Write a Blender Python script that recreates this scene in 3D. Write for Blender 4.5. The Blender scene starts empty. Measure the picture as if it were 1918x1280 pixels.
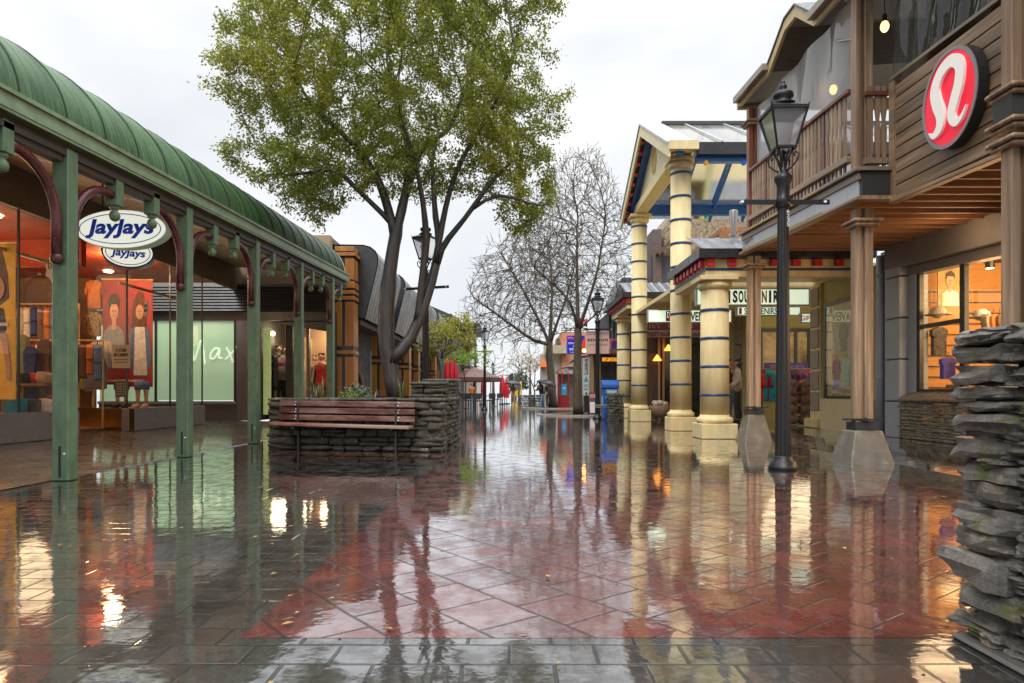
import bpy, bmesh, math, random
import numpy as np
from mathutils import Vector, Matrix, noise
R = math.radians
random.seed(7)
sc = bpy.context.scene
col = sc.collection
F, CX, HY, H = 1279.0, 959.0, 737.0, 0.9      # focal length, centre and horizon of the photograph (pixels), eye height (m)
def X_(px, Y): return (px - CX) / F * Y
def Z_(py, Y): return H + (HY - py) / F * Y
def P(px, py, Y): return Vector((X_(px, Y), Y, Z_(py, Y)))
def YX(px, X): return X * F / (px - CX)
V = Vector
UX, UY, UZ = V((1, 0, 0)), V((0, 1, 0)), V((0, 0, 1))

# ------------------------------------------------------------------ materials
def nodes(name):
    m = bpy.data.materials.new(name); m.use_nodes = True
    nt = m.node_tree; nt.nodes.clear()
    out = nt.nodes.new('ShaderNodeOutputMaterial')
    return m, nt, out
def N(nt, t, **kw):
    n = nt.nodes.new(t)
    for k, v in kw.items():
        if k.startswith('i_'): n.inputs[k[2:].replace('_', ' ')].default_value = v
        else: setattr(n, k, v)
    return n
def L(nt, a, b): nt.links.new(a, b)
def c4(c, k=1.0): return (min(c[0]*k, 1), min(c[1]*k, 1), min(c[2]*k, 1), 1)
def coords(nt, scale=(1, 1, 1), rot=(0, 0, 0)):
    tc = N(nt, 'ShaderNodeTexCoord'); mp = N(nt, 'ShaderNodeMapping')
    mp.inputs['Scale'].default_value = scale; mp.inputs['Rotation'].default_value = rot
    L(nt, tc.outputs['Object'], mp.inputs['Vector'])
    return mp.outputs['Vector']
def noise_fac(nt, vec, scale, detail=6, rough=.6, lo=.3, hi=.7):
    n = N(nt, 'ShaderNodeTexNoise'); n.inputs['Scale'].default_value = scale
    n.inputs['Detail'].default_value = detail; n.inputs['Roughness'].default_value = rough
    L(nt, vec, n.inputs['Vector'])
    r = N(nt, 'ShaderNodeMapRange'); r.inputs['From Min'].default_value = lo; r.inputs['From Max'].default_value = hi
    L(nt, n.outputs['Fac'], r.inputs['Value'])
    return r.outputs['Result']
def mixc(nt, fac, a, b, mode='MIX'):
    m = N(nt, 'ShaderNodeMix', data_type='RGBA', blend_type=mode)
    if isinstance(fac, (int, float)): m.inputs[0].default_value = fac
    else: L(nt, fac, m.inputs[0])
    for i, x in ((6, a), (7, b)):
        if isinstance(x, tuple): m.inputs[i].default_value = x
        else: L(nt, x, m.inputs[i])
    return m.outputs[2]
def M(name, c, rough=.5, metal=0, var=.25, scale=6, bump=.15, bscale=40, stretch=(1, 1, 1), c2=None, c2lo=.5, c2hi=.7,
      c2scale=3, c2stretch=(1, 1, 1), emis=0, coat=0, spec=.5, trans=0, sheen=0):
    m, nt, out = nodes(name)
    b = N(nt, 'ShaderNodeBsdfPrincipled'); L(nt, b.outputs[0], out.inputs[0])
    v = coords(nt, stretch)
    f = noise_fac(nt, v, scale)
    base = mixc(nt, f, c4(c, 1-var), c4(c, 1+var))
    if c2 is not None:
        f2 = noise_fac(nt, coords(nt, c2stretch), c2scale, 8, .65, c2lo, c2hi)
        base = mixc(nt, f2, base, c4(c2))
    L(nt, base, b.inputs['Base Color'])
    rr = N(nt, 'ShaderNodeMapRange'); L(nt, noise_fac(nt, v, scale*2.3), rr.inputs['Value'])
    rr.inputs['To Min'].default_value = max(.02, rough*.75); rr.inputs['To Max'].default_value = min(1, rough*1.3)
    L(nt, rr.outputs[0], b.inputs['Roughness'])
    b.inputs['Metallic'].default_value = metal
    b.inputs['Specular IOR Level'].default_value = spec
    b.inputs['Coat Weight'].default_value = coat; b.inputs['Coat Roughness'].default_value = .08
    b.inputs['Sheen Weight'].default_value = sheen
    if emis:
        L(nt, base, b.inputs['Emission Color']); b.inputs['Emission Strength'].default_value = emis
    if bump:
        bp = N(nt, 'ShaderNodeBump'); bp.inputs['Strength'].default_value = bump; bp.inputs['Distance'].default_value = .01
        L(nt, noise_fac(nt, v, bscale, 5, .6, 0, 1), bp.inputs['Height']); L(nt, bp.outputs[0], b.inputs['Normal'])
    return m
def wood(name, c, c2=None, axis='z', rough=.45, scale=1.0, var=.35, bump=.3, stain=None):
    s = {'x': (1.2, 22, 22), 'y': (22, 1.2, 22), 'z': (22, 22, 1.2)}[axis]
    s = tuple(k*scale for k in s)
    m, nt, out = nodes(name)
    b = N(nt, 'ShaderNodeBsdfPrincipled'); L(nt, b.outputs[0], out.inputs[0])
    v = coords(nt, s)
    f = noise_fac(nt, v, 1.0, 8, .65)
    base = mixc(nt, f, c4(c, 1-var), c4(c2 or c, 1 if c2 else 1+var))
    if stain:
        st = noise_fac(nt, coords(nt, tuple(k*.12 for k in s)), 1.5, 6, .6, .45, .62)
        base = mixc(nt, st, base, c4(stain))
    L(nt, base, b.inputs['Base Color']); b.inputs['Roughness'].default_value = rough
    bp = N(nt, 'ShaderNodeBump'); bp.inputs['Strength'].default_value = bump; bp.inputs['Distance'].default_value = .006
    L(nt, f, bp.inputs['Height']); L(nt, bp.outputs[0], b.inputs['Normal'])
    return m
def glass(name, tint=(.9, .95, .93), rough=.02, gloss=1.0, ior=1.5, wave=.0, dirt=0.0):
    m, nt, out = nodes(name)
    tr = N(nt, 'ShaderNodeBsdfTransparent'); tr.inputs[0].default_value = c4(tint)
    gl = N(nt, 'ShaderNodeBsdfGlossy'); gl.inputs['Roughness'].default_value = rough
    fr = N(nt, 'ShaderNodeFresnel'); fr.inputs['IOR'].default_value = ior
    mx = N(nt, 'ShaderNodeMixShader')
    k = N(nt, 'ShaderNodeMath', operation='MULTIPLY'); k.inputs[1].default_value = gloss
    L(nt, fr.outputs[0], k.inputs[0]); L(nt, k.outputs[0], mx.inputs[0])
    a = tr.outputs[0]
    if dirt:
        df = N(nt, 'ShaderNodeBsdfTranslucent'); df.inputs[0].default_value = (.8, .82, .85, 1)
        d2 = N(nt, 'ShaderNodeBsdfDiffuse'); d2.inputs[0].default_value = (.7, .72, .75, 1)
        ad = N(nt, 'ShaderNodeMixShader'); ad.inputs[0].default_value = .35
        L(nt, df.outputs[0], ad.inputs[1]); L(nt, d2.outputs[0], ad.inputs[2])
        mm = N(nt, 'ShaderNodeMixShader'); mm.inputs[0].default_value = dirt
        L(nt, tr.outputs[0], mm.inputs[1]); L(nt, ad.outputs[0], mm.inputs[2]); a = mm.outputs[0]
    L(nt, a, mx.inputs[1]); L(nt, gl.outputs[0], mx.inputs[2])
    if wave:
        bp = N(nt, 'ShaderNodeBump'); bp.inputs['Strength'].default_value = wave; bp.inputs['Distance'].default_value = .05
        L(nt, noise_fac(nt, coords(nt, (1, 1, .5)), 2.2, 2, .5, 0, 1), bp.inputs['Height'])
        L(nt, bp.outputs[0], gl.inputs['Normal']); L(nt, bp.outputs[0], fr.inputs['Normal'])
    L(nt, mx.outputs[0], out.inputs[0])
    return m
def flat(name, c, rough=.5, emis=0):
    m, nt, out = nodes(name)
    b = N(nt, 'ShaderNodeBsdfPrincipled'); L(nt, b.outputs[0], out.inputs[0])
    b.inputs['Base Color'].default_value = c4(c); b.inputs['Roughness'].default_value = rough
    if emis:
        b.inputs['Emission Color'].default_value = c4(c); b.inputs['Emission Strength'].default_value = emis
    return m

# ------------------------------------------------------------------ mesh builder
def wloc(o):
    p = V((0, 0, 0))
    while o is not None: p = p + o.location; o = o.parent
    return p
class MB:
    def __init__(s): s.v = []; s.f = []
    def add(s, vs, fs):
        n = len(s.v); s.v += [tuple(v) for v in vs]; s.f += [tuple(i+n for i in f) for f in fs]; return s
    def box(s, x0, x1, y0, y1, z0, z1):
        vs = [(x, y, z) for z in (z0, z1) for y in (y0, y1) for x in (x0, x1)]
        return s.add(vs, [(0, 2, 3, 1), (4, 5, 7, 6), (0, 1, 5, 4), (2, 6, 7, 3), (0, 4, 6, 2), (1, 3, 7, 5)])
    def obox(s, c, ax, ay, az, sx, sy, sz):
        c = V(c); vs = [c + ax*(i*sx/2) + ay*(j*sy/2) + az*(k*sz/2) for k in (-1, 1) for j in (-1, 1) for i in (-1, 1)]
        return s.add(vs, [(0, 2, 3, 1), (4, 5, 7, 6), (0, 1, 5, 4), (2, 6, 7, 3), (0, 4, 6, 2), (1, 3, 7, 5)])
    def beam(s, a, b, w, h, up=UZ):
        a, b = V(a), V(b); d = (b-a).normalized(); side = d.cross(up)
        if side.length < 1e-4: side = d.cross(UX)
        side.normalize(); u = side.cross(d).normalized()
        return s.obox((a+b)/2, side, d, u, w, (b-a).length, h)
    def quad(s, a, b, c, d): return s.add([a, b, c, d], [(0, 1, 2, 3)])
    def tube(s, pts, rads, n=8, cap=True):
        pts = [V(p) for p in pts]
        if isinstance(rads, (int, float)): rads = [rads]*len(pts)
        vs = []; prev = None
        for i, p in enumerate(pts):
            d = (pts[min(i+1, len(pts)-1)] - pts[max(i-1, 0)])
            d = d.normalized() if d.length > 1e-9 else V((0, 0, 1))
            if prev is None:
                a = d.cross(V((.3, .2, 1)) if abs(d.z) < .9 else UX).normalized()
            else:
                a = prev - d*prev.dot(d)
                a = a.normalized() if a.length > 1e-6 else d.cross(UX).normalized()
            prev = a; b = d.cross(a)
            for k in range(n):
                t = 2*math.pi*k/n; vs.append(p + (a*math.cos(t) + b*math.sin(t))*rads[i])
        fs = [(i*n+k, i*n+(k+1) % n, (i+1)*n+(k+1) % n, (i+1)*n+k) for i in range(len(pts)-1) for k in range(n)]
        if cap: fs += [tuple(range(n-1, -1, -1)), tuple(range((len(pts)-1)*n, len(pts)*n))]
        return s.add(vs, fs)
    def lathe(s, prof, c=(0, 0, 0), n=20, rot=0, cap=True):
        c = V(c); vs = []
        for r, z in prof:
            for k in range(n):
                t = 2*math.pi*k/n + rot; vs.append((c.x + r*math.cos(t), c.y + r*math.sin(t), c.z + z))
        fs = [(i*n+k, i*n+(k+1) % n, (i+1)*n+(k+1) % n, (i+1)*n+k) for i in range(len(prof)-1) for k in range(n)]
        if cap: fs += [tuple(range(n-1, -1, -1)), tuple(range((len(prof)-1)*n, len(prof)*n))]
        return s.add(vs, fs)
    def prism(s, pts, vec):
        n = len(pts); vec = V(vec); vs = [V(p) for p in pts] + [V(p)+vec for p in pts]
        fs = [tuple(range(n)), tuple(range(2*n-1, n-1, -1))] + [(i, (i+1) % n, n+(i+1) % n, n+i) for i in range(n)]
        return s.add(vs, fs)
    def ball(s, c, r, n=10, m=6, sq=(1, 1, 1)):
        c = V(c); vs = [(c.x, c.y, c.z - r*sq[2])]
        for i in range(1, m):
            ph = -math.pi/2 + math.pi*i/m
            for k in range(n):
                t = 2*math.pi*k/n
                vs.append((c.x + r*sq[0]*math.cos(ph)*math.cos(t), c.y + r*sq[1]*math.cos(ph)*math.sin(t), c.z + r*sq[2]*math.sin(ph)))
        vs.append((c.x, c.y, c.z + r*sq[2])); top = len(vs)-1
        fs = [(0, 1+(k+1) % n, 1+k) for k in range(n)]
        for i in range(m-2):
            for k in range(n):
                a = 1+i*n; fs.append((a+k, a+(k+1) % n, a+n+(k+1) % n, a+n+k))
        a = 1+(m-2)*n; fs += [(a+k, a+(k+1) % n, top) for k in range(n)]
        return s.add(vs, fs)
    def sheet(s, rows):      # grid of points (list of rows)
        n = len(rows[0]); vs = [p for r in rows for p in r]
        fs = [(i*n+k, i*n+k+1, (i+1)*n+k+1, (i+1)*n+k) for i in range(len(rows)-1) for k in range(n-1)]
        return s.add(vs, fs)
    def build(s, name, mat, parent=None, smooth=False, bevel=0, loc=None, recalc=True, solid=0, seg=1):
        me = bpy.data.meshes.new(name)
        if parent is not None: off = wloc(parent)
        elif loc is not None: off = V(loc)
        else:
            a = np.array(s.v); off = V(((a[:, 0].min()+a[:, 0].max())/2, (a[:, 1].min()+a[:, 1].max())/2, a[:, 2].min()))
        vs = [(v[0]-off.x, v[1]-off.y, v[2]-off.z) for v in s.v]
        me.from_pydata(vs, [], s.f)
        if recalc:
            bm = bmesh.new(); bm.from_mesh(me); bmesh.ops.recalc_face_normals(bm, faces=bm.faces); bm.to_mesh(me); bm.free()
        if smooth: me.polygons.foreach_set('use_smooth', [True]*len(me.polygons))
        me.materials.append(mat)
        o = bpy.data.objects.new(name, me); col.objects.link(o)
        if parent is not None: o.parent = parent
        else: o.location = off
        if solid:
            md = o.modifiers.new('solid', 'SOLIDIFY'); md.thickness = solid; md.offset = 0
        if bevel:
            md = o.modifiers.new('bevel', 'BEVEL'); md.width = bevel; md.segments = seg; md.limit_method = 'ANGLE'; md.angle_limit = R(40)
        return o
def tag(o, label, cat, group=None, kind=None):
    if label: o['label'] = label
    if cat: o['category'] = cat
    if group: o['group'] = group
    if kind: o['kind'] = kind
    return o
def thing(name, loc, label, cat, group=None, rz=0):
    o = bpy.data.objects.new(name, None); col.objects.link(o); o.location = loc; o.rotation_euler = (0, 0, rz)
    o.empty_display_size = .2
    return tag(o, label, cat, group)
def struct(o): o['kind'] = 'structure'; return o
def copy_tree(o, loc=None, rz=None, label=None, parent=None, scale=None):
    c = o.copy(); col.objects.link(c)
    if parent is not None: c.parent = parent
    if loc is not None: c.location = loc
    if rz is not None: c.rotation_euler = (0, 0, rz)
    if scale is not None: c.scale = (scale,)*3 if isinstance(scale, (int, float)) else scale
    if label: c['label'] = label
    for ch in list(o.children): copy_tree(ch, parent=c)
    return c
def text(body, origin, right, up, height, mat, parent=None, name='lettering', width=None, bold=0.0, shear=0.0, ext=.004, spacing=1.0, align='CENTER', off=0.006):
    cu = bpy.data.curves.new('t', 'FONT'); cu.body = body; cu.size = 1; cu.offset = bold; cu.shear = shear
    cu.extrude = 0; cu.space_character = spacing; cu.align_x = 'LEFT'; cu.resolution_u = 3
    ob = bpy.data.objects.new('t', cu); me = bpy.data.meshes.new_from_object(ob)
    bpy.data.objects.remove(ob); bpy.data.curves.remove(cu)
    a = np.array([v.co[:] for v in me.vertices]); x0, x1 = a[:, 0].min(), a[:, 0].max(); y0, y1 = a[:, 1].min(), a[:, 1].max()
    ks = height/(y1-y0); kx = width/(x1-x0) if width else ks
    right = V(right).normalized(); up = V(up).normalized(); nrm = right.cross(up)
    po = wloc(parent) if parent is not None else V((0, 0, 0)); o0 = V(origin)
    shift = {'CENTER': (x0+x1)/2, 'LEFT': x0}[align]; ym = (y0+y1)/2
    for v in me.vertices:
        v.co = o0 + right*((v.co.x-shift)*kx) + up*((v.co.y-ym)*ks) + nrm*off - po
    me.name = name; me.materials.clear(); me.materials.append(mat)
    o = bpy.data.objects.new(name, me); col.objects.link(o)
    if parent is not None: o.parent = parent
    md = o.modifiers.new('solid', 'SOLIDIFY'); md.thickness = ext
    return o
def oval(c, right, up, rx, ry, n=48):
    c, right, up = V(c), V(right), V(up)
    return [c + right*(rx*math.cos(2*math.pi*k/n)) + up*(ry*math.sin(2*math.pi*k/n)) for k in range(n)]
def ring(mb, c, right, up, rx, ry, w, nrm, t=.006, n=48):
    a = oval(c, right, up, rx, ry, n); b = oval(c, right, up, rx-w, ry-w, n); nrm = V(nrm)
    for k in range(n):
        j = (k+1) % n; mb.prism([a[k], a[j], b[j], b[k]], nrm*t)
def light(name, loc, power, color=(1, .72, .42), r=.12):
    l = bpy.data.lights.new(name, 'POINT'); l.energy = power; l.color = color; l.shadow_soft_size = r*4.5
    o = bpy.data.objects.new(name, l); col.objects.link(o); o.location = loc; return o

# ------------------------------------------------------------------ camera, sky, sun
cam = bpy.data.cameras.new('camera'); co = bpy.data.objects.new('camera', cam); col.objects.link(co); sc.camera = co
cam.sensor_width = 36; cam.lens = 36*F/1918; cam.shift_y = (HY-640)/1918; cam.clip_end = 3000; cam.clip_start = .05
co.location = (0, 0, H); co.rotation_euler = (R(90), 0, 0)
SUN_EL, SUN_AZ = R(50), R(200)
w = bpy.data.worlds.new('World'); sc.world = w; w.use_nodes = True; nt = w.node_tree; nt.nodes.clear()
wo = N(nt, 'ShaderNodeOutputWorld'); bg = N(nt, 'ShaderNodeBackground'); L(nt, bg.outputs[0], wo.inputs[0])
sky = N(nt, 'ShaderNodeTexSky'); sky.sky_type = 'NISHITA'; sky.sun_disc = False; sky.sun_elevation = SUN_EL; sky.sun_rotation = SUN_AZ
sky.air_density = 1.0; sky.dust_density = 4
skd = N(nt, 'ShaderNodeMix', data_type='RGBA', blend_type='MULTIPLY'); skd.inputs[0].default_value = 1
L(nt, sky.outputs[0], skd.inputs[6]); skd.inputs[7].default_value = (.09, .09, .09, 1)
tc = N(nt, 'ShaderNodeTexCoord'); sx = N(nt, 'ShaderNodeSeparateXYZ'); L(nt, tc.outputs['Generated'], sx.inputs[0])
up_ = N(nt, 'ShaderNodeMapRange'); L(nt, sx.outputs['Z'], up_.inputs['Value'])
up_.inputs['From Min'].default_value = .46; up_.inputs['From Max'].default_value = 1.0
up_.inputs['To Min'].default_value = .77; up_.inputs['To Max'].default_value = 3.0
mpn = N(nt, 'ShaderNodeMapping'); mpn.inputs['Scale'].default_value = (1, 1, 1.8); L(nt, tc.outputs['Generated'], mpn.inputs[0])
cl = noise_fac(nt, mpn.outputs[0], 2.6, 5, .52, .33, .68)
cc = mixc(nt, cl, (.84, .89, .94, 1), (1.14, 1.14, 1.14, 1))
cm = N(nt, 'ShaderNodeMix', data_type='RGBA', blend_type='MULTIPLY'); cm.inputs[0].default_value = 1
L(nt, cc, cm.inputs[6]); L(nt, up_.outputs[0], cm.inputs[7])
fin = mixc(nt, .93, skd.outputs[2], cm.outputs[2]); L(nt, fin, bg.inputs[0]); bg.inputs[1].default_value = 1.0
sl = bpy.data.lights.new('sun', 'SUN'); sl.energy = 1.5; sl.angle = R(25); sl.color = (1, .97, .92)
so = bpy.data.objects.new('sun', sl); col.objects.link(so); so.location = (0, 0, 30)
sd = V((math.sin(SUN_AZ)*math.cos(SUN_EL), math.cos(SUN_AZ)*math.cos(SUN_EL), math.sin(SUN_EL)))
so.rotation_euler = sd.to_track_quat('Z', 'Y').to_euler()
sc.view_settings.view_transform = 'Standard'; sc.view_settings.look = 'None'; sc.view_settings.exposure = .38; sc.view_settings.gamma = 1
sc.cycles.use_denoising = True; sc.cycles.max_bounces = 8; sc.cycles.diffuse_bounces = 3; sc.cycles.glossy_bounces = 4
sc.cycles.transparent_max_bounces = 24; sc.cycles.transmission_bounces = 4; sc.cycles.sample_clamp_indirect = 4; sc.cycles.caustics_reflective = False; sc.cycles.caustics_refractive = False
# ------------------------------------------------------------------ ground
def wet_paving(name, ca, cb, joint, bw, bh, rot=0.0, offset=.5, rough=(.3, .6), rip=.075, jointw=.008, shallow=.8, coat=1.0):
    m, nt, out = nodes(name)
    b = N(nt, 'ShaderNodeBsdfPrincipled')
    tc = N(nt, 'ShaderNodeTexCoord')
    mp = N(nt, 'ShaderNodeMapping'); mp.inputs['Rotation'].default_value = (0, 0, rot); L(nt, tc.outputs['Object'], mp.inputs[0])
    # slightly uneven joints
    wob = N(nt, 'ShaderNodeTexNoise'); wob.inputs['Scale'].default_value = 3.0; L(nt, mp.outputs[0], wob.inputs['Vector'])
    ws = N(nt, 'ShaderNodeVectorMath', operation='MULTIPLY_ADD'); L(nt, wob.outputs['Color'], ws.inputs[0])
    ws.inputs[1].default_value = (.02, .02, 0); L(nt, mp.outputs[0], ws.inputs[2])
    br = N(nt, 'ShaderNodeTexBrick'); L(nt, ws.outputs[0], br.inputs['Vector'])
    br.offset = offset; br.inputs['Scale'].default_value = 1.0; br.inputs['Mortar Size'].default_value = jointw
    br.inputs['Mortar Smooth'].default_value = .35; br.inputs['Brick Width'].default_value = bw; br.inputs['Row Height'].default_value = bh
    br.inputs['Color1'].default_value = c4(ca); br.inputs['Color2'].default_value = c4(cb); br.inputs['Mortar'].default_value = c4(joint)
    br.inputs['Bias'].default_value = 0
    o = tc.outputs['Object']
    fine = noise_fac(nt, o, 30, 8, .7, .25, .75)
    base = mixc(nt, .6, br.outputs['Color'], mixc(nt, fine, (.2, .2, .2, 1), (1.7, 1.7, 1.7, 1)), 'MULTIPLY')
    base = mixc(nt, .6, base, mixc(nt, noise_fac(nt, o, 1.7, 6, .65, .3, .7), (.5, .5, .5, 1), (1.4, 1.4, 1.4, 1)), 'MULTIPLY')
    big = noise_fac(nt, o, .9, 5, .55, .38, .62)        # where water stands
    base = mixc(nt, big, base, mixc(nt, 1.0, base, (.75, .75, .75, 1), 'MULTIPLY'))
    L(nt, base, b.inputs['Base Color'])
    rg = N(nt, 'ShaderNodeMapRange'); L(nt, noise_fac(nt, o, 2.2, 6, .6, .35, .7), rg.inputs['Value'])
    rg.inputs['To Min'].default_value = rough[0]; rg.inputs['To Max'].default_value = rough[1]
    L(nt, rg.outputs[0], b.inputs['Roughness']); b.inputs['Specular IOR Level'].default_value = .3
    b.inputs['IOR'].default_value = 1.5
    cwm = N(nt, 'ShaderNodeMapRange'); L(nt, noise_fac(nt, o, 5.0, 7, .68, .40, .58), cwm.inputs['Value']); cwm.inputs['To Min'].default_value = coat*.52; cwm.inputs['To Max'].default_value = coat; jk = N(nt, 'ShaderNodeMath', operation='MULTIPLY_ADD'); L(nt, br.outputs['Fac'], jk.inputs[0]); jk.inputs[1].default_value = -.6; jk.inputs[2].default_value = 1; jm = N(nt, 'ShaderNodeMath', operation='MULTIPLY'); L(nt, jk.outputs[0], jm.inputs[0]); L(nt, cwm.outputs[0], jm.inputs[1]); film = N(nt, 'ShaderNodeBsdfGlossy'); film.inputs['Color'].default_value = (.97, .98, 1, 1); fr_ = N(nt, 'ShaderNodeFresnel'); fr_.inputs['IOR'].default_value = 1.33; fk = N(nt, 'ShaderNodeMath', operation='MULTIPLY_ADD'); L(nt, fr_.outputs[0], fk.inputs[0]); fk.inputs[1].default_value = 1.7; fk.inputs[2].default_value = .20; fm = N(nt, 'ShaderNodeMath', operation='MULTIPLY', use_clamp=True); L(nt, fk.outputs[0], fm.inputs[0]); L(nt, jm.outputs[0], fm.inputs[1]); fx_ = N(nt, 'ShaderNodeMixShader'); L(nt, fm.outputs[0], fx_.inputs[0]); L(nt, b.outputs[0], fx_.inputs[1]); L(nt, film.outputs[0], fx_.inputs[2]); L(nt, fx_.outputs[0], out.inputs[0]);
    cr = N(nt, 'ShaderNodeMapRange'); L(nt, big, cr.inputs['Value']); cr.inputs['To Min'].default_value = .03; cr.inputs['To Max'].default_value = .006
    L(nt, cr.outputs[0], film.inputs['Roughness'])
    # base relief: joints + grain ; water film: soft joints + ripples
    jn = N(nt, 'ShaderNodeMath', operation='MULTIPLY'); L(nt, br.outputs['Fac'], jn.inputs[0]); jn.inputs[1].default_value = -1
    ad = N(nt, 'ShaderNodeMath', operation='MULTIPLY_ADD'); L(nt, fine, ad.inputs[0]); ad.inputs[1].default_value = .35; L(nt, jn.outputs[0], ad.inputs[2])
    b1 = N(nt, 'ShaderNodeBump'); b1.inputs['Strength'].default_value = .5; b1.inputs['Distance'].default_value = .006
    L(nt, ad.outputs[0], b1.inputs['Height']); L(nt, b1.outputs[0], b.inputs['Normal'])
    rp = noise_fac(nt, o, 6.0, 3, .55, 0, 1); rp2 = noise_fac(nt, o, 34, 3, .6, 0, 1)
    a2 = N(nt, 'ShaderNodeMath', operation='MULTIPLY_ADD'); L(nt, rp2, a2.inputs[0]); a2.inputs[1].default_value = .08; L(nt, rp, a2.inputs[2])
    iv = N(nt, 'ShaderNodeMapRange'); L(nt, big, iv.inputs['Value']); iv.inputs['To Min'].default_value = shallow; iv.inputs['To Max'].default_value = shallow*.25
    j2 = N(nt, 'ShaderNodeMath', operation='MULTIPLY'); L(nt, jn.outputs[0], j2.inputs[0]); L(nt, iv.outputs[0], j2.inputs[1])
    a3 = N(nt, 'ShaderNodeMath', operation='MULTIPLY_ADD'); L(nt, fine, a3.inputs[0]); a3.inputs[1].default_value = .025; L(nt, j2.outputs[0], a3.inputs[2])
    a4 = N(nt, 'ShaderNodeMath', operation='ADD'); L(nt, a2.outputs[0], a4.inputs[0]); L(nt, a3.outputs[0], a4.inputs[1])
    b2 = N(nt, 'ShaderNodeBump'); b2.inputs['Strength'].default_value = rip; b2.inputs['Distance'].default_value = .02
    L(nt, a4.outputs[0], b2.inputs['Height']); L(nt, b2.outputs[0], film.inputs['Normal']); L(nt, b2.outputs[0], fr_.inputs['Normal'])
    return m
grey_pave = wet_paving('wet_grey_paving', (.028, .024, .021), (.050, .044, .039), (.012, .012, .012), .30, .175)
red_pave = wet_paving('wet_red_paving', (.092, .017, .0125), (.15, .027, .019), (.03, .012, .011), .30, .30, rot=R(52), offset=.5)
walk_pave = wet_paving('damp_brown_paving', (.16, .115, .08), (.21, .155, .11), (.06, .045, .035), .23, .115, rough=(.18, .45), rip=.07, coat=.45)
walk_grey = wet_paving('damp_grey_paving', (.055, .052, .05), (.08, .076, .07), (.02, .02, .02), .4, .4, rough=(.1, .35), coat=.6)

def sheet(name, x0, x1, y0, y1, z, m):
    return struct(MB().quad((x0, y0, z), (x1, y0, z), (x1, y1, z), (x0, y1, z)).build(name, m, loc=(0, 0, 0)))
sheet('street_paving', -60, 60, -20, 190, 0, grey_pave)
g = MB(); zr = .001
def rq(pts): g.add([(x, y, zr) for x, y in pts], [tuple(range(len(pts)))])
rq([(-1.0, 2.51), (1.63, 2.51), (4.05, 2.51), (4.05, 7.6), (-.96, 7.6)])
rq([(-.96, 7.6), (.55, 7.6), (.55, 10.6), (-.96, 10.2)])
rq([(-3.9, 9.5), (-.96, 9.3), (-.96, 10.2), (-3.9, 10.8)])
rq([(.7, 9.6), (4.05, 9.6), (4.05, 12.6), (.7, 12.6)])
rq([(1.2, 15), (3.9, 15), (3.9, 21), (1.2, 21)])
struct(g.build('red_paving', red_pave, loc=(0, 0, 0)))
# left footpath rises gently to the shop fronts, right footpath is one low step up
g = MB(); g.quad((-4.72, -6, .006), (-4.72, 19.4, .006), (-7.9, 19.4, .147), (-7.9, -6, .147)).quad((-7.9, -6, .147), (-7.9, 19.4, .147), (-14, 19.4, .147), (-14, -6, .147))
struct(g.build('left_footpath', walk_pave, loc=(0, 0, 0)))
g = MB(); g.quad((4.85, -6, .005), (5.6, -6, .1), (5.6, 60, .1), (4.85, 60, .005)).quad((5.6, -6, .1), (16, -6, .1), (16, 60, .1), (5.6, 60, .1))
struct(g.build('right_footpath', walk_grey, loc=(0, 0, 0)))
lake = M('lake_water', (.25, .3, .33), rough=.08, var=.1, bump=.1, bscale=1)
struct(MB().quad((-400, 190, -1.2), (400, 190, -1.2), (400, 1500, -1.2), (-400, 1500, -1.2)).build('lake_water', lake, loc=(0, 0, 0)))

# ------------------------------------------------------------------ dry-stack schist walls
def unit_stone(n):
    key = {}; vs = []; fs = []
    def vid(p):
        k = tuple(round(c, 5) for c in p)
        if k not in key: key[k] = len(vs); vs.append(p)
        return key[k]
    for ax in range(3):
        for sg in (-1, 1):
            for i in range(n[(ax+1) % 3]):
                for j in range(n[(ax+2) % 3]):
                    q = []
                    for a, b in ((0, 0), (1, 0), (1, 1), (0, 1)):
                        p = [0, 0, 0]; p[ax] = sg
                        p[(ax+1) % 3] = -1 + 2*(i+a)/n[(ax+1) % 3]; p[(ax+2) % 3] = -1 + 2*(j+b)/n[(ax+2) % 3]
                        q.append(vid(tuple(p)))
                    fs.append(tuple(q if sg > 0 else q[::-1]))
    return [V(v) for v in vs], fs
def add_stone(mb, tmpl, c, ax, ay, az, sx, sy, sz, rough, rnd, freq=6.0, pw=9.0, lam=0.0):
    lam = 1.3 if tmpl is T_HI else .5
    vs, fs = tmpl; out = []; sd = V((rnd.uniform(0, 90), rnd.uniform(0, 90), rnd.uniform(0, 90)))
    taper = rnd.uniform(-.22, .22); skew = rnd.uniform(-.08, .08)
    for v in vs:
        m = (abs(v.x)**pw + abs(v.y)**pw + abs(v.z)**pw)**(1/pw)
        p = v/m if m > 0 else v
        q = V((p.x*sx/2, p.y*sy/2, p.z*sz/2*(1 + taper*p.x) + skew*p.x*sz))
        d = noise.fractal(q*freq + sd, .9, 2.1, 4) + .7*noise.noise(V((q.x*freq*.7, q.y*freq*.7, q.z*freq*5)) + sd)
        d += lam*(math.floor(noise.noise(V((q.x*3, q.y*3, q.z*freq*6)) + sd)*3)/3)
        q += V((p.x*.9, p.y*.9, p.z*.45))*d*rough
        out.append(c + ax*q.x + ay*q.y + az*q.z)
    mb.add(out, fs)
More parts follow.
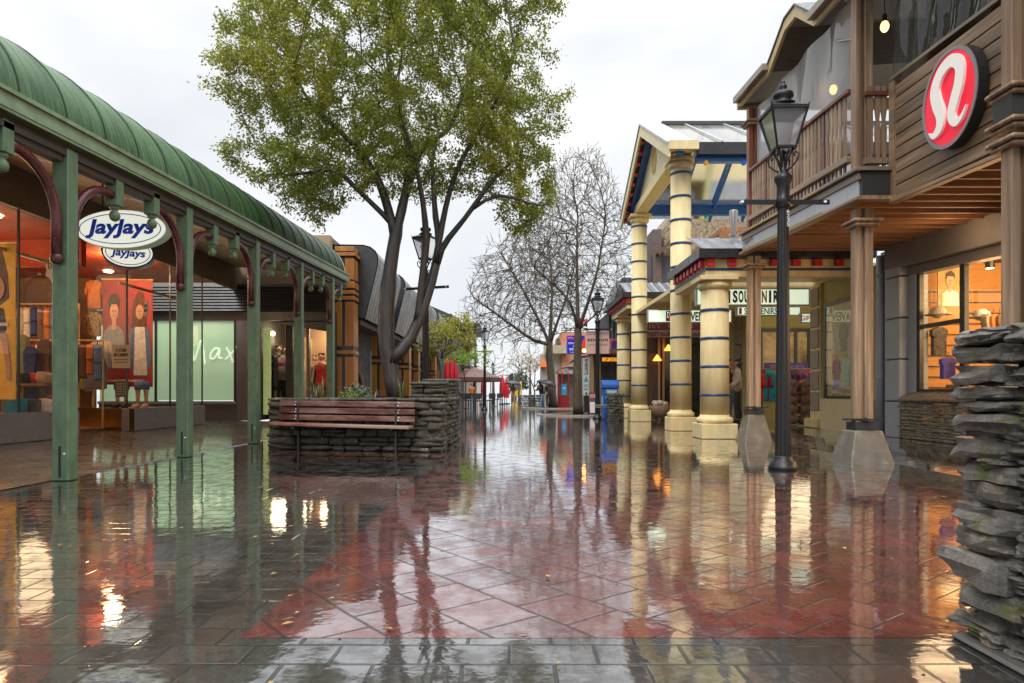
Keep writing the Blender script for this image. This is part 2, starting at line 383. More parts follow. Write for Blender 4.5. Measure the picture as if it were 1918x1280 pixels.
def stone_face(mb, o, right, up, inward, Lx, Hz, depth, hr, lr, tmpl, rough, rnd, freq=6.0, jut=.02, xend=True):
    z = 0
    while z < Hz - .012:
        h = min(rnd.uniform(*hr), Hz - z)
        if Hz - z - h < hr[0]*.6: h = Hz - z
        x = rnd.uniform(-.06, 0)*lr[1]*.5
        while x < Lx - .01:
            l = rnd.uniform(*lr)
            if Lx - x - l < lr[0]*.6: l = Lx - x + rnd.uniform(-.01, .03)
            hh = h*rnd.uniform(.86, 1.0); dd = depth*rnd.uniform(.85, 1.1); j = rnd.uniform(-jut, jut)
            if rnd.random() < .22 and h > hr[0]*1.5:
                k = rnd.uniform(.4, .6)
                for zz, h2 in ((z + h*k/2, h*k), (z + h*(1+k)/2, h*(1-k))):
                    add_stone(mb, tmpl, o + right*(x+l/2) + up*zz + inward*(dd/2 + rnd.uniform(-jut, jut)), right, inward, up, l*.98, dd, h2*.93, rough*.8, rnd, freq)
            else:
                add_stone(mb, tmpl, o + right*(x+l/2) + up*(z+h/2) + inward*(dd/2 + j), right, inward, up, l*.97, dd, hh*.95, rough, rnd, freq)
            x += l
        z += h
def schist(name, a, b, moss=(.10, .11, .02), mossamt=.64, rough=.42, scale=1.0, damp=1.0):
    m, nt, out = nodes(name)
    bs = N(nt, 'ShaderNodeBsdfPrincipled'); L(nt, bs.outputs[0], out.inputs[0])
    v = coords(nt, (scale, scale, scale)); vl = coords(nt, (scale*3, scale*3, scale*22))
    f1 = noise_fac(nt, v, 3.2, 8, .7, .32, .68); f2 = noise_fac(nt, vl, 1.5, 8, .7, .3, .7); f3 = noise_fac(nt, v, 55, 6, .8, .35, .65)
    base = mixc(nt, f1, c4(a), c4(b))
    base = mixc(nt, .65, base, mixc(nt, f2, (.35, .35, .36, 1), (1.5, 1.48, 1.42, 1)), 'MULTIPLY')
    base = mixc(nt, .5, base, mixc(nt, f3, (.4, .4, .42, 1), (1.7, 1.7, 1.65, 1)), 'MULTIPLY')
    warm = noise_fac(nt, v, 5, 5, .6, .6, .75); base = mixc(nt, warm, base, mixc(nt, 1.0, base, (1.25, 1.0, .62, 1), 'MULTIPLY'))
    pale = noise_fac(nt, v, 11, 6, .75, .57, .70); base = mixc(nt, pale, base, (.42, .42, .38, 1))
    ms = noise_fac(nt, v, 4.5, 7, .7, mossamt, mossamt + .07); base = mixc(nt, ms, base, c4(moss))
    L(nt, base, bs.inputs['Base Color']); bs.inputs['Roughness'].default_value = rough
    bp = N(nt, 'ShaderNodeBump'); bp.inputs['Strength'].default_value = .75; bp.inputs['Distance'].default_value = .012/scale
    ad = N(nt, 'ShaderNodeMath', operation='ADD'); L(nt, f2, ad.inputs[0]); L(nt, f3, ad.inputs[1]); L(nt, ad.outputs[0], bp.inputs['Height'])
    L(nt, bp.outputs[0], bs.inputs['Normal'])
    return m
sch_near = schist('grey_schist', (.05, .047, .042), (.26, .245, .22), mossamt=.575, rough=.36, scale=1.6)
sch_dark = schist('wet_dark_schist', (.032, .03, .024), (.10, .095, .075), moss=(.09, .085, .03), mossamt=.56, rough=.34)
sch_tan = schist('tan_schist', (.20, .165, .12), (.40, .34, .26), mossamt=.75, rough=.6)
gap = flat('dark_gap', (.012, .011, .010), .8)
T_HI = unit_stone((18, 9, 8)); T_MD = unit_stone((6, 4, 3)); T_LO = unit_stone((3, 2, 2))
rnd = random.Random(4)

# wall at the right edge of the picture
fw = thing('stone_wall', (1.66, 1.75, 0), 'near drystone wall of rough grey schist with moss in its gaps', 'wall')
mb = MB()
stone_face(mb, V((1.66, 2.52, .02)), V((0, -1, 0)), UZ, UX, 1.65, 1.04, .42, (.035, .11), (.09, .38), T_HI, .022, rnd, 9, .018)
stone_face(mb, V((2.35, 2.55, .04)), V((-1, 0, 0)), UZ, V((0, -1, 0)), .72, 1.03, .3, (.05, .12), (.2, .4), T_MD, .028, rnd, 7, .03)
# cap course
x = 0
while x < 1.6:
    l = rnd.uniform(.25, .5); add_stone(mb, T_HI, V((1.98, 2.54-x-l/2, 1.10)), V((0, -1, 0)), UX, UZ, l*.98, .72, rnd.uniform(.06, .10), .022, rnd, 9); x += l
stone_face(mb, V((1.68, .86, .02)), UX, UZ, UY, .72, 1.04, .3, (.045, .11), (.15, .38), T_MD, .02, rnd, 8, .02)
mb.build('stones', sch_near, fw, smooth=False, recalc=False)
MB().box(1.78, 2.28, 1.0, 2.40, 0, 1.05).build('core', gap, fw)
MB().box(1.615, 1.8, .8, 2.52, 0, .022).build('footing', M('footing_mortar', (.07, .065, .06), rough=.4, bump=.4), fw, bevel=.01)

# ------------------------------------------------------------------ planter with bench
A, B = V((-3.92, 10.95, 0)), V((-1.1, 10.36, 0)); u = (B-A).normalized(); nin = V((-u.y, u.x, 0))   # nin points away from the camera
pl = thing('stone_planter', (-2.5, 12.2, 0), 'raised dark schist planter bed with stepped end piers behind the wooden bench', 'planter')
mb = MB(); W = (B-A).length
stone_face(mb, A, u, UZ, nin, W, .77, .34, (.07, .17), (.2, .6), T_MD, .022, rnd, 5, .025)
C = V((-1.04, 13.4, 0)); r = (C-B).normalized()
stone_face(mb, B + V((0, .05, 0)), r, UZ, V((-r.y, r.x, 0)), (C-B).length, .77, .34, (.06, .13), (.22, .5), T_MD, .022, rnd, 5, .025)
D = V((-4.0, 14.6, 0)); q = (A-D).normalized()
stone_face(mb, D, q, UZ, V((-q.y, q.x, 0)), (A-D).length, .77, .34, (.06, .13), (.25, .5), T_LO, .022, rnd, 5, .02)
mb.build('wall', sch_dark, pl, smooth=True, recalc=False)
mb = MB()
for k in range(8): add_stone(mb, T_MD, A + u*(W*(k+.5)/8) + nin*.17 + UZ*.80, u, nin, UZ, W/8*.99, .40, .055, .014, rnd, 5)
for k in range(7): add_stone(mb, T_MD, B + r*(.2+(C-B).length*(k+.5)/7) + V((-r.y, r.x, 0))*.17 + UZ*.80, r, V((-r.y, r.x, 0)), UZ, .43, .4, .055, .014, rnd, 5)
mb.build('coping', sch_dark, pl, smooth=True, recalc=False)
for (x0, x1, y0, y1, zt) in ((-1.63, -1.06, 10.95, 11.5, 1.04), (-1.76, -1.06, 13.3, 13.95, 1.13)):
    mb = MB(); z0 = .0 if y0 > 12 else .78
    stone_face(mb, V((x0, y0, z0)), UX, UZ, UY, x1-x0, zt-z0, .28, (.05, .1), (.2, .45), T_MD, .018, rnd, 6, .02)
    stone_face(mb, V((x1, y0, z0)), UY, UZ, V((-1, 0, 0)), y1-y0, zt-z0, .28, (.05, .1), (.2, .4), T_MD, .018, rnd, 6, .02)
    add_stone(mb, T_MD, V(((x0+x1)/2, (y0+y1)/2, zt+.02)), UX, UY, UZ, x1-x0+.06, y1-y0+.06, .06, .015, rnd, 5)
    mb.box(x0+.08, x1-.08, y0+.08, y1-.05, z0, zt-.02)
    mb.build('pier', sch_dark, pl, smooth=False, recalc=False)
mb = MB(); off = nin*.1
mb.add([A+u*.1+off+UZ*0, B-u*.1+off, C+V((-.12, 0, 0)), D+V((.12, 0, 0)), A+u*.1+off+UZ*.76, B-u*.1+off+UZ*.76, C+V((-.12, 0, .76)), D+V((.12, 0, .76))],
       [(0, 1, 5, 4), (1, 2, 6, 5), (2, 3, 7, 6), (3, 0, 4, 7)]); mb.build('core', gap, pl)
soil_m = M('dark_soil', (.045, .032, .024), rough=.7, var=.6, scale=25, bump=1, bscale=40, c2=(.5, .5, .5), c2lo=.66, c2hi=.7, c2scale=9)
rows = []
for j in range(22):
    t = j/21; a = A.lerp(D, t) + V((.12, .1, 0)); b = B.lerp(C, t) + V((-.12, .1, 0))
    rows.append([a.lerp(b, k/30) + UZ*(.75 + .05*math.sin(math.pi*k/30) + .03*noise.noise(V((k*.5, j*.5, 3)))) for k in range(31)])
MB().sheet(rows).build('soil', soil_m, pl, smooth=True)
bw = wood('bench_timber', (.065, .020, .012), (.14, .05, .035), 'x', rough=.25, bump=.15, stain=(.26, .16, .13))
seat_w = wood('bench_seat_timber', (.20, .065, .035), (.34, .15, .09), 'x', rough=.3, bump=.15, stain=(.30, .22, .18))
iron = M('black_iron', (.018, .018, .02), rough=.32, var=.3, bump=.2)
bolt_m = flat('bright_bolt', (.75, .75, .78), .25)
be = thing('bench', A + u*.3 - nin*.2, 'long bench of wet brown boards fixed along the stone planter front', 'bench')
for z, s0 in ((.745, .28), (.635, .27), (.525, .25)):
    a = A + u*s0 - nin*.09 + UZ*z; b = A + u*(W-.36) - nin*.09 + UZ*(z - .02)
    MB().beam(a, b, .045, .085).build('back_slat', bw, be, bevel=.006)
    for s in (.55, W-.62):
        m2 = MB(); p = A + u*s - nin*.118 + UZ*(z - .02*(s/W))
        for dz in (-.022, .022): m2 = MB(); m2.ball(p + u*(.012 if dz > 0 else 0) + UZ*dz, .0095); m2.build('bolt', bolt_m, be, smooth=True)
a = A + u*.2 - nin*.27 + UZ*.425; b = A + u*(W-.38) - nin*.27 + UZ*.385
for k in range(3):
    o = nin*(.0 + .085*k); MB().beam(a+o, b+o, .078, .045).build('seat_slat', seat_w, be, bevel=.006)
for s in (.6, W-.66):
    p = A + u*s
    mb = MB(); mb.beam(p - nin*.09 + UZ*0, p - nin*.09 + UZ*.74, .05, .03, u).beam(p - nin*.29 + UZ*.365, p - nin*.08 + UZ*.33, .05, .03)
    mb.build('leg', iron, be)

# planting in the bed
def blades(mb, c, n, h, spread, w, rnd):
    for k in range(n):
        a = rnd.uniform(0, 6.28); l = h*rnd.uniform(.6, 1.1); d = V((math.cos(a), math.sin(a), 0)); s = V((-d.y, d.x, 0))*w
        p0 = c + d*rnd.uniform(0, .05); pts = [p0, p0 + d*spread*.25 + UZ*l*.55, p0 + d*spread*rnd.uniform(.6, 1.1) + UZ*l*rnd.uniform(.75, 1.0)]
        mb.add([pts[0]-s, pts[0]+s, pts[1]+s*.8, pts[1]-s*.8, pts[2]], [(0, 1, 2, 3), (3, 2, 4)])
blade_m = M('flax_blade', (.10, .12, .035), rough=.4, var=.5, scale=20, bump=0, c2=(.28, .22, .10), c2scale=12)
for (px, py, Y, n, h, s, lb) in ((590, 752, 11.4, 34, .42, .30, 'spiky olive flax tuft at the open end of the planter near the green posts'),
                                 (752, 752, 11.7, 16, .46, .16, 'thin straw-coloured grass tuft at the foot of the leafy tree'),
                                 (700, 752, 11.3, 12, .26, .28, 'low straggly dry tuft between the shrub and the leafy tree'),
                                 (605, 752, 12.2, 16, .5, .2, 'taller thin grass tuft standing behind the spiky flax')):
    c = V((X_(px, Y), Y, .78)); mb = MB(); blades(mb, c, n, h, s, .006, rnd)
    tag(mb.build('grass_tuft', blade_m, loc=c, recalc=False), lb, 'plant', 'plants in the stone planter')
def leaf_ball(mb, c, r, n, s, rnd, flatz=.8):
    for k in range(n):
        d = V((rnd.gauss(0, 1), rnd.gauss(0, 1), abs(rnd.gauss(0, 1))*flatz)).normalized(); p = c + d*r*rnd.uniform(.55, 1.0)*(1+.25*noise.noise(d*2.5+c))
        a = V((rnd.gauss(0, 1), rnd.gauss(0, 1), rnd.gauss(0, 1))).normalized(); b = d.cross(a).normalized(); l = s*rnd.uniform(.6, 1.3)
        e = (d*.5 + a).normalized()
        mb.add([p, p + e*l*.5 + b*l*.28, p + e*l, p + e*l*.5 - b*l*.28], [(0, 1, 2, 3)])
sh_m = M('grey_green_shrub', (.10, .12, .07), rough=.5, var=.5, scale=14, bump=0)
sh2_m = M('bright_shrub', (.10, .15, .02), rough=.45, var=.4, scale=14, bump=0)
for (px, Y, r0, m_, n, lb) in ((668, 12.0, .28, sh_m, 1500, 'rounded grey-green shrub in the planter beside the timber pillar'), (655, 11.5, .17, sh2_m, 700, 'small bright green leafy plant in front of the grey-green shrub')):
    c = V((X_(px, Y), Y, .78)); mb = MB(); leaf_ball(mb, c, r0, n, .05, rnd)
    s_ = thing('shrub', c, lb, 'shrub', 'plants in the stone planter')
    mb.build('foliage', m_, s_, recalc=False)
    m2 = MB()
    for k in range(8):
        a = k*.8; m2.tube([c - UZ*.04, c + V((math.cos(a), math.sin(a), .8))*r0*.7], [.008, .003], 4)
    m2.build('stem', wood('twig_bark', (.06, .045, .03)), s_)
# stone pillar by the blue bin
sp = thing('stone_pillar', (2.93, 22.6, 0), 'squat dark schist pillar in front of the blue bin', 'pillar')
mb = MB(); x0, x1, y0, y1 = X_(1143, 22.0), X_(1168, 22.0), 22.0, 22.9
stone_face(mb, V((x0, y0, 0)), UX, UZ, UY, x1-x0, .9, .2, (.05, .1), (.15, .32), T_MD, .015, rnd, 6, .02)
stone_face(mb, V((x0, y1, 0)), V((0, -1, 0)), UZ, UX, y1-y0, .9, .2, (.05, .1), (.2, .4), T_LO, .015, rnd, 6, .02)
mb.build('stones', sch_dark, sp, smooth=True, recalc=False)
MB().box(x0+.05, x1-.03, y0+.05, y1-.05, 0, .88).build('core', gap, sp)

# fallen leaves lying on the wet paving
fl_m = M('fallen_leaf', (.30, .20, .04), rough=.35, var=.6, scale=30, bump=0); mb = MB()
for k in range(420):
    if k < 260: x, y = rnd.uniform(-4.6, 3.8), rnd.uniform(2.0, 13)
    elif k < 360: x, y = rnd.uniform(-7, -4.8), rnd.uniform(4, 14)
    else: x, y = rnd.uniform(-4, -1), rnd.uniform(9.2, 10.5)
    a = rnd.uniform(0, 6.28); l = rnd.uniform(.008, .026); z = .012 + (max(0, -4.72-x)*.049); d = V((math.cos(a), math.sin(a), 0)); s = V((-d.y, d.x, 0)); c = V((x, y, z))
    mb.add([c - d*l, c + s*l*.5 + UZ*.004, c + d*l, c - s*l*.5 + UZ*.003], [(0, 1, 2, 3)])
lv = mb.build('fallen_leaves', fl_m, loc=(0, 8, 0), recalc=False); lv['kind'] = 'stuff'; lv['label'] = 'small yellow fallen leaves scattered on the wet paving'
# ------------------------------------------------------------------ figures
def skin_obj(name, pts, rads, edges, mat, parent, sub=1, root=0):
    me = bpy.data.meshes.new(name); me.from_pydata([tuple(p) for p in pts], edges, [])
    me.materials.append(mat)
    o = bpy.data.objects.new(name, me); col.objects.link(o); o.parent = parent
    sk = o.modifiers.new('skin', 'SKIN'); sk.use_smooth_shade = True
    for i, r in enumerate(rads):
        d = me.skin_vertices[0].data[i]; d.radius = r if isinstance(r, tuple) else (r, r); d.use_root = (i == root)
    sb = o.modifiers.new('sub', 'SUBSURF'); sb.levels = sub; sb.render_levels = sub
    return o
skin_tone = M('skin', (.42, .23, .15), rough=.5, var=.12, bump=0)
skin_pale = M('pale_mannequin', (.62, .42, .30), rough=.35, var=.06, bump=0)
hair_dark = M('dark_hair', (.022, .015, .012), rough=.45, var=.5, scale=60, stretch=(1, 1, .1), bump=.3)
eye_m = flat('eye', (.02, .015, .015), .2)
def figure(name, loc, rz, label, cat, h=1.70, skin=skin_tone, top=None, sleeve=1.0, legs=None, shoe=None, hair='short', hairm=None,
           elbows=((-.24, .02, 1.12), (.24, .02, 1.12)), wrists=((-.25, -.06, .88), (.25, -.06, .88)), step=.0, lean=0.0, group=None,
           dress=None, toplen=.86, headturn=0, bulk=1.0, hem=.42):
    t = thing(name, loc, label, cat, group, rz); t.scale = (h/1.70,)*3
    def ln(p): return V((p[0], p[1] - lean*max(0, p[2]-.9), p[2]))
    P0 = {'pel': (0, 0, .93), 'bel': (0, 0, 1.08), 'che': (0, 0, 1.27), 'nb': (0, .005, 1.42), 'nk': (0, 0, 1.475), 'hb': (0, -.012, 1.525), 'hd': (0, -.018, 1.60), 'ht': (0, 0, 1.672)}
    RD = {'pel': (.15, .105), 'bel': (.125, .095), 'che': (.15, .105), 'nb': (.075, .07), 'nk': .052, 'hb': (.062, .072), 'hd': (.074, .092), 'ht': (.052, .062)}
    ks = list(P0); pts = [ln(P0[k]) for k in ks]; rads = [RD[k] for k in ks]; ed = [(i, i+1) for i in range(len(ks)-1)]
    def add(p, r, par):
        pts.append(V(p)); rads.append(r); ed.append((par, len(pts)-1)); return len(pts)-1
    add(ln((0, -.105, 1.585)), (.014, .014), 6)     # nose
    for s in (-1, 1): add(ln((s*.088, .0, 1.595)), (.016, .022), 6)
    leg = {}
    for s in (-1, 1):
        st = step*s
        hp = add((s*.088, 0, .87), .092, 0); kn = add((s*.095, -.015 - st*.5, .48), .06, hp); ca = add((s*.095, .02 - st*.85, .33), .056, kn)
        an = add((s*.095, .03 - st, .085), .04, ca); he = add((s*.097, .03 - st, .045), .04, an); to = add((s*.105, -.13 - st, .032), (.04, .026), he)
        leg[s] = [pts[0], pts[hp], pts[kn], pts[ca], pts[an], pts[to], pts[he]]
    arm = {}
    for i, s in enumerate((-1, 1)):
        sh = add(ln((s*.165, .0, 1.385)), .062, 2); el = add(ln(elbows[i]), .042, sh); wr = add(ln(wrists[i]), .028, el)
        d = (pts[wr]-pts[el]).normalized(); pa = add(pts[wr] + d*.06, (.034, .02), wr)
        side = d.cross(UX).normalized() if abs(d.x) < .9 else UY
        for k, (o_, l) in enumerate(((-.030, .060), (-.010, .07), (.010, .066), (.029, .052))):
            f1 = add(pts[pa] + d*.035 + side*o_, .009, pa); add(pts[f1] + d*l*.7 + V((-s*.012, -.006, 0)), .007, f1)
        th = add(pts[wr] + d*.035 - side*.035 + V((-s*.01, 0, 0)), .011, wr); add(pts[th] + d*.035 - side*.012, .008, th)
        arm[s] = [pts[sh], pts[el], pts[wr]]
    skin_obj('body', pts, rads, ed, skin, t)
    for s in (-1, 1):
        mb = MB(); mb.ball(ln((s*.032, -.094, 1.607)), .012, 8, 5); local(mb, 'eye', eye_m, t)
    mb = MB(); mb.ball(ln((0, -.088, 1.545)), .02, 8, 5, (1, .5, .3)); local(mb, 'mouth', flat('lip', (.3, .08, .07)), t)
    if top is not None:
        tp = [ln(P0['pel']) + UZ*(toplen-.93), ln(P0['bel']), ln(P0['che']), ln(P0['nb'])]; b = bulk
        tr = [(.172*b, .125*b), (.15*b, .118*b), (.172*b, .126*b), (.085, .08)]; te = [(0, 1), (1, 2), (2, 3)]
        for s in (-1, 1):
            a = arm[s]; n = len(tp)
            e2 = a[1] if sleeve > .5 else a[0].lerp(a[1], .55)
            tp += [a[0], e2]; tr += [.076*b, .062*b if sleeve > .5 else .07]; te += [(2, n), (n, n+1)]
            if sleeve > .9: tp.append(a[1].lerp(a[2], .92)); tr.append(.046*b); te.append((n+1, n+2))
        skin_obj('jacket' if sleeve > .9 else 'shirt', tp, tr, te, top, t, root=1)
    if legs is not None:
        lp = [V((0, 0, .97)), V((0, 0, .92))]; lr = [(.155, .115), (.16, .12)]; le = [(0, 1)]
        for s in (-1, 1):
            n = len(lp); g_ = leg[s]; lp += [g_[1], g_[2], g_[3], g_[4] - UZ*.02]; lr += [.105, .076, .07, .066]; le += [(1, n), (n, n+1), (n+1, n+2), (n+2, n+3)]
        skin_obj('trousers', lp, lr, le, legs, t, root=1)
    if dress is not None:
        mb = MB(); prof = [(hem, .21), (hem+.2, .2), (.86, .175), (.98, .16), (1.08, .135), (1.27, .165), (1.36, .14), (1.41, .09)]
        vs = MB(); n = 18; rows = [[ln((r*math.cos(6.2832*k/n), r*.74*math.sin(6.2832*k/n), z)) for k in range(n+1)] for z, r in prof]
        vs.sheet(rows); local(vs, 'dress', dress, t)
    if shoe is not None:
        for s in (-1, 1):
            g_ = leg[s]; skin_obj('shoe', [g_[4]-UZ*.01, g_[6]+UZ*.0, g_[5]], [.05, .05, (.05, .034)], [(0, 1), (1, 2)], shoe, t)
    if hair:
        hm_ = hairm or hair_dark; hp = [ln((0, .02, 1.66)), ln((0, .035, 1.60)), ln((0, .05, 1.54))]; hr = [(.075, .08), (.088, .085), (.07, .06)]; he = [(0, 1), (1, 2)]
        if hair == 'long': hp += [ln((0, .075, 1.44)), ln((0, .085, 1.32))]; hr += [(.095, .055), (.07, .035)]; he += [(2, 3), (3, 4)]
        if hair == 'bob': hp += [ln((0, .05, 1.48))]; hr += [(.095, .07)]; he += [(2, 3)]
        skin_obj('hair', hp, hr, he, hm_, t, root=1)
    return t
def local(mb, name, mat, parent):       # vertices already in the parent's own space
    me = bpy.data.meshes.new(name); me.from_pydata([tuple(v) for v in mb.v], [], mb.f); me.polygons.foreach_set('use_smooth', [True]*len(me.polygons))
    me.materials.append(mat); o = bpy.data.objects.new(name, me); col.objects.link(o); o.parent = parent; return o
# ------------------------------------------------------------------ green verandah
GX = -4.62
def gz(Y): return 3.43 + .043*(Y-7.06)
ver = thing('verandah', (GX, 11, 0), 'long green verandah with a curved corrugated roof over the left footpath', 'verandah')
green_paint = M('green_paint', (.125, .205, .115), rough=.38, var=.18, scale=7, bump=.25, bscale=60, c2=(.05, .075, .045), c2lo=.52, c2hi=.8, c2scale=6, c2stretch=(2, 2, .5))
pale_green = M('pale_green_paint', (.24, .33, .21), rough=.35, var=.2, scale=6, bump=.2, c2=(.12, .17, .08), c2lo=.52, c2hi=.7, c2scale=3, c2stretch=(1, .25, 4))
maroon = M('maroon_paint', (.10, .018, .024), rough=.28, var=.25, bump=.15)
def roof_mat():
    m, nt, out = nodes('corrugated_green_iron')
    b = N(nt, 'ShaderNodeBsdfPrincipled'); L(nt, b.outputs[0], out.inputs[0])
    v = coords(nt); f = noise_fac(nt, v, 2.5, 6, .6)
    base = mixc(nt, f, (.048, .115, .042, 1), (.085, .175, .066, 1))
    # base colour gets darker towards the far end, moss stains running down
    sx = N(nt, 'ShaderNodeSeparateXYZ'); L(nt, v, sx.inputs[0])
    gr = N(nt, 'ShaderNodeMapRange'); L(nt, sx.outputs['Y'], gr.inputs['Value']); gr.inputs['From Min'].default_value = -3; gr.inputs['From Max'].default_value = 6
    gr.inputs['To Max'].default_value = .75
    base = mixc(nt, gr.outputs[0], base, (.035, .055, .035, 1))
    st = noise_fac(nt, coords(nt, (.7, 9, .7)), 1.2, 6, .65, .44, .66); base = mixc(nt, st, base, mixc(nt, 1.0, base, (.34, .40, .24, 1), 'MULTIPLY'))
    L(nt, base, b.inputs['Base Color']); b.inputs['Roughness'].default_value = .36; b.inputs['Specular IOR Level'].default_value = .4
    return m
rows = []; NP = 16; per = .085; y = 2.2
def rprof(t, r=1.0):      # t 0..1 : gutter edge up and over
    a = t*math.pi/2; return -4.60 - 1.35*(1-math.cos(a)), 1.02*math.sin(a)
ny = int((18.75-2.2)/per*6)
for j in range(ny+1):
    Y = 2.2 + j*per/6; k = .013*math.cos(2*math.pi*j/6) + (.01 if (j//6) % 8 == 0 else 0)
    row = []
    for i in range(NP+1):
        t = i/NP; a = t*math.pi/2; x, z = rprof(t)
        row.append(V((x + k*math.cos(a), Y, gz(Y) + .24 + z + k*math.sin(a))))
    row.append(V((-7.6, Y, gz(Y) + .24 + 1.06)))
    rows.append(row)
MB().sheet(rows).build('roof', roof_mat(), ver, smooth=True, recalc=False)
mb = MB(); dk = flat('blackish_green', (.012, .02, .012), .6)  # flat near-black green for the sheet laps and post slots
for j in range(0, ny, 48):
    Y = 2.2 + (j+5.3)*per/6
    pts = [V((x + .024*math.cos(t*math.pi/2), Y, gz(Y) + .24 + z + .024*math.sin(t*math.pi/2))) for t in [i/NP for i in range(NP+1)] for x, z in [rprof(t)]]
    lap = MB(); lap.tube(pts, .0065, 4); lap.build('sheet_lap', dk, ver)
# barge trim closing the far end
pts = [V((x, 18.78, gz(18.78)+.24+z)) for t in [i/NP for i in range(NP+1)] for x, z in [rprof(t)]]
MB().tube(pts, .022, 6).build('barge_trim', flat('grey_flashing', (.4, .43, .42), .35), ver, smooth=True)
mb = MB()
for a, b, x0, x1, z0, z1 in ((2.0, 18.8, -4.60, -4.48, .0, .03), (2.0, 18.8, -4.50, -4.47, .03, .1), (2.0, 18.8, -4.52, -4.485, .1, .17), (2.0, 18.8, -4.50, -4.455, .17, .21), (2.0, 18.8, -4.62, -4.59, .03, .22)):
    mb.add([(x, Y, gz(Y)+z+.02) for Y in (a, b) for z in (z0, z1) for x in (x0, x1)], [(0, 1, 3, 2), (4, 6, 7, 5), (0, 4, 5, 1), (2, 3, 7, 6), (0, 2, 6, 4), (1, 5, 7, 3)])
mb.build('gutter', pale_green, ver)
dkw = wood('dark_brown_beam', (.05, .038, .028), axis='y', rough=.5)
mb = MB()
mb.add([(x, Y, gz(Y)+z) for Y in (2, 18.8) for z in (-.16, .02) for x in (-4.70, -4.58)], [(0, 1, 3, 2), (4, 6, 7, 5), (0, 4, 5, 1), (2, 3, 7, 6), (0, 2, 6, 4), (1, 5, 7, 3)])
mb.add([(x, Y, gz(Y)+z) for Y in (2, 18.8) for z in (-.10, -.04) for x in (-4.72, -4.55)], [(0, 1, 3, 2), (4, 6, 7, 5), (0, 4, 5, 1), (2, 3, 7, 6), (0, 2, 6, 4), (1, 5, 7, 3)])
mb.build('plate_beam', dkw, ver)
lining = M('tan_lining', (.60, .47, .32), rough=.6, var=.15, scale=3, bump=.05, c2=(.40, .31, .21), c2lo=.55, c2hi=.75, c2scale=1.2)
mb = MB()
for k in range(9):
    Y0, Y1 = 2 + k*1.87, 2 + (k+1)*1.87 - .012
    mb.quad((-4.7, Y0, gz(Y0)+.18), (-4.7, Y1, gz(Y1)+.18), (-7.6, Y1, 4.38), (-7.6, Y0, 4.38))
mb.build('lining', lining, ver)
PY = [4.48, 7.06, 9.64, 12.22, 14.80, 17.38]
for i, Y in enumerate(PY):
    g_ = gz(Y); mb = MB(); s = .085
    mb.box(GX-s, GX+s, Y-s, Y+s, 0, g_ - .02)
    p_ = mb.build('post', green_paint, ver, bevel=.012)
    mb = MB(); mb.box(GX-.012, GX+.012, Y-s-.004, Y-s+.01, .04, .36); mb.build('slot', dk, p_)
    m2 = MB(); m2.ball((GX+.03+s*.2, Y-s-.002, .28), .014, 8, 5); m2.build('bolt', bolt_m, p_)
    for d in (-1, 1):
        pts = [V((GX, Y+d*(s+.05), g_-1.12)), V((GX, Y+d*(s+.05), g_-.78))]
        for k in range(1, 9):
            a = k/8*math.pi/2; pts.append(V((GX, Y+d*(s+.05+.60*(1-math.cos(a))), g_-.78+.54*math.sin(a))))
        pts.append(V((GX, Y+d*.82, g_-.24)))
        mb = MB(); mb.tube(pts, .05, 10); b_ = mb.build('bracket', maroon, ver, smooth=True)
        m2 = MB(); m2.ball((GX, Y+d*(s+.05), g_-1.16), .062, 12, 8); m2.build('knob', maroon, b_, smooth=True)
        m3 = MB(); m3.box(GX-.03, GX+.03, Y+d*s-.01, Y+d*(s+.03)+.01, g_-.95, g_-.85); m3.build('mount', maroon, b_)
        mb = MB(); c = (GX, Y+d*.88, 0); mb.box(GX-.07, GX+.07, Y+d*.88-.07, Y+d*.88+.07, g_-.36, g_-.06)
        q_ = mb.build('pendant', green_paint, ver, bevel=.008)
        m2 = MB(); m2.lathe([(.02, -.53), (.05, -.51), (.06, -.47), (.05, -.43), (.028, -.405), (.05, -.39), (.06, -.36)], (GX, Y+d*.88, g_), 12); m2.build('finial', green_paint, q_, smooth=True)
drop_m = None
# ------------------------------------------------------------------ clothing shop behind the verandah
shop = thing('clothing_shop', (-9.5, 12, 0), 'glass-fronted clothing shop with red ceiling under the green verandah', 'shop')
sgl = glass('shop_glass', (.94, .96, .94), .015, .22, 1.5)
steel = M('brushed_steel', (.30, .27, .27), rough=.25, metal=.35, var=.10, scale=1.2, stretch=(1, .5, 1), bump=0)
brass = M('brass_sheet', (.52, .33, .10), rough=.2, metal=1, var=.25, scale=1.5, stretch=(1, 1, .4), bump=.05)
dark = M('dark_interior', (.05, .04, .035), rough=.7, var=.4, scale=2, bump=0)
redc = M('red_ceiling', (.52, .06, .015), rough=.55, var=.25, scale=1.0, bump=0)
brown_band = M('brown_fascia', (.21, .165, .125), rough=.5, var=.15, bump=.05)
fr_m = flat('dark_frame', (.03, .03, .03), .35)
E = V((-7.6, 12.0, .14)); Cn = V((-7.6, 13.55, .14)); Dn = V((-9.25, 14.45, .14))
MB().box(-7.75, -7.6, 3, 12.0, .14, .60).build('stall_riser', steel, shop, bevel=.004)
MB().box(-7.75, -7.6, 13.55, 16.9, .14, .60).build('stall_riser', steel, shop, bevel=.004)
dd = (Dn-Cn).normalized(); nn = V((dd.y, -dd.x, 0)); nn = nn if nn.y < 0 else -nn
mb = MB(); c = (Cn+Dn)/2 - nn*.06 + UZ*.23; mb.obox(c, dd, nn, UZ, (Dn-Cn).length, .1, .46); mb.build('stall_riser', brass, shop)
MB().box(-7.7, -7.6, 2, 18.95, 3.75, 4.5).build('fascia', brown_band, shop)
MB().box(-13, -7.72, 2, 17.6, 3.75, 3.85).build('ceiling', redc, shop)
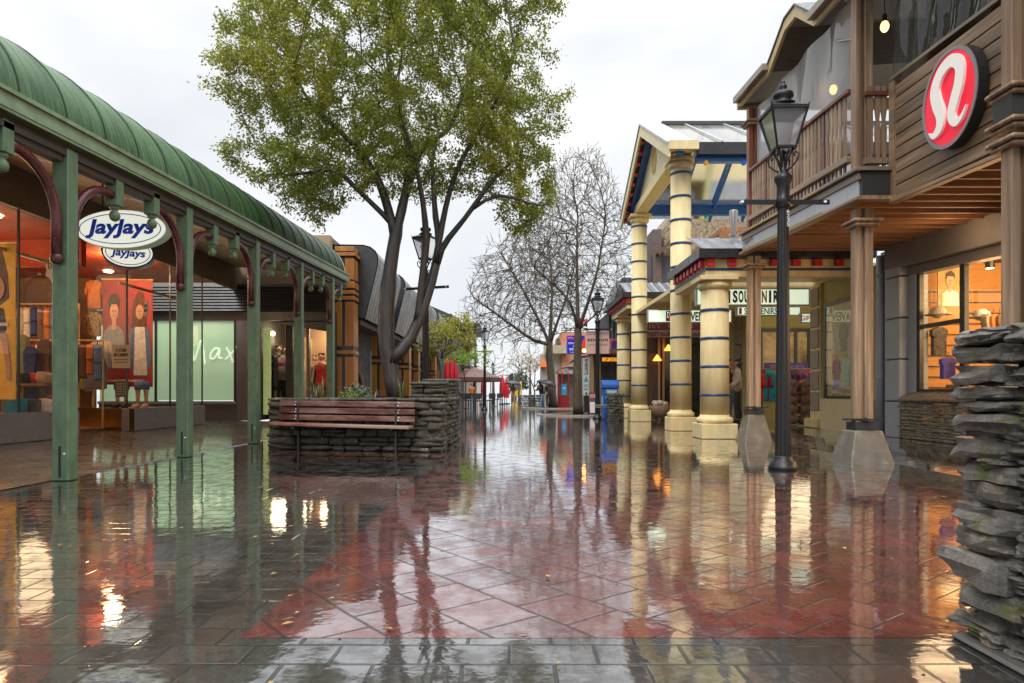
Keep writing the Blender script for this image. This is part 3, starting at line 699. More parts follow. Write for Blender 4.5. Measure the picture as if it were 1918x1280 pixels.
MB().box(-13, -12.8, 2, 19, 0, 3.75).build('back_wall', dark, shop)
MB().box(-12.8, -10.4, 16.9, 17.1, .1, 3.75).build('end_wall', M('warm_wall', (.30, .16, .08), rough=.6, var=.4, scale=1.2, bump=0), shop)
MB().box(-12.8, -8.3, 2, 17, .15, .2).build('floor', M('timber_shop_floor', (.22, .12, .07), rough=.35), shop)
MB().box(-9.0, -7.75, 3, 11.98, .2, .56).build('display_floor', redc, shop)
MB().add([(-7.76, 13.7, .57), (-7.76, 16.9, .57), (-9.3, 16.9, .57), (-9.25, 14.5, .57)], [(0, 1, 2, 3)]).build('display_floor', redc, shop)
# red bulkhead band inside
MB().box(-10.6, -7.95, 12.6, 12.75, 3.25, 3.74).build('bulkhead', redc, shop)
mb = MB(); mb.quad((-7.66, 3, .6), (-7.66, 12.0, .6), (-7.66, 12.0, 3.75), (-7.66, 3, 3.75)); mb.build('window', sgl, shop)
mb = MB(); mb.quad((-7.66, 13.57, .6), (-7.66, 16.9, .6), (-7.66, 16.9, 3.75), (-7.66, 13.57, 3.75)); mb.build('window', sgl, shop)
a = Cn - nn*.05; b = Dn - nn*.05; MB().quad(a+UZ*.46, b+UZ*.46, b+UZ*3.6, a+UZ*3.6).build('window', glass('corner_glass', (.95, .96, .95), .02, .04, 1.45), shop)
for Y in (5.2, 8.0, 10.6, 11.98, 13.58, 15.3, 16.88):
    MB().box(-7.675, -7.645, Y-.012, Y+.012, .6, 3.75).build('mullion', fr_m, shop)
gold = M('gold_frame', (.5, .32, .12), rough=.35, metal=.6, bump=0)
for (a, b) in (((-7.95, 8.3, 3.15), (-7.95, 11.9, 3.15)), ((-7.95, 11.9, 3.15), (-7.95, 11.9, 3.72)), ((-8.0, 13.9, 3.15), (-8.0, 16.6, 3.15)), ((-8.0, 16.6, 3.15), (-8.0, 16.6, 3.72))):
    MB().beam(a, b, .05, .05).build('hanging_rail', gold, shop)
lampe = flat('downlight_glow', (1, .72, .38), .4, 14)
for (x, Y) in ((-8.25, 10.9), (-9.3, 9.3), (-8.6, 14.9), (-9.6, 13.2), (-10.8, 11.4), (-8.4, 7.4), (-9.4, 15.9)):
    MB().lathe([(.09, 0), (.09, .03), (.11, .03)], (x, Y, 3.72), 14).build('downlight', lampe, shop)
for (x, Y, z, pw) in ((-9.3, 10.2, 2.9, 125), (-8.2, 14.05, 3.58, 60), (-10.6, 13.0, 2.9, 170), (-9.6, 7.0, 2.9, 80)):
    light('shop_lamp', (x, Y, z), pw, r=.025 if z > 3.5 else .35)
# things seen through the glass
def cloth(name, c, r=.7): return M(name, c, rough=.85, var=.25, scale=12, bump=.2, bscale=30)
fab = {k: cloth(k+'_cloth', c) for k, c in dict(orange=(.55, .17, .04), grey=(.23, .25, .27), sand=(.45, .34, .24), black=(.03, .03, .035), white=(.7, .68, .64), red=(.55, .03, .04), teal=(.01, .25, .32),
       pink=(.75, .05, .30), navy=(.03, .05, .16), maroon=(.25, .02, .05), olive=(.2, .2, .1), mint=(.35, .6, .5), purple=(.14, .10, .35), brown=(.16, .09, .05), pinkgrey=(.42, .28, .28), denim=(.12, .2, .33), cream=(.62, .52, .40)).items()}
def garment(name, c, right, up, w, h, m, label, cat='garment', sleeves=True, hood=False, group=None, depth=.10):
    right, up = V(right).normalized(), V(up); n_ = right.cross(up); c = V(c)
    o = [(-.17, 1.0), (-.06, .985), (.06, .985), (.17, 1.0), (.5, .90), (.62, .52) if sleeves else (.48, .7), (.5, .46) if sleeves else (.47, .66), (.40, .68), (.42, .03), (.2, .0), (-.2, .02), (-.42, .0), (-.40, .68), (-.5, .46) if sleeves else (-.47, .66), (-.62, .52) if sleeves else (-.48, .7), (-.5, .90)]
    pts = [c + right*(x*w*.8) + up*((y-.5)*h) for x, y in o]
    t = thing(name, c - up*h/2, label, cat, group)
    mb = MB(); mb.prism([p + n_*depth/2 for p in pts], -n_*depth); bo = mb.build('cloth', m, t, bevel=depth*.3, seg=2)
    for p in bo.data.polygons: p.use_smooth = True
    mb = MB(); mb.tube([c + up*(h*.50), c + up*(h*.50+.03), c + up*(h*.5+.07) + right*.02, c + up*(h*.5+.09)], .006, 5); mb.build('hanger_hook', fr_m, t)
    if hood: mb = MB(); mb.ball(c + up*(h*.44) + n_*.03, w*.2, 10, 6, (1.2, .8, .9)); mb.build('hood', m, t, smooth=True)
    return t
garment('orange_jacket', P(178, 552, 15.4), UX, UZ, .45, .66, fab['orange'], 'orange jacket hanging at the top left of the two portrait banners', 'jacket')
garment('patterned_shirt', P(176, 608, 15.3), UX, UZ, .43, .54, M('speckled_cloth', (.3, .2, .08), rough=.8, var=.9, scale=30, bump=.1), 'speckled gold and black shirt below the orange jacket', 'shirt')
garment('tee_shirt', P(190, 664, 14.75), UX, UZ, .54, .6, fab['sand'], 'sand-coloured tee shirt behind the grey one in the shop window', 'shirt')
garment('tee_shirt', P(179, 690, 14.65), UX, UZ, .68, .93, M('grey_print_cloth', (.2, .22, .24), rough=.85, var=.2, scale=8, c2=(.5, .12, .05), c2lo=.6, c2hi=.63, c2scale=4), 'blue-grey tee shirt with blotchy red print on a stand in the shop window', 'shirt')
# portrait banners
def banner(name, c, w, h, bgm, label, parts, right=UX):
    right = V(right).normalized(); n_ = right.cross(UZ); t = thing(name, V(c) - UZ*h/2, label, 'banner', None)
    mb = MB(); mb.obox(c, right, n_, UZ, w, .01, h); mb.build('sheet', bgm, t)
    mb = MB(); mb.tube([V(c) - right*w*.53 + UZ*h/2, V(c) + right*w*.53 + UZ*h/2], .025, 8); mb.build('rail', gold, t)
    for i, (nm, pts, m) in enumerate(parts):
        mb = MB(); mb.prism([V(c) + right*(x*w/2) + UZ*(y*h/2) + n_*(.007+.004*i) for x, y in pts], n_*.003); mb.build(nm, m, t)
    return t
def ell(cx, cy, rx, ry, n=20): return [(cx + rx*math.cos(6.2832*k/n), cy + ry*math.sin(6.2832*k/n)) for k in range(n)]
pr_skin = M('printed_skin', (.55, .29, .17), rough=.5, var=.2, scale=5, bump=0)
pr_hair = flat('printed_hair', (.03, .018, .012)); pr_dark = flat('printed_dark', (.03, .03, .035)); pr_brown = M('printed_brown', (.11, .045, .018), rough=.5, var=.6, scale=9, stretch=(3, 1, .5), bump=0)
yel = M('poster_yellow', (.85, .48, .04), rough=.5, var=.2, scale=2, bump=0); redp = M('poster_red', (.22, .02, .02), rough=.5, var=.4, scale=2, bump=0)
def feats(cx, cy, s, t_=1.0):
    return [('eyes', [(cx-.5*s, cy+.14*s*t_), (cx-.18*s, cy+.16*s*t_), (cx-.18*s, cy+.04*s*t_), (cx-.5*s, cy+.04*s*t_)], pr_hair), ('eyes', [(cx+.18*s, cy+.16*s*t_), (cx+.5*s, cy+.14*s*t_), (cx+.5*s, cy+.04*s*t_), (cx+.18*s, cy+.04*s*t_)], pr_hair),
            ('mouth', [(cx-.25*s, cy-.42*s*t_), (cx+.25*s, cy-.42*s*t_), (cx+.15*s, cy-.5*s*t_), (cx-.15*s, cy-.5*s*t_)], flat('printed_lip', (.35, .08, .07))), ('nose', [(cx-.05*s, cy+.05*s*t_), (cx+.05*s, cy+.05*s*t_), (cx+.11*s, cy-.22*s*t_), (cx-.11*s, cy-.22*s*t_)], M('printed_nose', (.45, .22, .12), bump=0))]
banner('portrait_banner', P(214, 622, 15.2), .52, 2.35, redp, 'tall red banner with a dark-haired young man in grey', [
    ('shirt', [(-.95, -.55), (-.9, -.02), (-.4, .12), (.35, .12), (.85, -.02), (.95, -.55)], fab['grey']), ('neck', [(-.18, .05), (.2, .05), (.2, .3), (-.18, .3)], pr_skin),
    ('face', ell(.02, .38, .36, .17), pr_skin), ('hair', [(-.42, .42), (-.5, .6), (-.2, .72), (.3, .72), (.5, .6), (.44, .42), (.3, .52), (-.25, .52)], pr_hair)] + feats(.02, .38, .3, .55))
banner('portrait_banner', P(262, 625, 15.3), .58, 2.4, M('poster_rose', (.40, .05, .05), var=.3, scale=2, bump=0), 'tall pink-red banner of a long-haired woman in a white top', [
    ('hair', [(-.6, .1), (-.5, .6), (-.1, .8), (.3, .75), (.55, .4), (.5, .0), (.1, -.1)], pr_brown), ('arms', [(-.9, -.5), (-.7, .1), (.7, .1), (.95, -.45), (.6, -.8), (-.4, -.8)], fab['denim']),
    ('top', [(-.45, -.78), (-.35, .12), (.4, .12), (.6, -.78)], fab['white']), ('face', ell(.02, .40, .30, .14), pr_skin)] + feats(.02, .4, .26, .55))
banner('portrait_banner', P(-30, 602, 10.7), 1.0, 2.45, yel, 'yellow banner of a laughing long-haired woman beside the left edge', [
    ('hair', [(-.3, .3), (.0, .9), (.55, .95), (.75, .6), (.8, .3), (.5, .2)], pr_brown), ('top', [(-.6, -.7), (-.5, .1), (.1, .25), (.62, .16), (.72, -.1), (.45, -.25), (.4, -.95), (-.4, -.95)], pr_dark),
    ('arm', [(.52, -.15), (.72, -.15), (.85, -.55), (.86, -.75), (.74, -.75), (.68, -.5)], pr_skin), ('stripe', [(.5, -.02), (.78, -.02), (.78, -.06), (.5, -.06)], fab['white']), ('face', ell(.42, .42, .26, .16), pr_skin)] + feats(.42, .42, .22, .7))
# clothes table, shoes and boards
tb = thing('display_table', (-8.9, 12.3, .2), 'display table piled with folded garments behind the yellow banner', 'table')
MB().box(-9.6, -8.2, 12.0, 12.7, 1.02, 1.07).build('tabletop', wood('shop_table', (.2, .1, .05), axis='x'), tb, bevel=.01)
for x in (-9.5, -8.3):
    for Y in (12.08, 12.62): MB().box(x-.03, x+.03, Y-.03, Y+.03, .2, 1.02).build('leg', fr_m, tb)
rq_ = random.Random(9); ck = ['orange', 'sand', 'white', 'cream', 'olive', 'black', 'red']
for k in range(9):
    x = -9.5 + k*.15; c_ = ck[k % 7]; z = 1.075
    mb = MB(); add_stone(mb, T_LO, V((x, 12.3+rq_.uniform(-.15, .15), z+.09)), UX, UY, UZ, .2, .35, .2, .02, rq_, 6)
    tag(mb.build('folded_garment', fab[c_], smooth=True), '%s folded garment heaped on the display table%s' % (c_, ' at its right end' if k > 6 else ''), 'garment', 'folded garments on the display table')
for k, (px, py, Y, c_, l_) in enumerate(((62, 742, 11.2, 'black', 'black handbag standing low in the shop window beside the green post'), (30, 745, 11.0, 'teal', 'teal box on the red display floor below the yellow banner'), (92, 745, 11.3, 'cream', 'cream bundled scarf on the red display floor by the green post'))):
    mb = MB(); c = P(px, py, Y); add_stone(mb, T_MD, V((c.x, Y, .68)), UX, UY, UZ, .28, .2, .24, .012, rq_, 5); tag(mb.build('display_goods', fab[c_], smooth=True), l_, 'goods')
def hanging_dress(c, w, h, m, l_): garment('dress', c, UX, UZ, w, h, m, l_, 'dress', sleeves=False)
hanging_dress(P(58, 700, 12.6), .3, 1.0, fab['navy'], 'navy dress hanging in the window right of the yellow banner')
hanging_dress(P(84, 690, 12.8), .3, 1.1, fab['brown'], 'brown dress hanging beside the navy one in the shop window')
hanging_dress(P(40, 665, 13.4), .34, .8, fab['olive'], 'olive top hanging behind the navy dress in the shop window')
def noticeboard(name, c, w, h, m, label, lines, lm, right=UX, cat='notice'):
    right = V(right).normalized(); n_ = right.cross(UZ); t = thing(name, V(c)-UZ*h/2, label, cat)
    MB().obox(c, right, n_, UZ, w, .012, h).build('board', m, t)
    for (s, y, hh, ww) in lines: text(s, V(c) + UZ*y + n_*.008, right, UZ, hh, lm, t, width=ww, bold=.01)
    return t
ink = flat('black_ink', (.02, .02, .02)); blue_ink = flat('blue_ink', (.01, .05, .45), .4, .15)
noticeboard('shop_notice', P(227, 668, 12.9), .34, .44, flat('buff_card', (.45, .38, .24)), 'buff printed notice on the glass in front of the banner of the young man', [('2 FOR', .12, .06, .2), ('BE T-SHIRTS', .03, .06, .26), ('-----------', -.06, .01, .26), ('----------', -.11, .01, .24)], ink)
noticeboard('opening_hours_board', P(228, 729, 12.9), .24, .30, flat('olive_card', (.10, .085, .04)), 'small dark opening-hours board above the mannequin feet', [('MON 9-6', .1, .03, .18), ('TUE 9-6', .05, .03, .18), ('WED 9-6', .0, .03, .18), ('THU 9-6', -.05, .03, .18), ('FRI 9-7', -.1, .03, .18)], flat('cream_ink', (.5, .45, .3)))
# legs of display mannequins on the low plinth
for px, l_ in ((228, 'mannequin in black shoes below the opening-hours board'), (266, 'barefoot mannequin legs below the pink-red banner')):
    c = P(px, 764, 14.8)
    t = thing('mannequin', (c.x, 14.8, .6), l_, 'mannequin', 'mannequins in the clothing shop')
    for s in (-.09, .09):
        mb = MB(); mb.tube([(c.x+s, 14.8, .66), (c.x+s, 14.8, .8), (c.x+s, 14.8, 1.0), (c.x+s*.8, 14.8, 1.1)], [.035, .04, .055, .06], 10); mb.build('leg', skin_pale, t, True)
        mb = MB(); mb.tube([(c.x+s, 14.84, .63), (c.x+s, 14.75, .63), (c.x+s*1.2, 14.62, .615)], [.045, .05, .035], 10); mb.build('shoe', fab['black'] if px < 240 else skin_pale, t, True)
    mb = MB(); mb.lathe([(.15, .98), (.15, 1.1), (.13, 1.16), (.02, 1.17)], (c.x, 14.8, 0), 14); mb.build('shorts', fab['black'] if px < 240 else fab['denim'], t, True)
MB().box(-9.3, -8.1, 14.95, 15.05, 1.15, 1.2).build('banner_shelf', M('white_shelf', (.6, .56, .5), bump=0), shop)
# signs
sign_w = flat('lit_cream', (.86, .93, .80), .3, .55); sign_side = flat('sign_rim', (.55, .66, .5), .35, .1)
js = thing('oval_sign', (-5.44, 9.6, 2.93), 'large pale oval lightbox reading JayJays hung under the green verandah', 'sign')
c = V((-5.48, 9.56, 3.2)); mb = MB(); mb.prism(oval(c, UX, UZ, .64, .27), UY*.17); mb.build('case', sign_side, js)
mb = MB(); mb.prism(oval(c - UY*.006, UX, UZ, .63, .262), UY*.004); mb.build('face', sign_w, js)
mb = MB(); ring(mb, c - UY*.012, UX, UZ, .575, .215, .012, -UY, .003); mb.build('border', blue_ink, js)
text('JayJays', c - UY*.012, UX, UZ, .27, blue_ink, js, width=.96, bold=.035, shear=.18)
for x in (-.3, .3): MB().tube([c + UX*x + UZ*.25 + UY*.08, c + UX*x + UZ*.75 + UY*.08], .012, 6).build('hanger', fr_m, js)
nv = V((.42, -.9, 0)).normalized(); rt = V((-nv.y, nv.x, 0)); c = P(240, 473, 12.9)
j2 = thing('oval_sign', c - UZ*.3, 'small oval sign in a blue case half hidden below the large oval sign', 'sign')
mb = MB(); mb.prism(oval(c, rt, UZ, .44, .30), -nv*.32); mb.build('case', M('blue_case', (.02, .06, .2), rough=.3, bump=0), j2)
mb = MB(); mb.prism(oval(c + nv*.004, rt, UZ, .41, .27), nv*.004); mb.build('face', sign_w, j2)
mb = MB(); ring(mb, c + nv*.01, rt, UZ, .375, .24, .014, nv, .003); mb.build('border', blue_ink, j2)
text('JayJays', c + nv*.012 - UZ*.03, rt, UZ, .19, blue_ink, j2, width=.58, bold=.035, shear=.18)
MB().tube([c - nv*.16 + UZ*.28, c - nv*.16 + UZ*.6], .015, 6).build('hanger', fr_m, j2)
def cloud_sign(c, right, w, h, rows_, label, m=sign_w):
    right = V(right).normalized(); n_ = right.cross(UZ); t = thing('cloud_sign', V(c)-UZ*h/2, label, 'sign'); n = 40
    pts = [V(c) + right*(w/2*math.cos(6.2832*k/n)*(1+.08*math.cos(6.2832*k/n*9))) + UZ*(h/2*math.sin(6.2832*k/n)*(1+.08*math.cos(6.2832*k/n*9))) for k in range(n)]
    mb = MB(); mb.prism(pts, n_*.01); mb.build('card', m, t)
    for s, y, hh, ww in rows_: text(s, V(c)+UZ*y+n_*.01, right, UZ, hh, ink, t, width=ww)
    return t
cream_card = flat('cream_card', (.72, .68, .5), .5)
cloud_sign(P(112, 507, 10.4), UX, .42, .42, [('DOUBLE', .07, .09, .34), ('NO', -.07, .10, .16)], 'cream cloud-shaped card reading DOUBLE NO behind the nearest green post', cream_card)
cloud_sign(P(274, 578, 13.5), V((0, -1, 0)) + UX*.9, .36, .3, [('SALE', .05, .06, .22), ('MORE', -.04, .06, .22)], 'grey cloud-shaped sticker on the shop glass by the long-haired woman banner', flat('grey_card', (.28, .28, .27)))
# ------------------------------------------------------------------ fashion shop facing the camera at the verandah's end
mx = thing('fashion_shop', (-7.5, 20, 0), 'fashion shop with pale green Max window and dark weatherboards', 'shop')
tanw = M('tan_wall', (.34, .245, .15), rough=.6, var=.12, scale=2, bump=.05)
weather = M('black_weatherboard', (.045, .046, .05), rough=.35, var=.3, scale=3, stretch=(.5, 1, 4), bump=.1)
taupe = M('taupe_render', (.15, .125, .11), rough=.6, var=.12, scale=3, bump=.15)
MB().box(-12, -5.06, 19.0, 19.25, 3.9, 5.3).build('upper_wall', tanw, mx)
mb = MB()
for k in range(9):
    z = 3.18 + k*.083; mb.add([(-11.5, 18.86, z), (-5.0, 18.86, z), (-5.0, 18.90, z+.081), (-11.5, 18.90, z+.081), (-11.5, 19.0, z), (-5.0, 19.0, z), (-5.0, 19.0, z+.081), (-11.5, 19.0, z+.081)], [(0, 1, 2, 3), (4, 7, 6, 5), (0, 4, 5, 1), (3, 2, 6, 7), (0, 3, 7, 4), (1, 5, 6, 2)])
mb.build('weatherboards', weather, mx)
MB().box(-11.5, -5.05, 19.0, 19.2, 2.92, 3.17).build('header', fr_m, mx)
MB().box(-11.5, -7.66, 19.0, 19.2, .14, .6).build('dado', taupe, mx)
MB().box(-11.5, -7.66, 18.94, 19.22, .6, .68).build('sill', M('grey_sill', (.3, .28, .26), bump=.1), mx)
pg = M('pale_green_glass_panel', (.40, .58, .36), rough=.12, var=.05, scale=.6, bump=0, emis=.34)
MB().box(-9.9, -7.74, 19.06, 19.1, .7, 2.9).build('green_panel', pg, mx)
MB().box(-11.5, -9.9, 19.05, 19.11, .68, 2.92).build('green_panel', pg, mx)
for x in (-9.93, -9.3, -7.72): MB().box(x-.03, x+.03, 19.02, 19.12, .68, 2.92).build('window_frame', fr_m, mx)
MB().box(-7.66, -7.05, 18.97, 19.2, .14, 2.92).build('pier', taupe, mx)
pale = flat('pale_script', (.80, .9, .7), .4, .45)
def script(strokes, o, right, up, s, r, m, parent):
    for st in strokes:
        pts = [V(o) + V(right)*(x*s) + V(up)*(y*s) for x, y in st]; sm = []
        for i in range(len(pts)-1):
            p0, p1, p2, p3 = pts[max(i-1, 0)], pts[i], pts[i+1], pts[min(i+2, len(pts)-1)]
            for k in range(6):
                t = k/6; sm.append(.5*((2*p1) + (p2-p0)*t + (2*p0-5*p1+4*p2-p3)*t*t + (3*p1-p0-3*p2+p3)*t**3))
        sm.append(pts[-1]); mb = MB(); mb.tube(sm, r, 6); mb.build('lettering', m, parent, smooth=True)
script([[(-1.1, -.45), (-.85, .2), (-.72, .55), (-.62, .1), (-.55, -.35), (-.35, .2), (-.22, .58), (-.12, .1), (-.06, -.5)],
        [(.62, .18), (.42, .22), (.22, .0), (.2, -.22), (.38, -.22), (.6, .14), (.58, -.2), (.72, -.22)], [(.9, .25), (1.05, .0), (1.2, -.4)], [(1.4, .35), (1.15, .0), (.85, -.28)]],
       (X_(385, 19.05)+.02, 19.045, Z_(662, 19)), UX, UZ, .62, .024, pale, mx)
# angled display window with mannequins
lime = M('lime_panel', (.46, .55, .22), rough=.15, var=.08, bump=0, emis=.3)
MB().box(-7.03, -6.82, 19.3, 19.34, .3, 2.75).build('side_panel', lime, mx)
cream = M('cream_display_wall', (.52, .41, .27), rough=.6, var=.08, scale=1, bump=0)
MB().box(-7.1, -5.3, 21.4, 21.5, .14, 3.4).build('display_back', cream, mx)
MB().box(-6.8, -5.95, 19.5, 21.4, .14, .62).build('display_floor', cream, mx)
MB().box(-7.2, -5.1, 19.2, 24.5, 3.17, 3.3).build('ceiling', dark, mx)
MB().add([(-6.8, 19.2, 2.9), (-5.1, 19.2, 2.62), (-5.1, 19.2, 3.2), (-6.8, 19.2, 3.2)], [(0, 1, 2, 3)]).build('soffit', fr_m, mx)  # upright black sheet, paints the shade under the recess ceiling
MB().quad((-6.8, 19.4, .5), (-5.95, 19.9, .5), (-5.95, 19.9, 2.9), (-6.8, 19.4, 2.9)).build('window', sgl, mx)
MB().box(-5.98, -5.90, 19.85, 20.0, .14, 3.0).build('door_jamb', M('grey_jamb', (.25, .2, .15), bump=0), mx)
MB().box(-5.15, -5.02, 19.3, 24.4, .14, 3.2).build('side_wall', dark, mx)
MB().box(-7.3, -7.1, 19.2, 24.4, .14, 3.2).build('side_wall', dark, mx)
MB().box(-7.1, -5.1, 24.3, 24.45, .14, 3.2).build('back_wall', dark, mx)
for px in (511, 540):
    c = P(px, 625, 20.0); mb = MB(); mb.ball(c, .07, 12, 8); o = mb.build('spotlight', flat('spot_glow', (1, .78, .4), .4, 9), mx, True)
    light('spot_lamp', c + V((.0, .35, -.15)), 42, (1, .78, .5), .13)
light('doorway_lamp', (-5.5, 20.9, 2.7), 40, (1, .6, .35), .08)
bag = flat('hatband', (.02, .02, .02))
stripe_m = M('striped_blue_cloth', (.32, .36, .42), rough=.8, var=.5, scale=5, stretch=(.2, .2, 6), bump=0)
md = figure('mannequin', (X_(522, 20.3), 20.3, .62), R(35), 'mannequin in a black dress with pink panel in the display window', 'mannequin', 1.72, skin_pale, fab['black'], .3, None, None, 'bob', dress=fab['black'], group='mannequins in the fashion shop', hem=.4)
mb = MB(); mb.obox((0, -.15, 1.14), UX, UY, UZ, .14, .05, .36); local(mb, 'panel', fab['pinkgrey'], md)
md = figure('mannequin', (X_(536, 20.25), 20.25, .62), R(-10), 'mannequin in a pale blue and pink striped jacket in the display window', 'mannequin', 1.66, skin_pale, stripe_m, 1.0, fab['black'], None, 'bob', group='mannequins in the fashion shop')
mb = MB(); mb.obox((0, -.16, .93), UX, UY, UZ, .32, .06, .5); local(mb, 'bag_panel', fab['pinkgrey'], md)
mb = MB(); mb.obox((0, -.165, 1.16), UX, UY, UZ, .3, .05, .12); local(mb, 'pink_band', fab['pink'], md)
bands = M('banded_dress', (.55, .10, .09), rough=.8, var=.5, scale=2.2, stretch=(.1, .1, 4), bump=0, c2=(.6, .02, .02), c2lo=.45, c2hi=.5, c2scale=1)
figure('mannequin', (X_(602, 21.0), 21.0, .42), R(5), 'mannequin in a banded red dress in the lit doorway', 'mannequin', 1.72, skin_pale, None, 1, None, None, 'bob', hairm=M('auburn', (.09, .02, .015), bump=0), dress=bands, group='mannequins in the fashion shop', hem=.62)
figure('mannequin', (X_(588, 21.4), 21.4, .42), R(20), 'mannequin in dark clothes left of the red dress', 'mannequin', 1.7, skin_pale, fab['black'], .3, fab['black'], None, 'bob', group='mannequins in the fashion shop')

# stock hanging deeper in the clothing shop
rq_ = random.Random(21); cl_ = ['black', 'grey', 'orange', 'white', 'navy', 'maroon', 'sand', 'denim', 'olive', 'brown', 'red', 'cream']
wd = {'black': 'black', 'grey': 'blue-grey', 'orange': 'orange', 'white': 'white', 'navy': 'navy', 'maroon': 'maroon', 'sand': 'sandy', 'denim': 'denim-blue', 'olive': 'olive', 'brown': 'brown', 'red': 'red', 'cream': 'cream'}
for ri, (xa, Y, z, nm) in enumerate(((-9.9, 13.6, 1.45, 'low front rail'), (-11.2, 14.9, 2.35, 'high back rail'), (-11.2, 15.4, 1.25, 'low back rail'))):
    rr0 = thing('clothes_rail', (xa+.8, Y, z-.5), 'gold clothes rail, the %s of the red-ceilinged shop' % nm, 'rail', 'clothes rails in the clothing shop')
    MB().tube([(xa-.1, Y, z+.5), (xa+1.75, Y, z+.5)], .02, 8).build('bar', gold, rr0)
    for x in (xa-.1, xa+1.75): MB().tube([(x, Y, .2), (x, Y, z+.5)], .02, 8).build('upright', gold, rr0)
    for k in range(12):
        c_ = cl_[(k*5+ri*3) % 12]; h = rq_.uniform(.6, .9)
        garment('hanging_garment', V((xa+.05+k*.145, Y, z+.42-h/2)), V((.5, -.86, 0)), UZ, .42, h, fab[c_], '%s garment hanging on the %s of the red-ceilinged shop' % (wd[c_], nm), 'garment', sleeves=k % 3 > 0, group='garments on the clothing shop rails', depth=.12)
# ------------------------------------------------------------------ timber arcade beyond the verandah
arc = thing('timber_arcade', (-6, 30, 0), 'dark arcade building with orange timber pillars and curved grey roof panels', 'building')
ob = wood('orange_cladding', (.48, .19, .035), (.66, .30, .065), 'z', rough=.35, scale=.5, var=.3, bump=.3, stain=(.34, .13, .03))
ch = M('charcoal_trim', (.03, .034, .042), rough=.35, var=.2, bump=.05)
bands = [(462, 471, 0), (474, 480, .05), (484, 524, 1), (528, 540, .02), (544, 551, .02), (555, 562, .02), (566, 649, 1), (657, 664, .02), (669, 745, 1)]
def pillar(Y, x0=-5.1, w=.56, d=.55, ztop=None, par=arc):
    k = 19.6; mb = MB(); core = MB(); core.box(x0+.02, x0+w-.02, Y+.02, Y+d, .0, Z_(463, k)-.01); p = core.build('pillar', ch, par)
    for y0, y1, t in bands:
        z1, z0 = Z_(y0, k), max(.05, Z_(y1, k)); e = 0 if t == 1 else t
        if t == 1:
            m = x0 + w*.46
            mb.box(x0-e, m-.045, Y-e, Y+.03, z0, z1).box(m+.045, x0+w+e, Y-e, Y+.03, z0, z1)
            mb.box(x0+w-.03, x0+w+e, Y+.032, Y+d*.44, z0, z1).box(x0+w-.03, x0+w+e, Y+d*.56, Y+d, z0, z1)
        else: mb.box(x0-e, x0+w+e, Y-e, Y+d+e, z0, z1)
    mb.build('cladding', ob, p, bevel=.008); return p
for Y in (19.6, 24.7, 30.2, 33.2, 36.4, 40.5): pillar(Y)
wetm = M('wet_ribbed_panel', (.16, .165, .175), rough=.28, metal=.35, var=.3, scale=2, stretch=(1, 8, .5), bump=.1, c2=(.42, .43, .46), c2lo=.5, c2hi=.62, c2scale=1.2, c2stretch=(.4, 5, .25))
slate_m = M('dark_slate', (.04, .042, .046), rough=.38, var=.3, scale=8, bump=.3, bscale=25)
soff = wood('brown_soffit', (.10, .055, .035), axis='y', rough=.5)
def fascia(Y0, Y1, dz=0):
    pr = [(-5.3, 3.25), (-4.36, 3.12), (-3.98, 4.72), (-3.99, 4.92), (-4.06, 5.08), (-4.2, 5.2), (-4.4, 5.26), (-5.3, 5.28)]
    mb = MB(); mb.prism([(x, Y0, z+dz) for x, z in pr], (0, Y1-Y0, 0)); f = mb.build('fascia', slate_m, arc)
    rows = []; n = max(8, int((Y1-Y0)/.09))
    path = [(-4.34, 3.10), (-3.96, 4.72), (-3.965, 4.93), (-4.04, 5.10), (-4.19, 5.225), (-4.4, 5.285), (-5.3, 5.30)]
    for j in range(n+1):
        Y = Y0 - .02 + (Y1-Y0+.04)*j/n; k = .012 if j % 4 == 0 else 0
        rows.append([V((x+k, Y, z+dz+k*.3)) for x, z in path])
    MB().sheet(rows).build('ribbed_panel', wetm, f, recalc=False)
    MB().box(-6.3, -4.5, Y0+.1, Y1-.1, 2.95+dz, 3.10+dz).build('soffit', soff, arc)
for Y0, Y1 in ((20.2, 24.3), (25.3, 29.8), (30.8, 36.0), (37.0, 42.0)): fascia(Y0, Y1, (Y0-20)*.012)
MB().box(-12, -5.3, 19.3, 42.5, 3.1, 5.2).build('upper_wall', slate_m, arc)
MB().box(-6.2, -5.15, 19.35, 23, 5.2, 5.36).build('parapet', slate_m, arc)
MB().box(-6.5, -6.3, 19.6, 42, .14, 3.1).build('wall', dark, arc)
shopg = M('lit_shop_window', (.35, .27, .14), rough=.15, var=.7, scale=1.6, bump=0, emis=.35)
for Y in (20.6, 26, 31.2, 37): MB().box(-6.3, -6.26, Y, Y+3.2, .5, 2.6).build('shop_window', shopg, arc)
MB().box(-5.6, -4.5, 42, 42.2, 0, 3.2).build('end_wall', ob, arc)
MB().box(-5.25, -5.0, 24.2, 24.28, .3, 2.4).build('glass_panel', M('aqua_glass', (.3, .5, .5), rough=.1, bump=0), arc)
figure('person', (X_(668, 22.5), 22.5, .14), R(150), 'person in a brown coat walking beneath the timber arcade', 'person', 1.72, skin_tone, fab['brown'], 1.0, fab['black'], fab['black'], 'short')
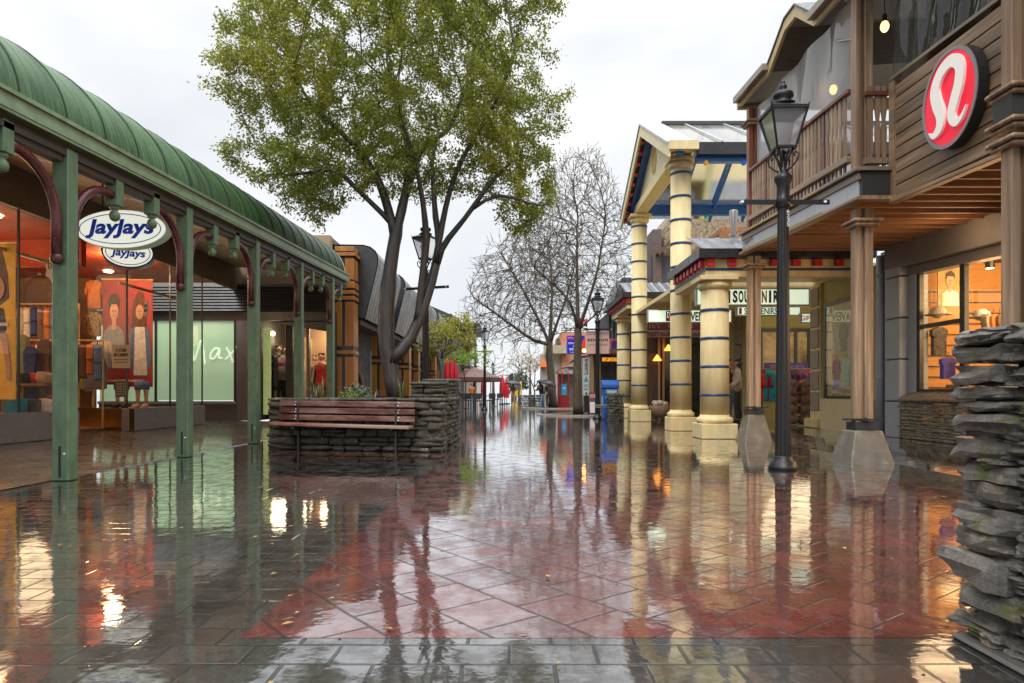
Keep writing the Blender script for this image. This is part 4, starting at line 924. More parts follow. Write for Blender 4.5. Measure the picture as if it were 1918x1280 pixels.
# ------------------------------------------------------------------ buildings further down on the left
gb = thing('gabled_building', (-7.2, 47, 0), 'dark building with a shallow gable and white windows beyond the arcade', 'building')
gm = M('charcoal_boards', (.05, .055, .06), rough=.6, var=.2, scale=3, bump=.1); wht = flat('white_trim', (.62, .63, .62), .5); pane = flat('dim_pane', (.10, .12, .13), .1)
x0, x1 = X_(790, 46), X_(846, 46)
MB().box(x0-4, x1, 46, 55, 0, Z_(588, 46)).build('wall', gm, gb)
mb = MB(); mb.prism([(x0-4, 45.6, Z_(578, 46)-.1), (X_(806, 46), 45.6, Z_(577, 46)+.12), (x1+.5, 45.6, Z_(597, 46)), (x1+.5, 45.6, Z_(602, 46)), (x0-4, 45.6, Z_(584, 46)-.1)], (0, 10, 0)); mb.build('roof', slate_m, gb)
for a, b, c, d in ((808, 818, 590, 604), (826, 832, 594, 618), (834, 840, 597, 618)):
    m = MB(); m.box(X_(a, 45.9)-.08, X_(b, 45.9)+.08, 45.92, 46, Z_(d, 46)-.08, Z_(c, 46)+.08); w_ = m.build('window', wht, gb); MB().box(X_(a, 45.9), X_(b, 45.9), 45.9, 45.93, Z_(d, 46), Z_(c, 46)).build('pane', pane, w_)
bb = thing('balcony_building', (-4.5, 57, 0), 'brown timber building with stacked balconies down the left side of the street', 'building')
bm_ = wood('weathered_boards', (.16, .12, .085), axis='z', rough=.6)
x1 = X_(886, 56); MB().box(x1-6, x1-.8, 57, 66, 0, Z_(612, 56)).build('wall', M('beige_wall', (.33, .28, .22), rough=.7), bb)
for yy in (648, 672, 690):
    z = Z_(yy, 56); MB().box(x1-4, x1+.3, 55.6, 57, z, z+.15).build('balcony_floor', bm_, bb)
    for k in range(16): MB().box(x1-3.9+k*.27, x1-3.85+k*.27, 55.62, 55.66, z+.15, z+1).build('baluster', bm_, bb)
    MB().box(x1-4, x1+.3, 55.6, 55.7, z+1, z+1.08).build('handrail', bm_, bb)
for x in (x1+.2, x1-1.8, x1-3.6): MB().box(x-.1, x+.1, 55.6, 55.8, 0, Z_(614, 56)).build('post', bm_, bb)
MB().box(x1-6.3, x1+.6, 55, 66, Z_(614, 56), Z_(608, 56)).build('roof', slate_m, bb)
fb = thing('low_building', (-5, 76, 0), 'pale low building at the far left end of the street', 'building')
MB().box(-16, X_(905, 74), 74, 84, 0, Z_(700, 74)).build('wall', M('pale_wall', (.5, .48, .44)), fb); MB().box(-16, X_(909, 73), 73.4, 84, Z_(700, 74), Z_(695, 74)).build('roof', slate_m, fb)
mb = MB(); mb.tube([P(859, 720, 60), P(859, 565, 60)], [.06, .04], 6); tag(mb.build('flagpole', wht), 'tall thin white mast rising behind the left buildings', 'pole')
# closed red parasols, pavilion parasol, cafe tables and chairs
redm = M('red_canvas', (.62, .015, .03), rough=.6, var=.2, scale=8, bump=.2)
def closed_parasol(x, Y, h, z0, label, r=.15):
    r *= .72
    t = thing('closed_parasol', (x, Y, 0), label, 'parasol', 'closed red parasols on the left')
    MB().tube([(x, Y, 0), (x, Y, h+.08)], .025, 6).build('pole', fr_m, t); MB().lathe([(.28, 0), (.28, .06), (.05, .09)], (x, Y, 0), 14).build('base', fr_m, t)
    n = 16; prof = [(.03, h), (r*.5, h-.25), (r*.9, h-.7), (r, z0+.35), (r*.75, z0+.2), (r*1.05, z0)]; vs = []
    for rr, z in prof:
        for k in range(n): q = rr*(1+.18*math.cos(4*6.2832*k/n)); vs.append((x+q*math.cos(6.2832*k/n), Y+q*math.sin(6.2832*k/n), z))
    mb = MB(); mb.add(vs, [(i*n+k, i*n+(k+1) % n, (i+1)*n+(k+1) % n, (i+1)*n+k) for i in range(len(prof)-1) for k in range(n)]); mb.build('canopy', redm, t, True)
for px, Y, h, z0, l_, r in ((837, 33, 2.75, 1.2, 'tall closed red parasol nearest the timber arcade', .16), (845, 33.4, 2.72, 1.2, 'closed red parasol second from the timber arcade', .16), (853, 33.8, 2.65, 1.2, 'closed red parasol third from the timber arcade, by the lime tree', .16),
                            (904, 54, 2.3, .7, 'slim closed red parasol under the brown pavilion canopy', .17), (941, 56, 2.35, .6, 'fat closed red parasol standing in the open street, left of pair', .3), (949, 58, 2.1, .5, 'fat closed red parasol standing in the open street, right of pair', .28)):
    closed_parasol(X_(px, Y), Y, h, z0, l_, r)
pv = thing('pavilion_parasol', (X_(888, 47), 47, 0), 'broad brown hexagonal pavilion canopy over the cafe tables', 'parasol'); x = X_(888, 47)
brn = M('brown_canvas', (.11, .045, .032), rough=.5, var=.25, scale=3, bump=.1)
za, ze, rr = Z_(689, 47), Z_(708, 47), X_(940, 47)-x
MB().lathe([(rr, ze-.28), (rr, ze), (.12, za), (.0, za+.03)], (x, 47, 0), 6, rot=R(10), cap=False).build('canopy', brn, pv, solid=.03)
MB().tube([(x, 47, 0), (x, 47, za)], .07, 8).build('pole', bm_, pv)
for k in range(6):
    a = R(10)+k*math.pi/3; MB().beam((x+math.cos(a)*rr*.97, 47+math.sin(a)*rr*.97, 0), (x+math.cos(a)*rr*.97, 47+math.sin(a)*rr*.97, ze), .07, .07).build('post', bm_, pv)
chm = M('dark_cafe_chair', (.035, .035, .035), rough=.4, bump=0)
def chair_proto(loc, label):
    x, Y, z = loc; t = thing('cafe_chair', loc, label, 'chair', 'dark chairs at the pavilion cafe')
    MB().box(x-.22, x+.22, Y-.22, Y+.22, .43, .47).build('seat', chm, t); MB().box(x-.22, x+.22, Y+.2, Y+.23, .55, .9).build('backrest', chm, t)
    for a in (-.2, .2):
        for b in (-.2, .2): MB().box(x+a-.015, x+a+.015, Y+b-.015, Y+b+.015, 0, .43 if b < 0 else .6).build('leg', chm, t)
    return t
cspots = [(866, 39, 180, 'nearest dark chair left of the black lamp post'), (880, 42, 160, 'dark chair behind the nearest one under the pavilion edge'), (893, 38.5, 175, 'dark chair in front with its back to the street, beside the lamp post'), (898, 43, 20, 'dark chair facing out under the pavilion, left of the lamp post'),
          (872, 46, 90, 'dark chair at the left post of the pavilion'), (920, 44, 200, 'dark chair right of the lamp post under the pavilion'), (928, 48, 250, 'dark chair at the right post of the pavilion'), (912, 41, 100, 'dark chair touching the right side of the lamp post'), (936, 53, 190, 'dark chair between pavilion and fat red parasols')]
c0 = None
for px, Y, a, l_ in cspots:
    if c0 is None: c0 = chair_proto((X_(px, Y), Y, 0), l_); c0.rotation_euler.z = R(a)
    else: copy_tree(c0, (X_(px, Y), Y, 0), R(a), l_)
t0 = None
for px, Y, l_ in ((873, 40.5, 'round cafe table among the nearest dark chairs'), (906, 42.5, 'round cafe table left of the black lamp post base'), (924, 46, 'round cafe table right under the pavilion canopy'), (945, 55, 'round cafe table beside the fat red parasols')):
    x = X_(px, Y)
    if t0 is None:
        t0 = thing('cafe_table', (x, Y, 0), l_, 'table', 'cafe tables'); MB().lathe([(.4, .72), (.4, .75)], (x, Y, 0), 20).build('tabletop', chm, t0); MB().tube([(x, Y, 0), (x, Y, .72)], .03, 8).build('leg', chm, t0); MB().lathe([(.22, 0), (.2, .03), (.03, .05)], (x, Y, 0), 14).build('foot', chm, t0)
    else: copy_tree(t0, (x, Y, 0), 0, l_)
pp = V((X_(884, 45), 45, 0)); figure('person', pp, R(20), 'person in an orange top seated area under the pavilion', 'person', 1.55, skin_tone, fab['orange'], .9, fab['denim'], fab['black'], 'short')['label'] = 'person in an orange top standing under the brown pavilion'
# ------------------------------------------------------------------ street lamps
lampm = M('black_lamp_paint', (.010, .010, .012), rough=.36, spec=.35, var=.3, scale=8, bump=.15, bscale=60)
lgl = glass('lantern_glass', (.92, .93, .93), .1, .9, 1.5, dirt=.34)
def street_lamp(loc, label, rz=0, number=True, parts=None):
    x, Y, _ = loc; o = V((x, Y, 0)); t = thing('street_lamp', loc, label, 'street lamp', 'black gas-style street lamps')
    MB().lathe([(.17, 0), (.17, .035), (.155, .05), (.15, .09), (.12, .105), (.11, .14), (.105, .16)], o, 24).build('base', lampm, t, True)
    n = 32; prof = [(.093, .15), (.088, .5), (.076, 1.6), (.064, 2.9), (.06, 3.12)]; vs = []
    for r, z in prof:
        for k in range(n): q = r*(1 - (.10 if k % 4 == 0 else 0)); vs.append((x+q*math.cos(6.2832*k/n), Y+q*math.sin(6.2832*k/n), z))
    mb = MB(); mb.add(vs, [(i*n+k, i*n+(k+1) % n, (i+1)*n+(k+1) % n, (i+1)*n+k) for i in range(len(prof)-1) for k in range(n)]); mb.build('pole', lampm, t)
    MB().lathe([(.085, 3.10), (.085, 3.2), (.075, 3.22), (.072, 3.36), (.10, 3.42), (.105, 3.46), (.07, 3.5), (.055, 3.54), (.03, 3.58), (.022, 3.78)], o, 20).build('neck', lampm, t, True)
    mb = MB(); mb.box(x-.47, x+.55, Y-.012, Y+.012, 3.14, 3.195); ca = mb.build('ladder_bar', lampm, t)
    for s in (-1, 1): m2 = MB(); m2.tube([(x+s*.49, Y-.03, 3.168), (x+s*.49, Y+.03, 3.168)], .018, 8); m2.build('eyelet', bolt_m, ca)
    for a in (45, 135, 225, 315):
        d = V((math.cos(R(a)), math.sin(R(a)), 0)); pts = [o + d*.03 + UZ*3.52, o + d*.10 + UZ*3.56, o + d*.17 + UZ*3.63, o + d*.185 + UZ*3.70, o + d*.15 + UZ*3.735, o + d*.125 + UZ*3.71, o + d*.14 + UZ*3.685]
        MB().tube(pts, .011, 6).build('scroll', lampm, t, True)
        pts = [o + d*.02 + UZ*3.55, o + d*.055 + UZ*3.66, o + d*.13 + UZ*3.80]; MB().tube(pts, .014, 6).build('cradle', lampm, t, True)
    zb, zt, rb, rt_ = 3.79, 4.22, .115, .222; cs = [(1, 1), (-1, 1), (-1, -1), (1, -1)]
    fr = MB(); s2 = .72
    for i in range(4):
        a, b = cs[i], cs[(i+1) % 4]
        pb = o + V((a[0]*rb*s2*1.3, a[1]*rb*s2*1.3, zb)); pt = o + V((a[0]*rt_*s2*1.3, a[1]*rt_*s2*1.3, zt)); qb = o + V((b[0]*rb*s2*1.3, b[1]*rb*s2*1.3, zb)); qt = o + V((b[0]*rt_*s2*1.3, b[1]*rt_*s2*1.3, zt))
        fr.beam(pb, pt, .02, .02).beam(pb, qb, .03, .03).beam(pt, qt, .03, .035)
        fr.tube([pt + UZ*.01, pt + (pt-o-UZ*zt)*.08 + UZ*.05], [.016, .003], 6)
        k = .97; c_ = o + UZ*zb; MB().quad(c_ + (pb-c_)*k, c_ + (qb-c_)*k, o + UZ*zt + (qt-o-UZ*zt)*k, o + UZ*zt + (pt-o-UZ*zt)*k).build('pane', lgl, t)
    fr.build('lantern_frame', lampm, t)
    R4 = rt_*s2*1.3*math.sqrt(2)*1.04
    MB().lathe([(R4, 4.225), (R4*.98, 4.245), (.16, 4.30), (.13, 4.315)], o, 4, rot=R(45)).build('lantern_roof', lampm, t)
    MB().lathe([(.135, 4.31), (.14, 4.33), (.09, 4.36), (.095, 4.39), (.12, 4.41), (.115, 4.45), (.075, 4.475), (.05, 4.49), (.03, 4.5), (.045, 4.52), (.042, 4.55), (.018, 4.57), (.026, 4.585), (.006, 4.62)], o, 18).build('finial', lampm, t, True)
    MB().lathe([(.012, 3.79), (.014, 3.87), (.085, 3.90), (.125, 4.06), (.12, 4.08), (.02, 4.10)], o, 4, rot=R(45)).build('mantle', flat('white_mantle', (.7, .68, .64), .5), t, True)
    if number:
        for k, ch_ in enumerate('6235'): text(ch_, o + V((.028, -.075, 3.04 - k*.052)), UX, UZ, .042, flat('white_paint', (.75, .75, .75)) if k == 0 else bpy.data.materials['white_paint'], t, width=.03)
    t.rotation_euler = (0, 0, rz); return t
street_lamp((3.215, 8.1, 0), 'black fluted street lamp numbered 6235 in front of the timber balcony')
l2 = street_lamp((-1.86, 14.7, 0), 'black street lamp partly hidden by the leafy tree trunks behind the planter', R(-20), False)
copy_tree(l2, (-1.48, 37, 0), R(-35), 'black street lamp beside the pavilion cafe chairs')
copy_tree(l2, (3.03, 24.2, 0), R(0), 'black street lamp holding the pink lingerie sign')
copy_tree(l2, (X_(923, 80), 80, 0), R(0), 'most distant small street lamp above the pavilion canopy')
# ------------------------------------------------------------------ trees
def colonize(nodes_, parents, att, di, dk, step, iters, rs, bias=V((0, 0, 0)), jit=.15, inert=.55):
    pos = [np.array(p, float) for p in nodes_]; par = list(parents); att = np.array(att, float)
    best = np.full(len(att), 1e9); bi = np.zeros(len(att), int); start = 0; alive = np.ones(len(att), bool); b_ = np.array(bias)
    seen = set(); nch = {}
    for it in range(iters):
        for k in range(start, len(pos)):
            d = np.linalg.norm(att - pos[k], axis=1); m = d < best; best[m] = d[m]; bi[m] = k
        start = len(pos); alive &= best > dk
        act = alive & (best < di)
        if not act.any(): break
        ids = bi[act]; v = att[act] - np.array(pos)[ids]; v /= np.linalg.norm(v, axis=1)[:, None] + 1e-9
        acc = {}
        for i, q in zip(ids, v):
            if i in acc: acc[i] += q
            else: acc[i] = q.copy()
        for i, q in acc.items():
            d = q/(np.linalg.norm(q)+1e-9) + rs.normal(0, jit, 3) + b_
            if par[i] >= 0: e_ = pos[i]-pos[par[i]]; d = d + e_/(np.linalg.norm(e_)+1e-9)*inert
            d /= np.linalg.norm(d)+1e-9
            n = pos[i] + d*step
            ky = (i, tuple(np.round(d*3).astype(int)))
            if ky in seen or nch.get(i, 0) >= 3: alive[act & (bi == i)] = False; continue
            seen.add(ky); nch[i] = nch.get(i, 0) + 1
            pos.append(n); par.append(i)
        if len(pos) > 30000: break
    return pos, par
def branch_mesh(pos, par, tip, expo, fixed=None, minr=0.0, nb=8):
    n = len(pos); kids = [[] for _ in range(n)]
    for i, p in enumerate(par):
        if p >= 0: kids[p].append(i)
    rad = np.zeros(n)
    for i in range(n-1, -1, -1):
        rad[i] = tip if not kids[i] else sum(rad[k]**expo for k in kids[i])**(1/expo)
    if fixed:
        for i, r in fixed.items(): rad[i] = r
    mb = MB(); stack = [0]; done = set()
    roots = [i for i, p in enumerate(par) if p < 0]; stack = [(r_, None) for r_ in roots]
    while stack:
        i, pp = stack.pop(); chain = [i] if pp is None else [pp, i]
        while kids[chain[-1]]:
            c = max(kids[chain[-1]], key=lambda k: rad[k])
            for k in kids[chain[-1]]:
                if k != c: stack.append((k, chain[-1]))
            chain.append(c)
        if len(chain) < 2: continue
        r = [max(minr, rad[k])*(1 + (.16*noise.noise(V(pos[k])*5.0) if rad[k] > .02 else 0)) for k in chain]
        if pp is not None: r[0] = min(r[0], r[1]*1.35)
        pts = [V(pos[k]) for k in chain]
        sm = [pts[0]] + [pts[k]*.5 + (pts[k-1]+pts[k+1])*.25 for k in range(1, len(pts)-1)] + [pts[-1]]
        mx_ = max(r); mb.tube(sm, r, 10 if mx_ > .08 else (6 if mx_ > .03 else (4 if mx_ > .012 else 3)), cap=mx_ > .02)
    return mb, rad, kids
def in_poly(x, y, poly):
    c = False; j = len(poly)-1
    for i in range(len(poly)):
        if (poly[i][1] > y) != (poly[j][1] > y) and x < (poly[j][0]-poly[i][0])*(y-poly[i][1])/(poly[j][1]-poly[i][1])+poly[i][0]: c = not c
        j = i
    return c
def edge_dist(x, y, poly):
    best = 1e9
    for i in range(len(poly)):
        a = V((*poly[i], 0)); b = V((*poly[(i+1) % len(poly)], 0)); p = V((x, y, 0)); ab = b-a; t = max(0, min(1, (p-a).dot(ab)/ab.length_squared)); best = min(best, (p-a-ab*t).length)
    return best
def leaf_mesh(name, cents, dirs, size, mat, parent, rs, npc, spread, droop=.25, aspect=.5):
    n = len(cents)*npc; c = np.repeat(np.array(cents), npc, 0) + rs.normal(0, spread, (n, 3)); d = np.repeat(np.array(dirs), npc, 0)
    a = d*.5 + rs.normal(0, .8, (n, 3)); a[:, 2] -= droop; a /= np.linalg.norm(a, axis=1)[:, None]
    b = np.cross(a, rs.normal(0, 1, (n, 3))); b /= np.linalg.norm(b, axis=1)[:, None]
    l = size*rs.uniform(.6, 1.35, (n, 1)); w_ = l*aspect*.5
    vs = np.empty((n, 4, 3)); vs[:, 0] = c; vs[:, 1] = c + a*l*.45 + b*w_; vs[:, 2] = c + a*l; vs[:, 3] = c + a*l*.45 - b*w_
    off = np.array(wloc(parent)); vs = vs.reshape(-1, 3) - off
    me = bpy.data.meshes.new(name); me.vertices.add(n*4); me.vertices.foreach_set('co', vs.ravel()); me.loops.add(n*4); me.loops.foreach_set('vertex_index', np.arange(n*4))
    me.polygons.add(n); me.polygons.foreach_set('loop_start', np.arange(n)*4); me.polygons.foreach_set('loop_total', np.full(n, 4)); me.update(calc_edges=True)
    at = me.attributes.new('tint', 'FLOAT', 'FACE'); at.data.foreach_set('value', np.clip(rs.normal(.5, .25, n), 0, 1))
    me.materials.append(mat); o = bpy.data.objects.new(name, me); col.objects.link(o); o.parent = parent; return o
def leaf_mat(name, a, b, c, trl=.35, cs=.5):
    m, nt, out = nodes(name)
    at = N(nt, 'ShaderNodeAttribute', attribute_name='tint'); f = noise_fac(nt, coords(nt), cs, 3, .5, .38, .62)
    base = mixc(nt, at.outputs['Fac'], c4(a), c4(b)); base = mixc(nt, f, base, mixc(nt, at.outputs['Fac'], c4(a), c4(c)))
    p = N(nt, 'ShaderNodeBsdfPrincipled'); L(nt, base, p.inputs['Base Color']); p.inputs['Roughness'].default_value = .38
    t = N(nt, 'ShaderNodeBsdfTranslucent'); L(nt, mixc(nt, 1.0, base, (1.5, 1.5, .8, 1), 'MULTIPLY'), t.inputs[0])
    mx_ = N(nt, 'ShaderNodeMixShader'); mx_.inputs[0].default_value = trl; L(nt, p.outputs[0], mx_.inputs[1]); L(nt, t.outputs[0], mx_.inputs[2]); L(nt, mx_.outputs[0], out.inputs[0])
    return m
bark_dark = M('wet_dark_bark', (.030, .026, .024), rough=.42, var=.6, scale=7, stretch=(2.5, 2.5, .4), bump=1.0, bscale=9, c2=(.10, .10, .10), c2lo=.56, c2hi=.72, c2scale=2, c2stretch=(1.5, 1.5, .4))
bark_grey = M('grey_bark', (.07, .048, .03), rough=.55, var=.45, scale=6, stretch=(2, 2, .5), bump=.8, bscale=20, c2=(.12, .12, .06), c2lo=.55, c2hi=.7, c2scale=3)
# --- the leafy tree in the planter
TY = 12.9
def tp(px, py, dy=0): p = P(px, py, TY); return V((p.x, TY+dy, p.z))
crown = [(470, -60), (425, 60), (396, 135), (388, 195), (402, 262), (440, 325), (500, 352), (545, 402), (602, 415), (660, 385), (722, 402), (775, 385), (862, 362), (920, 372), (952, 440), (1000, 432), (1048, 352), (1038, 270), (1062, 180), (1082, 90), (1066, 0), (1030, -90), (900, -170), (700, -180), (540, -130)]
rs = np.random.RandomState(5); rr = random.Random(5)
lt = thing('leafy_tree', (X_(738, TY), TY, .72), 'large olive-green leafy tree growing in the stone planter', 'tree')
sk_ = []; sp_ = []; fx = {}
def path(pts, par, r0, r1, dys=None, sub=4):
    last = par; m = len(pts)
    for i in range(m):
        dy = dys[i] if dys else 0; q = tp(pts[i][0], pts[i][1], dy)
        if last is None or last < 0: sk_.append(q); sp_.append(-1); last = len(sk_)-1; fx[last] = r0; continue
        a = V(sk_[last]); k = max(1, int((q-a).length/.22))
        for j in range(1, k+1):
            sk_.append(a.lerp(q, j/k)); sp_.append(last); last = len(sk_)-1; fx[last] = r0 + (r1-r0)*(i-1+j/k)/(max(1, m-1))
    return last
t1 = path([(742, 745), (736, 715), (728, 680)], None, .185, .15)
t2 = path([(722, 640), (724, 570), (730, 510), (738, 455), (741, 442)], t1, .15, .12)
e1 = path([(728, 395), (714, 345), (690, 305), (655, 270), (600, 225)], t2, .085, .035, [0, -.1, -.3, -.5, -.9])
e2 = path([(752, 395), (762, 340), (770, 300), (745, 210), (720, 130)], t2, .09, .035, [0, .1, .1, .3, .5])
e3 = path([(790, 260), (835, 225), (860, 140)], e2-9, .06, .035, [.2, .6, .9])
s1 = path([(752, 660), (772, 630), (790, 580), (806, 530), (816, 490)], t1, .115, .085, [0, .05, .1, .15, .15])
s2 = path([(822, 452), (812, 400), (808, 350), (800, 280), (812, 200)], s1, .065, .03, [.2, .3, .4, .7, 1.0])
s3 = path([(800, 445), (798, 400), (790, 340), (770, 270)], s1-4, .06, .03, [-.1, -.3, -.5, -.8])
s4 = path([(832, 385), (850, 330), (880, 280), (930, 210), (965, 130)], s2-12, .055, .03, [.2, 0, -.2, -.4, -.6])
s5 = path([(825, 462), (855, 432), (888, 398), (910, 365), (950, 330)], s1, .06, .03, [.1, -.1, -.3, -.4, -.6])
s6 = path([(935, 372), (985, 395), (1020, 402)], s5-3, .03, .02, [-.4, -.5, -.5])
e4 = path([(640, 330), (590, 330), (520, 320)], e1-10, .04, .02, [-.5, -.2, .3])
att = []
while len(att) < 5200:
    x, y = rr.uniform(385, 1085), rr.uniform(-180, 445)
    if not in_poly(x, y, crown): continue
    e = edge_dist(x, y, crown); D = min(1.0, e/210)**.5*2.9
    dy = rr.uniform(-1, 1)*D + .2; p = tp(x, y, dy)
    if noise.noise(V((p.x*.75, p.y*.75, p.z*.75))*1.0) < -.17: continue          # gaps between the clumps
    if y > 330 and 770 < x < 905 and rr.random() < .75: continue
    att.append(p)
pos, par = colonize(sk_, sp_, att, 1.6, .24, .13, 90, rs, jit=.22)
mb, rad, kids = branch_mesh(pos, par, .0042, 2.35, fx, .004)
mb.build('trunk', bark_dark, lt, smooth=True, recalc=False)
n0 = len(sk_); cents = []; dirs = []
for i in range(n0, len(pos)):
    if rad[i] < .0115:
        d = pos[i]-pos[par[i]]; cents.append(pos[i]); dirs.append(d/(np.linalg.norm(d)+1e-9))
bare = [noise.noise(V(c)*1.4 + V((7, 3, 1))) > .5 for c in cents]; cents = [c for c, b in zip(cents, bare) if not b]; dirs = [c for c, b in zip(dirs, bare) if not b]; npc = max(5, int(180000/len(cents))); print('leafy', len(pos), len(cents), npc)
lm = leaf_mat('olive_leaf', (.085, .115, .014), (.38, .36, .035), (.23, .26, .03), .4, .8)
leaf_mesh('crown', cents, dirs, .062, lm, lt, rs, npc, .07)
# bare twigs at the left edge of the crown
# --- bare trees on the right
def bare_tree(px, Y, base_py, crown_, skel, label, natt, tip, depth, seed, name='bare_tree', r0=.2, group='bare street trees', leafy=None, bark=None, step=.22, dk=.5, minr=.008, spray=.0):
    rs = np.random.RandomState(seed); rr = random.Random(seed); base = V((X_(px, Y), Y, 0))
    t = thing(name, base, label, 'tree', group); nod = [base]; pr = [-1]; fx = {0: r0*1.25}
    for pts, frm, ra, rb, dy in skel:
        last = frm if frm >= 0 else 0
        if frm == -2: last = len(nod)-1
        if frm >= 1000: last = marks[frm-1000]
        m = len(pts)
        for i, (x, y) in enumerate(pts):
            q = P(x, y, Y); q.y = Y + dy*(i+1)/m; a = V(nod[last]); k = max(1, int((q-a).length/.4))
            for j in range(1, k+1): nod.append(a.lerp(q, j/k)); pr.append(last); last = len(nod)-1; fx[last] = ra+(rb-ra)*(i+j/k)/m
        if not hasattr(bare_tree, 'm'): pass
        marks.append(last)
    att = []; g_ = 0
    xs = [c[0] for c in crown_]; ys = [c[1] for c in crown_]
    while len(att) < natt and g_ < 400000:
        g_ += 1; x, y = rr.uniform(min(xs), max(xs)), rr.uniform(min(ys), max(ys))
        if not in_poly(x, y, crown_): continue
        D = min(1, edge_dist(x, y, crown_)/90)**.5*depth; p = P(x, y, Y); p.y = Y + rr.uniform(-1, 1)*D; att.append(p)
    pos, par = colonize(nod, pr, att, 4.5, dk, step, 70, rs, jit=.09, bias=V((0, 0, .06)), inert=1.0)
    hask = set(par); n1 = len(pos)
    for i in range(len(nod), n1):                       # fine side twigs
        if i not in hask or rs.rand() < spray:
            for _ in range(3 if i not in hask else 1):
                d = pos[i]-pos[par[i]]; d = d/(np.linalg.norm(d)+1e-9) + rs.normal(0, .55, 3) + np.array((0, 0, .25)); d /= np.linalg.norm(d); l = step*rs.uniform(1.2, 2.8); p1 = pos[i]+d*l*.5
                pos.append(p1); par.append(i); pos.append(p1 + (d+rs.normal(0, .25, 3))*l*.5); par.append(len(pos)-2)
    mb, rad, kids = branch_mesh(pos, par, tip, 2.3, fx, minr)
    mb.build('trunk', bark or bark_grey, t, smooth=True, recalc=False)
    cents = [pos[i] for i in range(len(nod), len(pos)) if rad[i] < tip*2.2]; dirs = [(pos[i]-pos[par[i]])/(np.linalg.norm(pos[i]-pos[par[i]])+1e-9) for i in range(len(nod), len(pos)) if rad[i] < tip*2.2]
    if leafy: leaf_mesh('crown', cents, dirs, leafy[0], leafy[1], t, rs, leafy[2], leafy[3], aspect=.7)
    return t
marks = []
bare_tree(1083, 28.1, 777, [(1000, 560), (960, 470), (985, 400), (1040, 330), (1062, 300), (1100, 290), (1122, 300), (1150, 350), (1172, 420), (1180, 500), (1170, 560), (1120, 590), (1060, 600)],
          [([(1081, 700), (1083, 620)], -1, .21, .15, 0), ([(1070, 570), (1040, 540), (1000, 510)], 1000, .07, .03, -.8), ([(1082, 560), (1082, 480), (1085, 400)], 1000, .10, .03, .6), ([(1100, 570), (1118, 510), (1130, 430)], 1000, .08, .03, -.4), ([(1092, 610), (1120, 585), (1155, 560)], 1000, .05, .02, .5)],
          'tall bare tree with buds beside the phone box, nearer of the pair', 6000, .004, 3.0, 11, step=.2, dk=.3, spray=.5, minr=.0085)
marks = []
bare_tree(1036, 41, 763, [(880, 620), (872, 545), (890, 500), (930, 450), (990, 430), (1050, 430), (1085, 470), (1090, 560), (1075, 620), (1020, 650), (960, 650), (920, 640)],
          [([(1033, 710), (1028, 660), (1030, 645)], -1, .26, .2, 0), ([(1000, 640), (960, 612), (915, 580), (885, 560)], 1000, .11, .04, -1.0), ([(1010, 600), (980, 540), (950, 490)], 1000, .11, .04, 1.0), ([(1032, 600), (1035, 540), (1030, 470)], 1000, .13, .04, .4), ([(1045, 600), (1060, 560), (1075, 500)], 1000, .1, .04, -.8)],
          'wide bare tree spreading leftwards over the street, farther of the pair', 6000, .0052, 4.0, 23, r0=.26, step=.28, dk=.4, spray=.5, minr=.012)
blossom = leaf_mat('pale_blossom', (.42, .34, .30), (.62, .52, .46), (.5, .42, .32), .3, .8)
marks = []
bare_tree(1002, 62, 757, [(955, 690), (965, 672), (1000, 668), (1035, 672), (1048, 690), (1030, 708), (985, 706)], [([(1001, 725)], -1, .07, .06, 0), ([(985, 700), (970, 690)], 1000, .05, .03, 0), ([(1002, 698), (1005, 680)], 1000, .05, .03, 0), ([(1020, 702), (1035, 690)], 1000, .05, .03, 0)],
          'small pale blossom tree in the middle of the far street', 260, .012, 1.6, 31, 'blossom_tree', .07, 'blossom trees', (.11, blossom, 8, .18), step=.3, dk=.5)
yl = leaf_mat('yellow_leaf', (.16, .22, .02), (.50, .42, .05), (.42, .30, .10), .4, 1.2); lml = leaf_mat('lime_leaf', (.16, .30, .02), (.34, .46, .05), (.25, .38, .03), .4, 1.2)
marks = []
bare_tree(826, 27.5, 790, [(785, 650), (800, 612), (835, 600), (868, 594), (888, 615), (896, 645), (870, 660), (845, 665), (815, 676), (795, 672)], [([(824, 700), (826, 672)], -1, .05, .04, 0), ([(812, 660), (800, 645)], 1000, .03, .015, .2), ([(838, 645), (855, 620)], 1000, .03, .015, -.2), ([(850, 655), (880, 640)], 1000, .025, .012, .2)],
          'small yellow-green maple behind the stone planter piers', 520, .006, 1.3, 41, 'maple_tree', .06, 'young maples on the left', (.085, yl, 7, .07), bark=bark_dark, step=.12, dk=.22, minr=.006)
marks = []
bare_tree(872, 30.5, 775, [(838, 672), (850, 662), (880, 655), (905, 662), (920, 672), (900, 682), (870, 690), (850, 684)], [([(872, 720), (873, 690)], -1, .03, .025, 0), ([(855, 678), (845, 672)], 1000, .018, .01, .1), ([(890, 675), (910, 670)], 1000, .018, .01, -.1)],
          'slender lime-green sapling in front of the brown pavilion canopy', 240, .005, .8, 43, 'maple_tree', .03, 'young maples on the left', (.08, lml, 7, .08), bark=bark_dark, step=.1, dk=.2, minr=.006)
marks = []
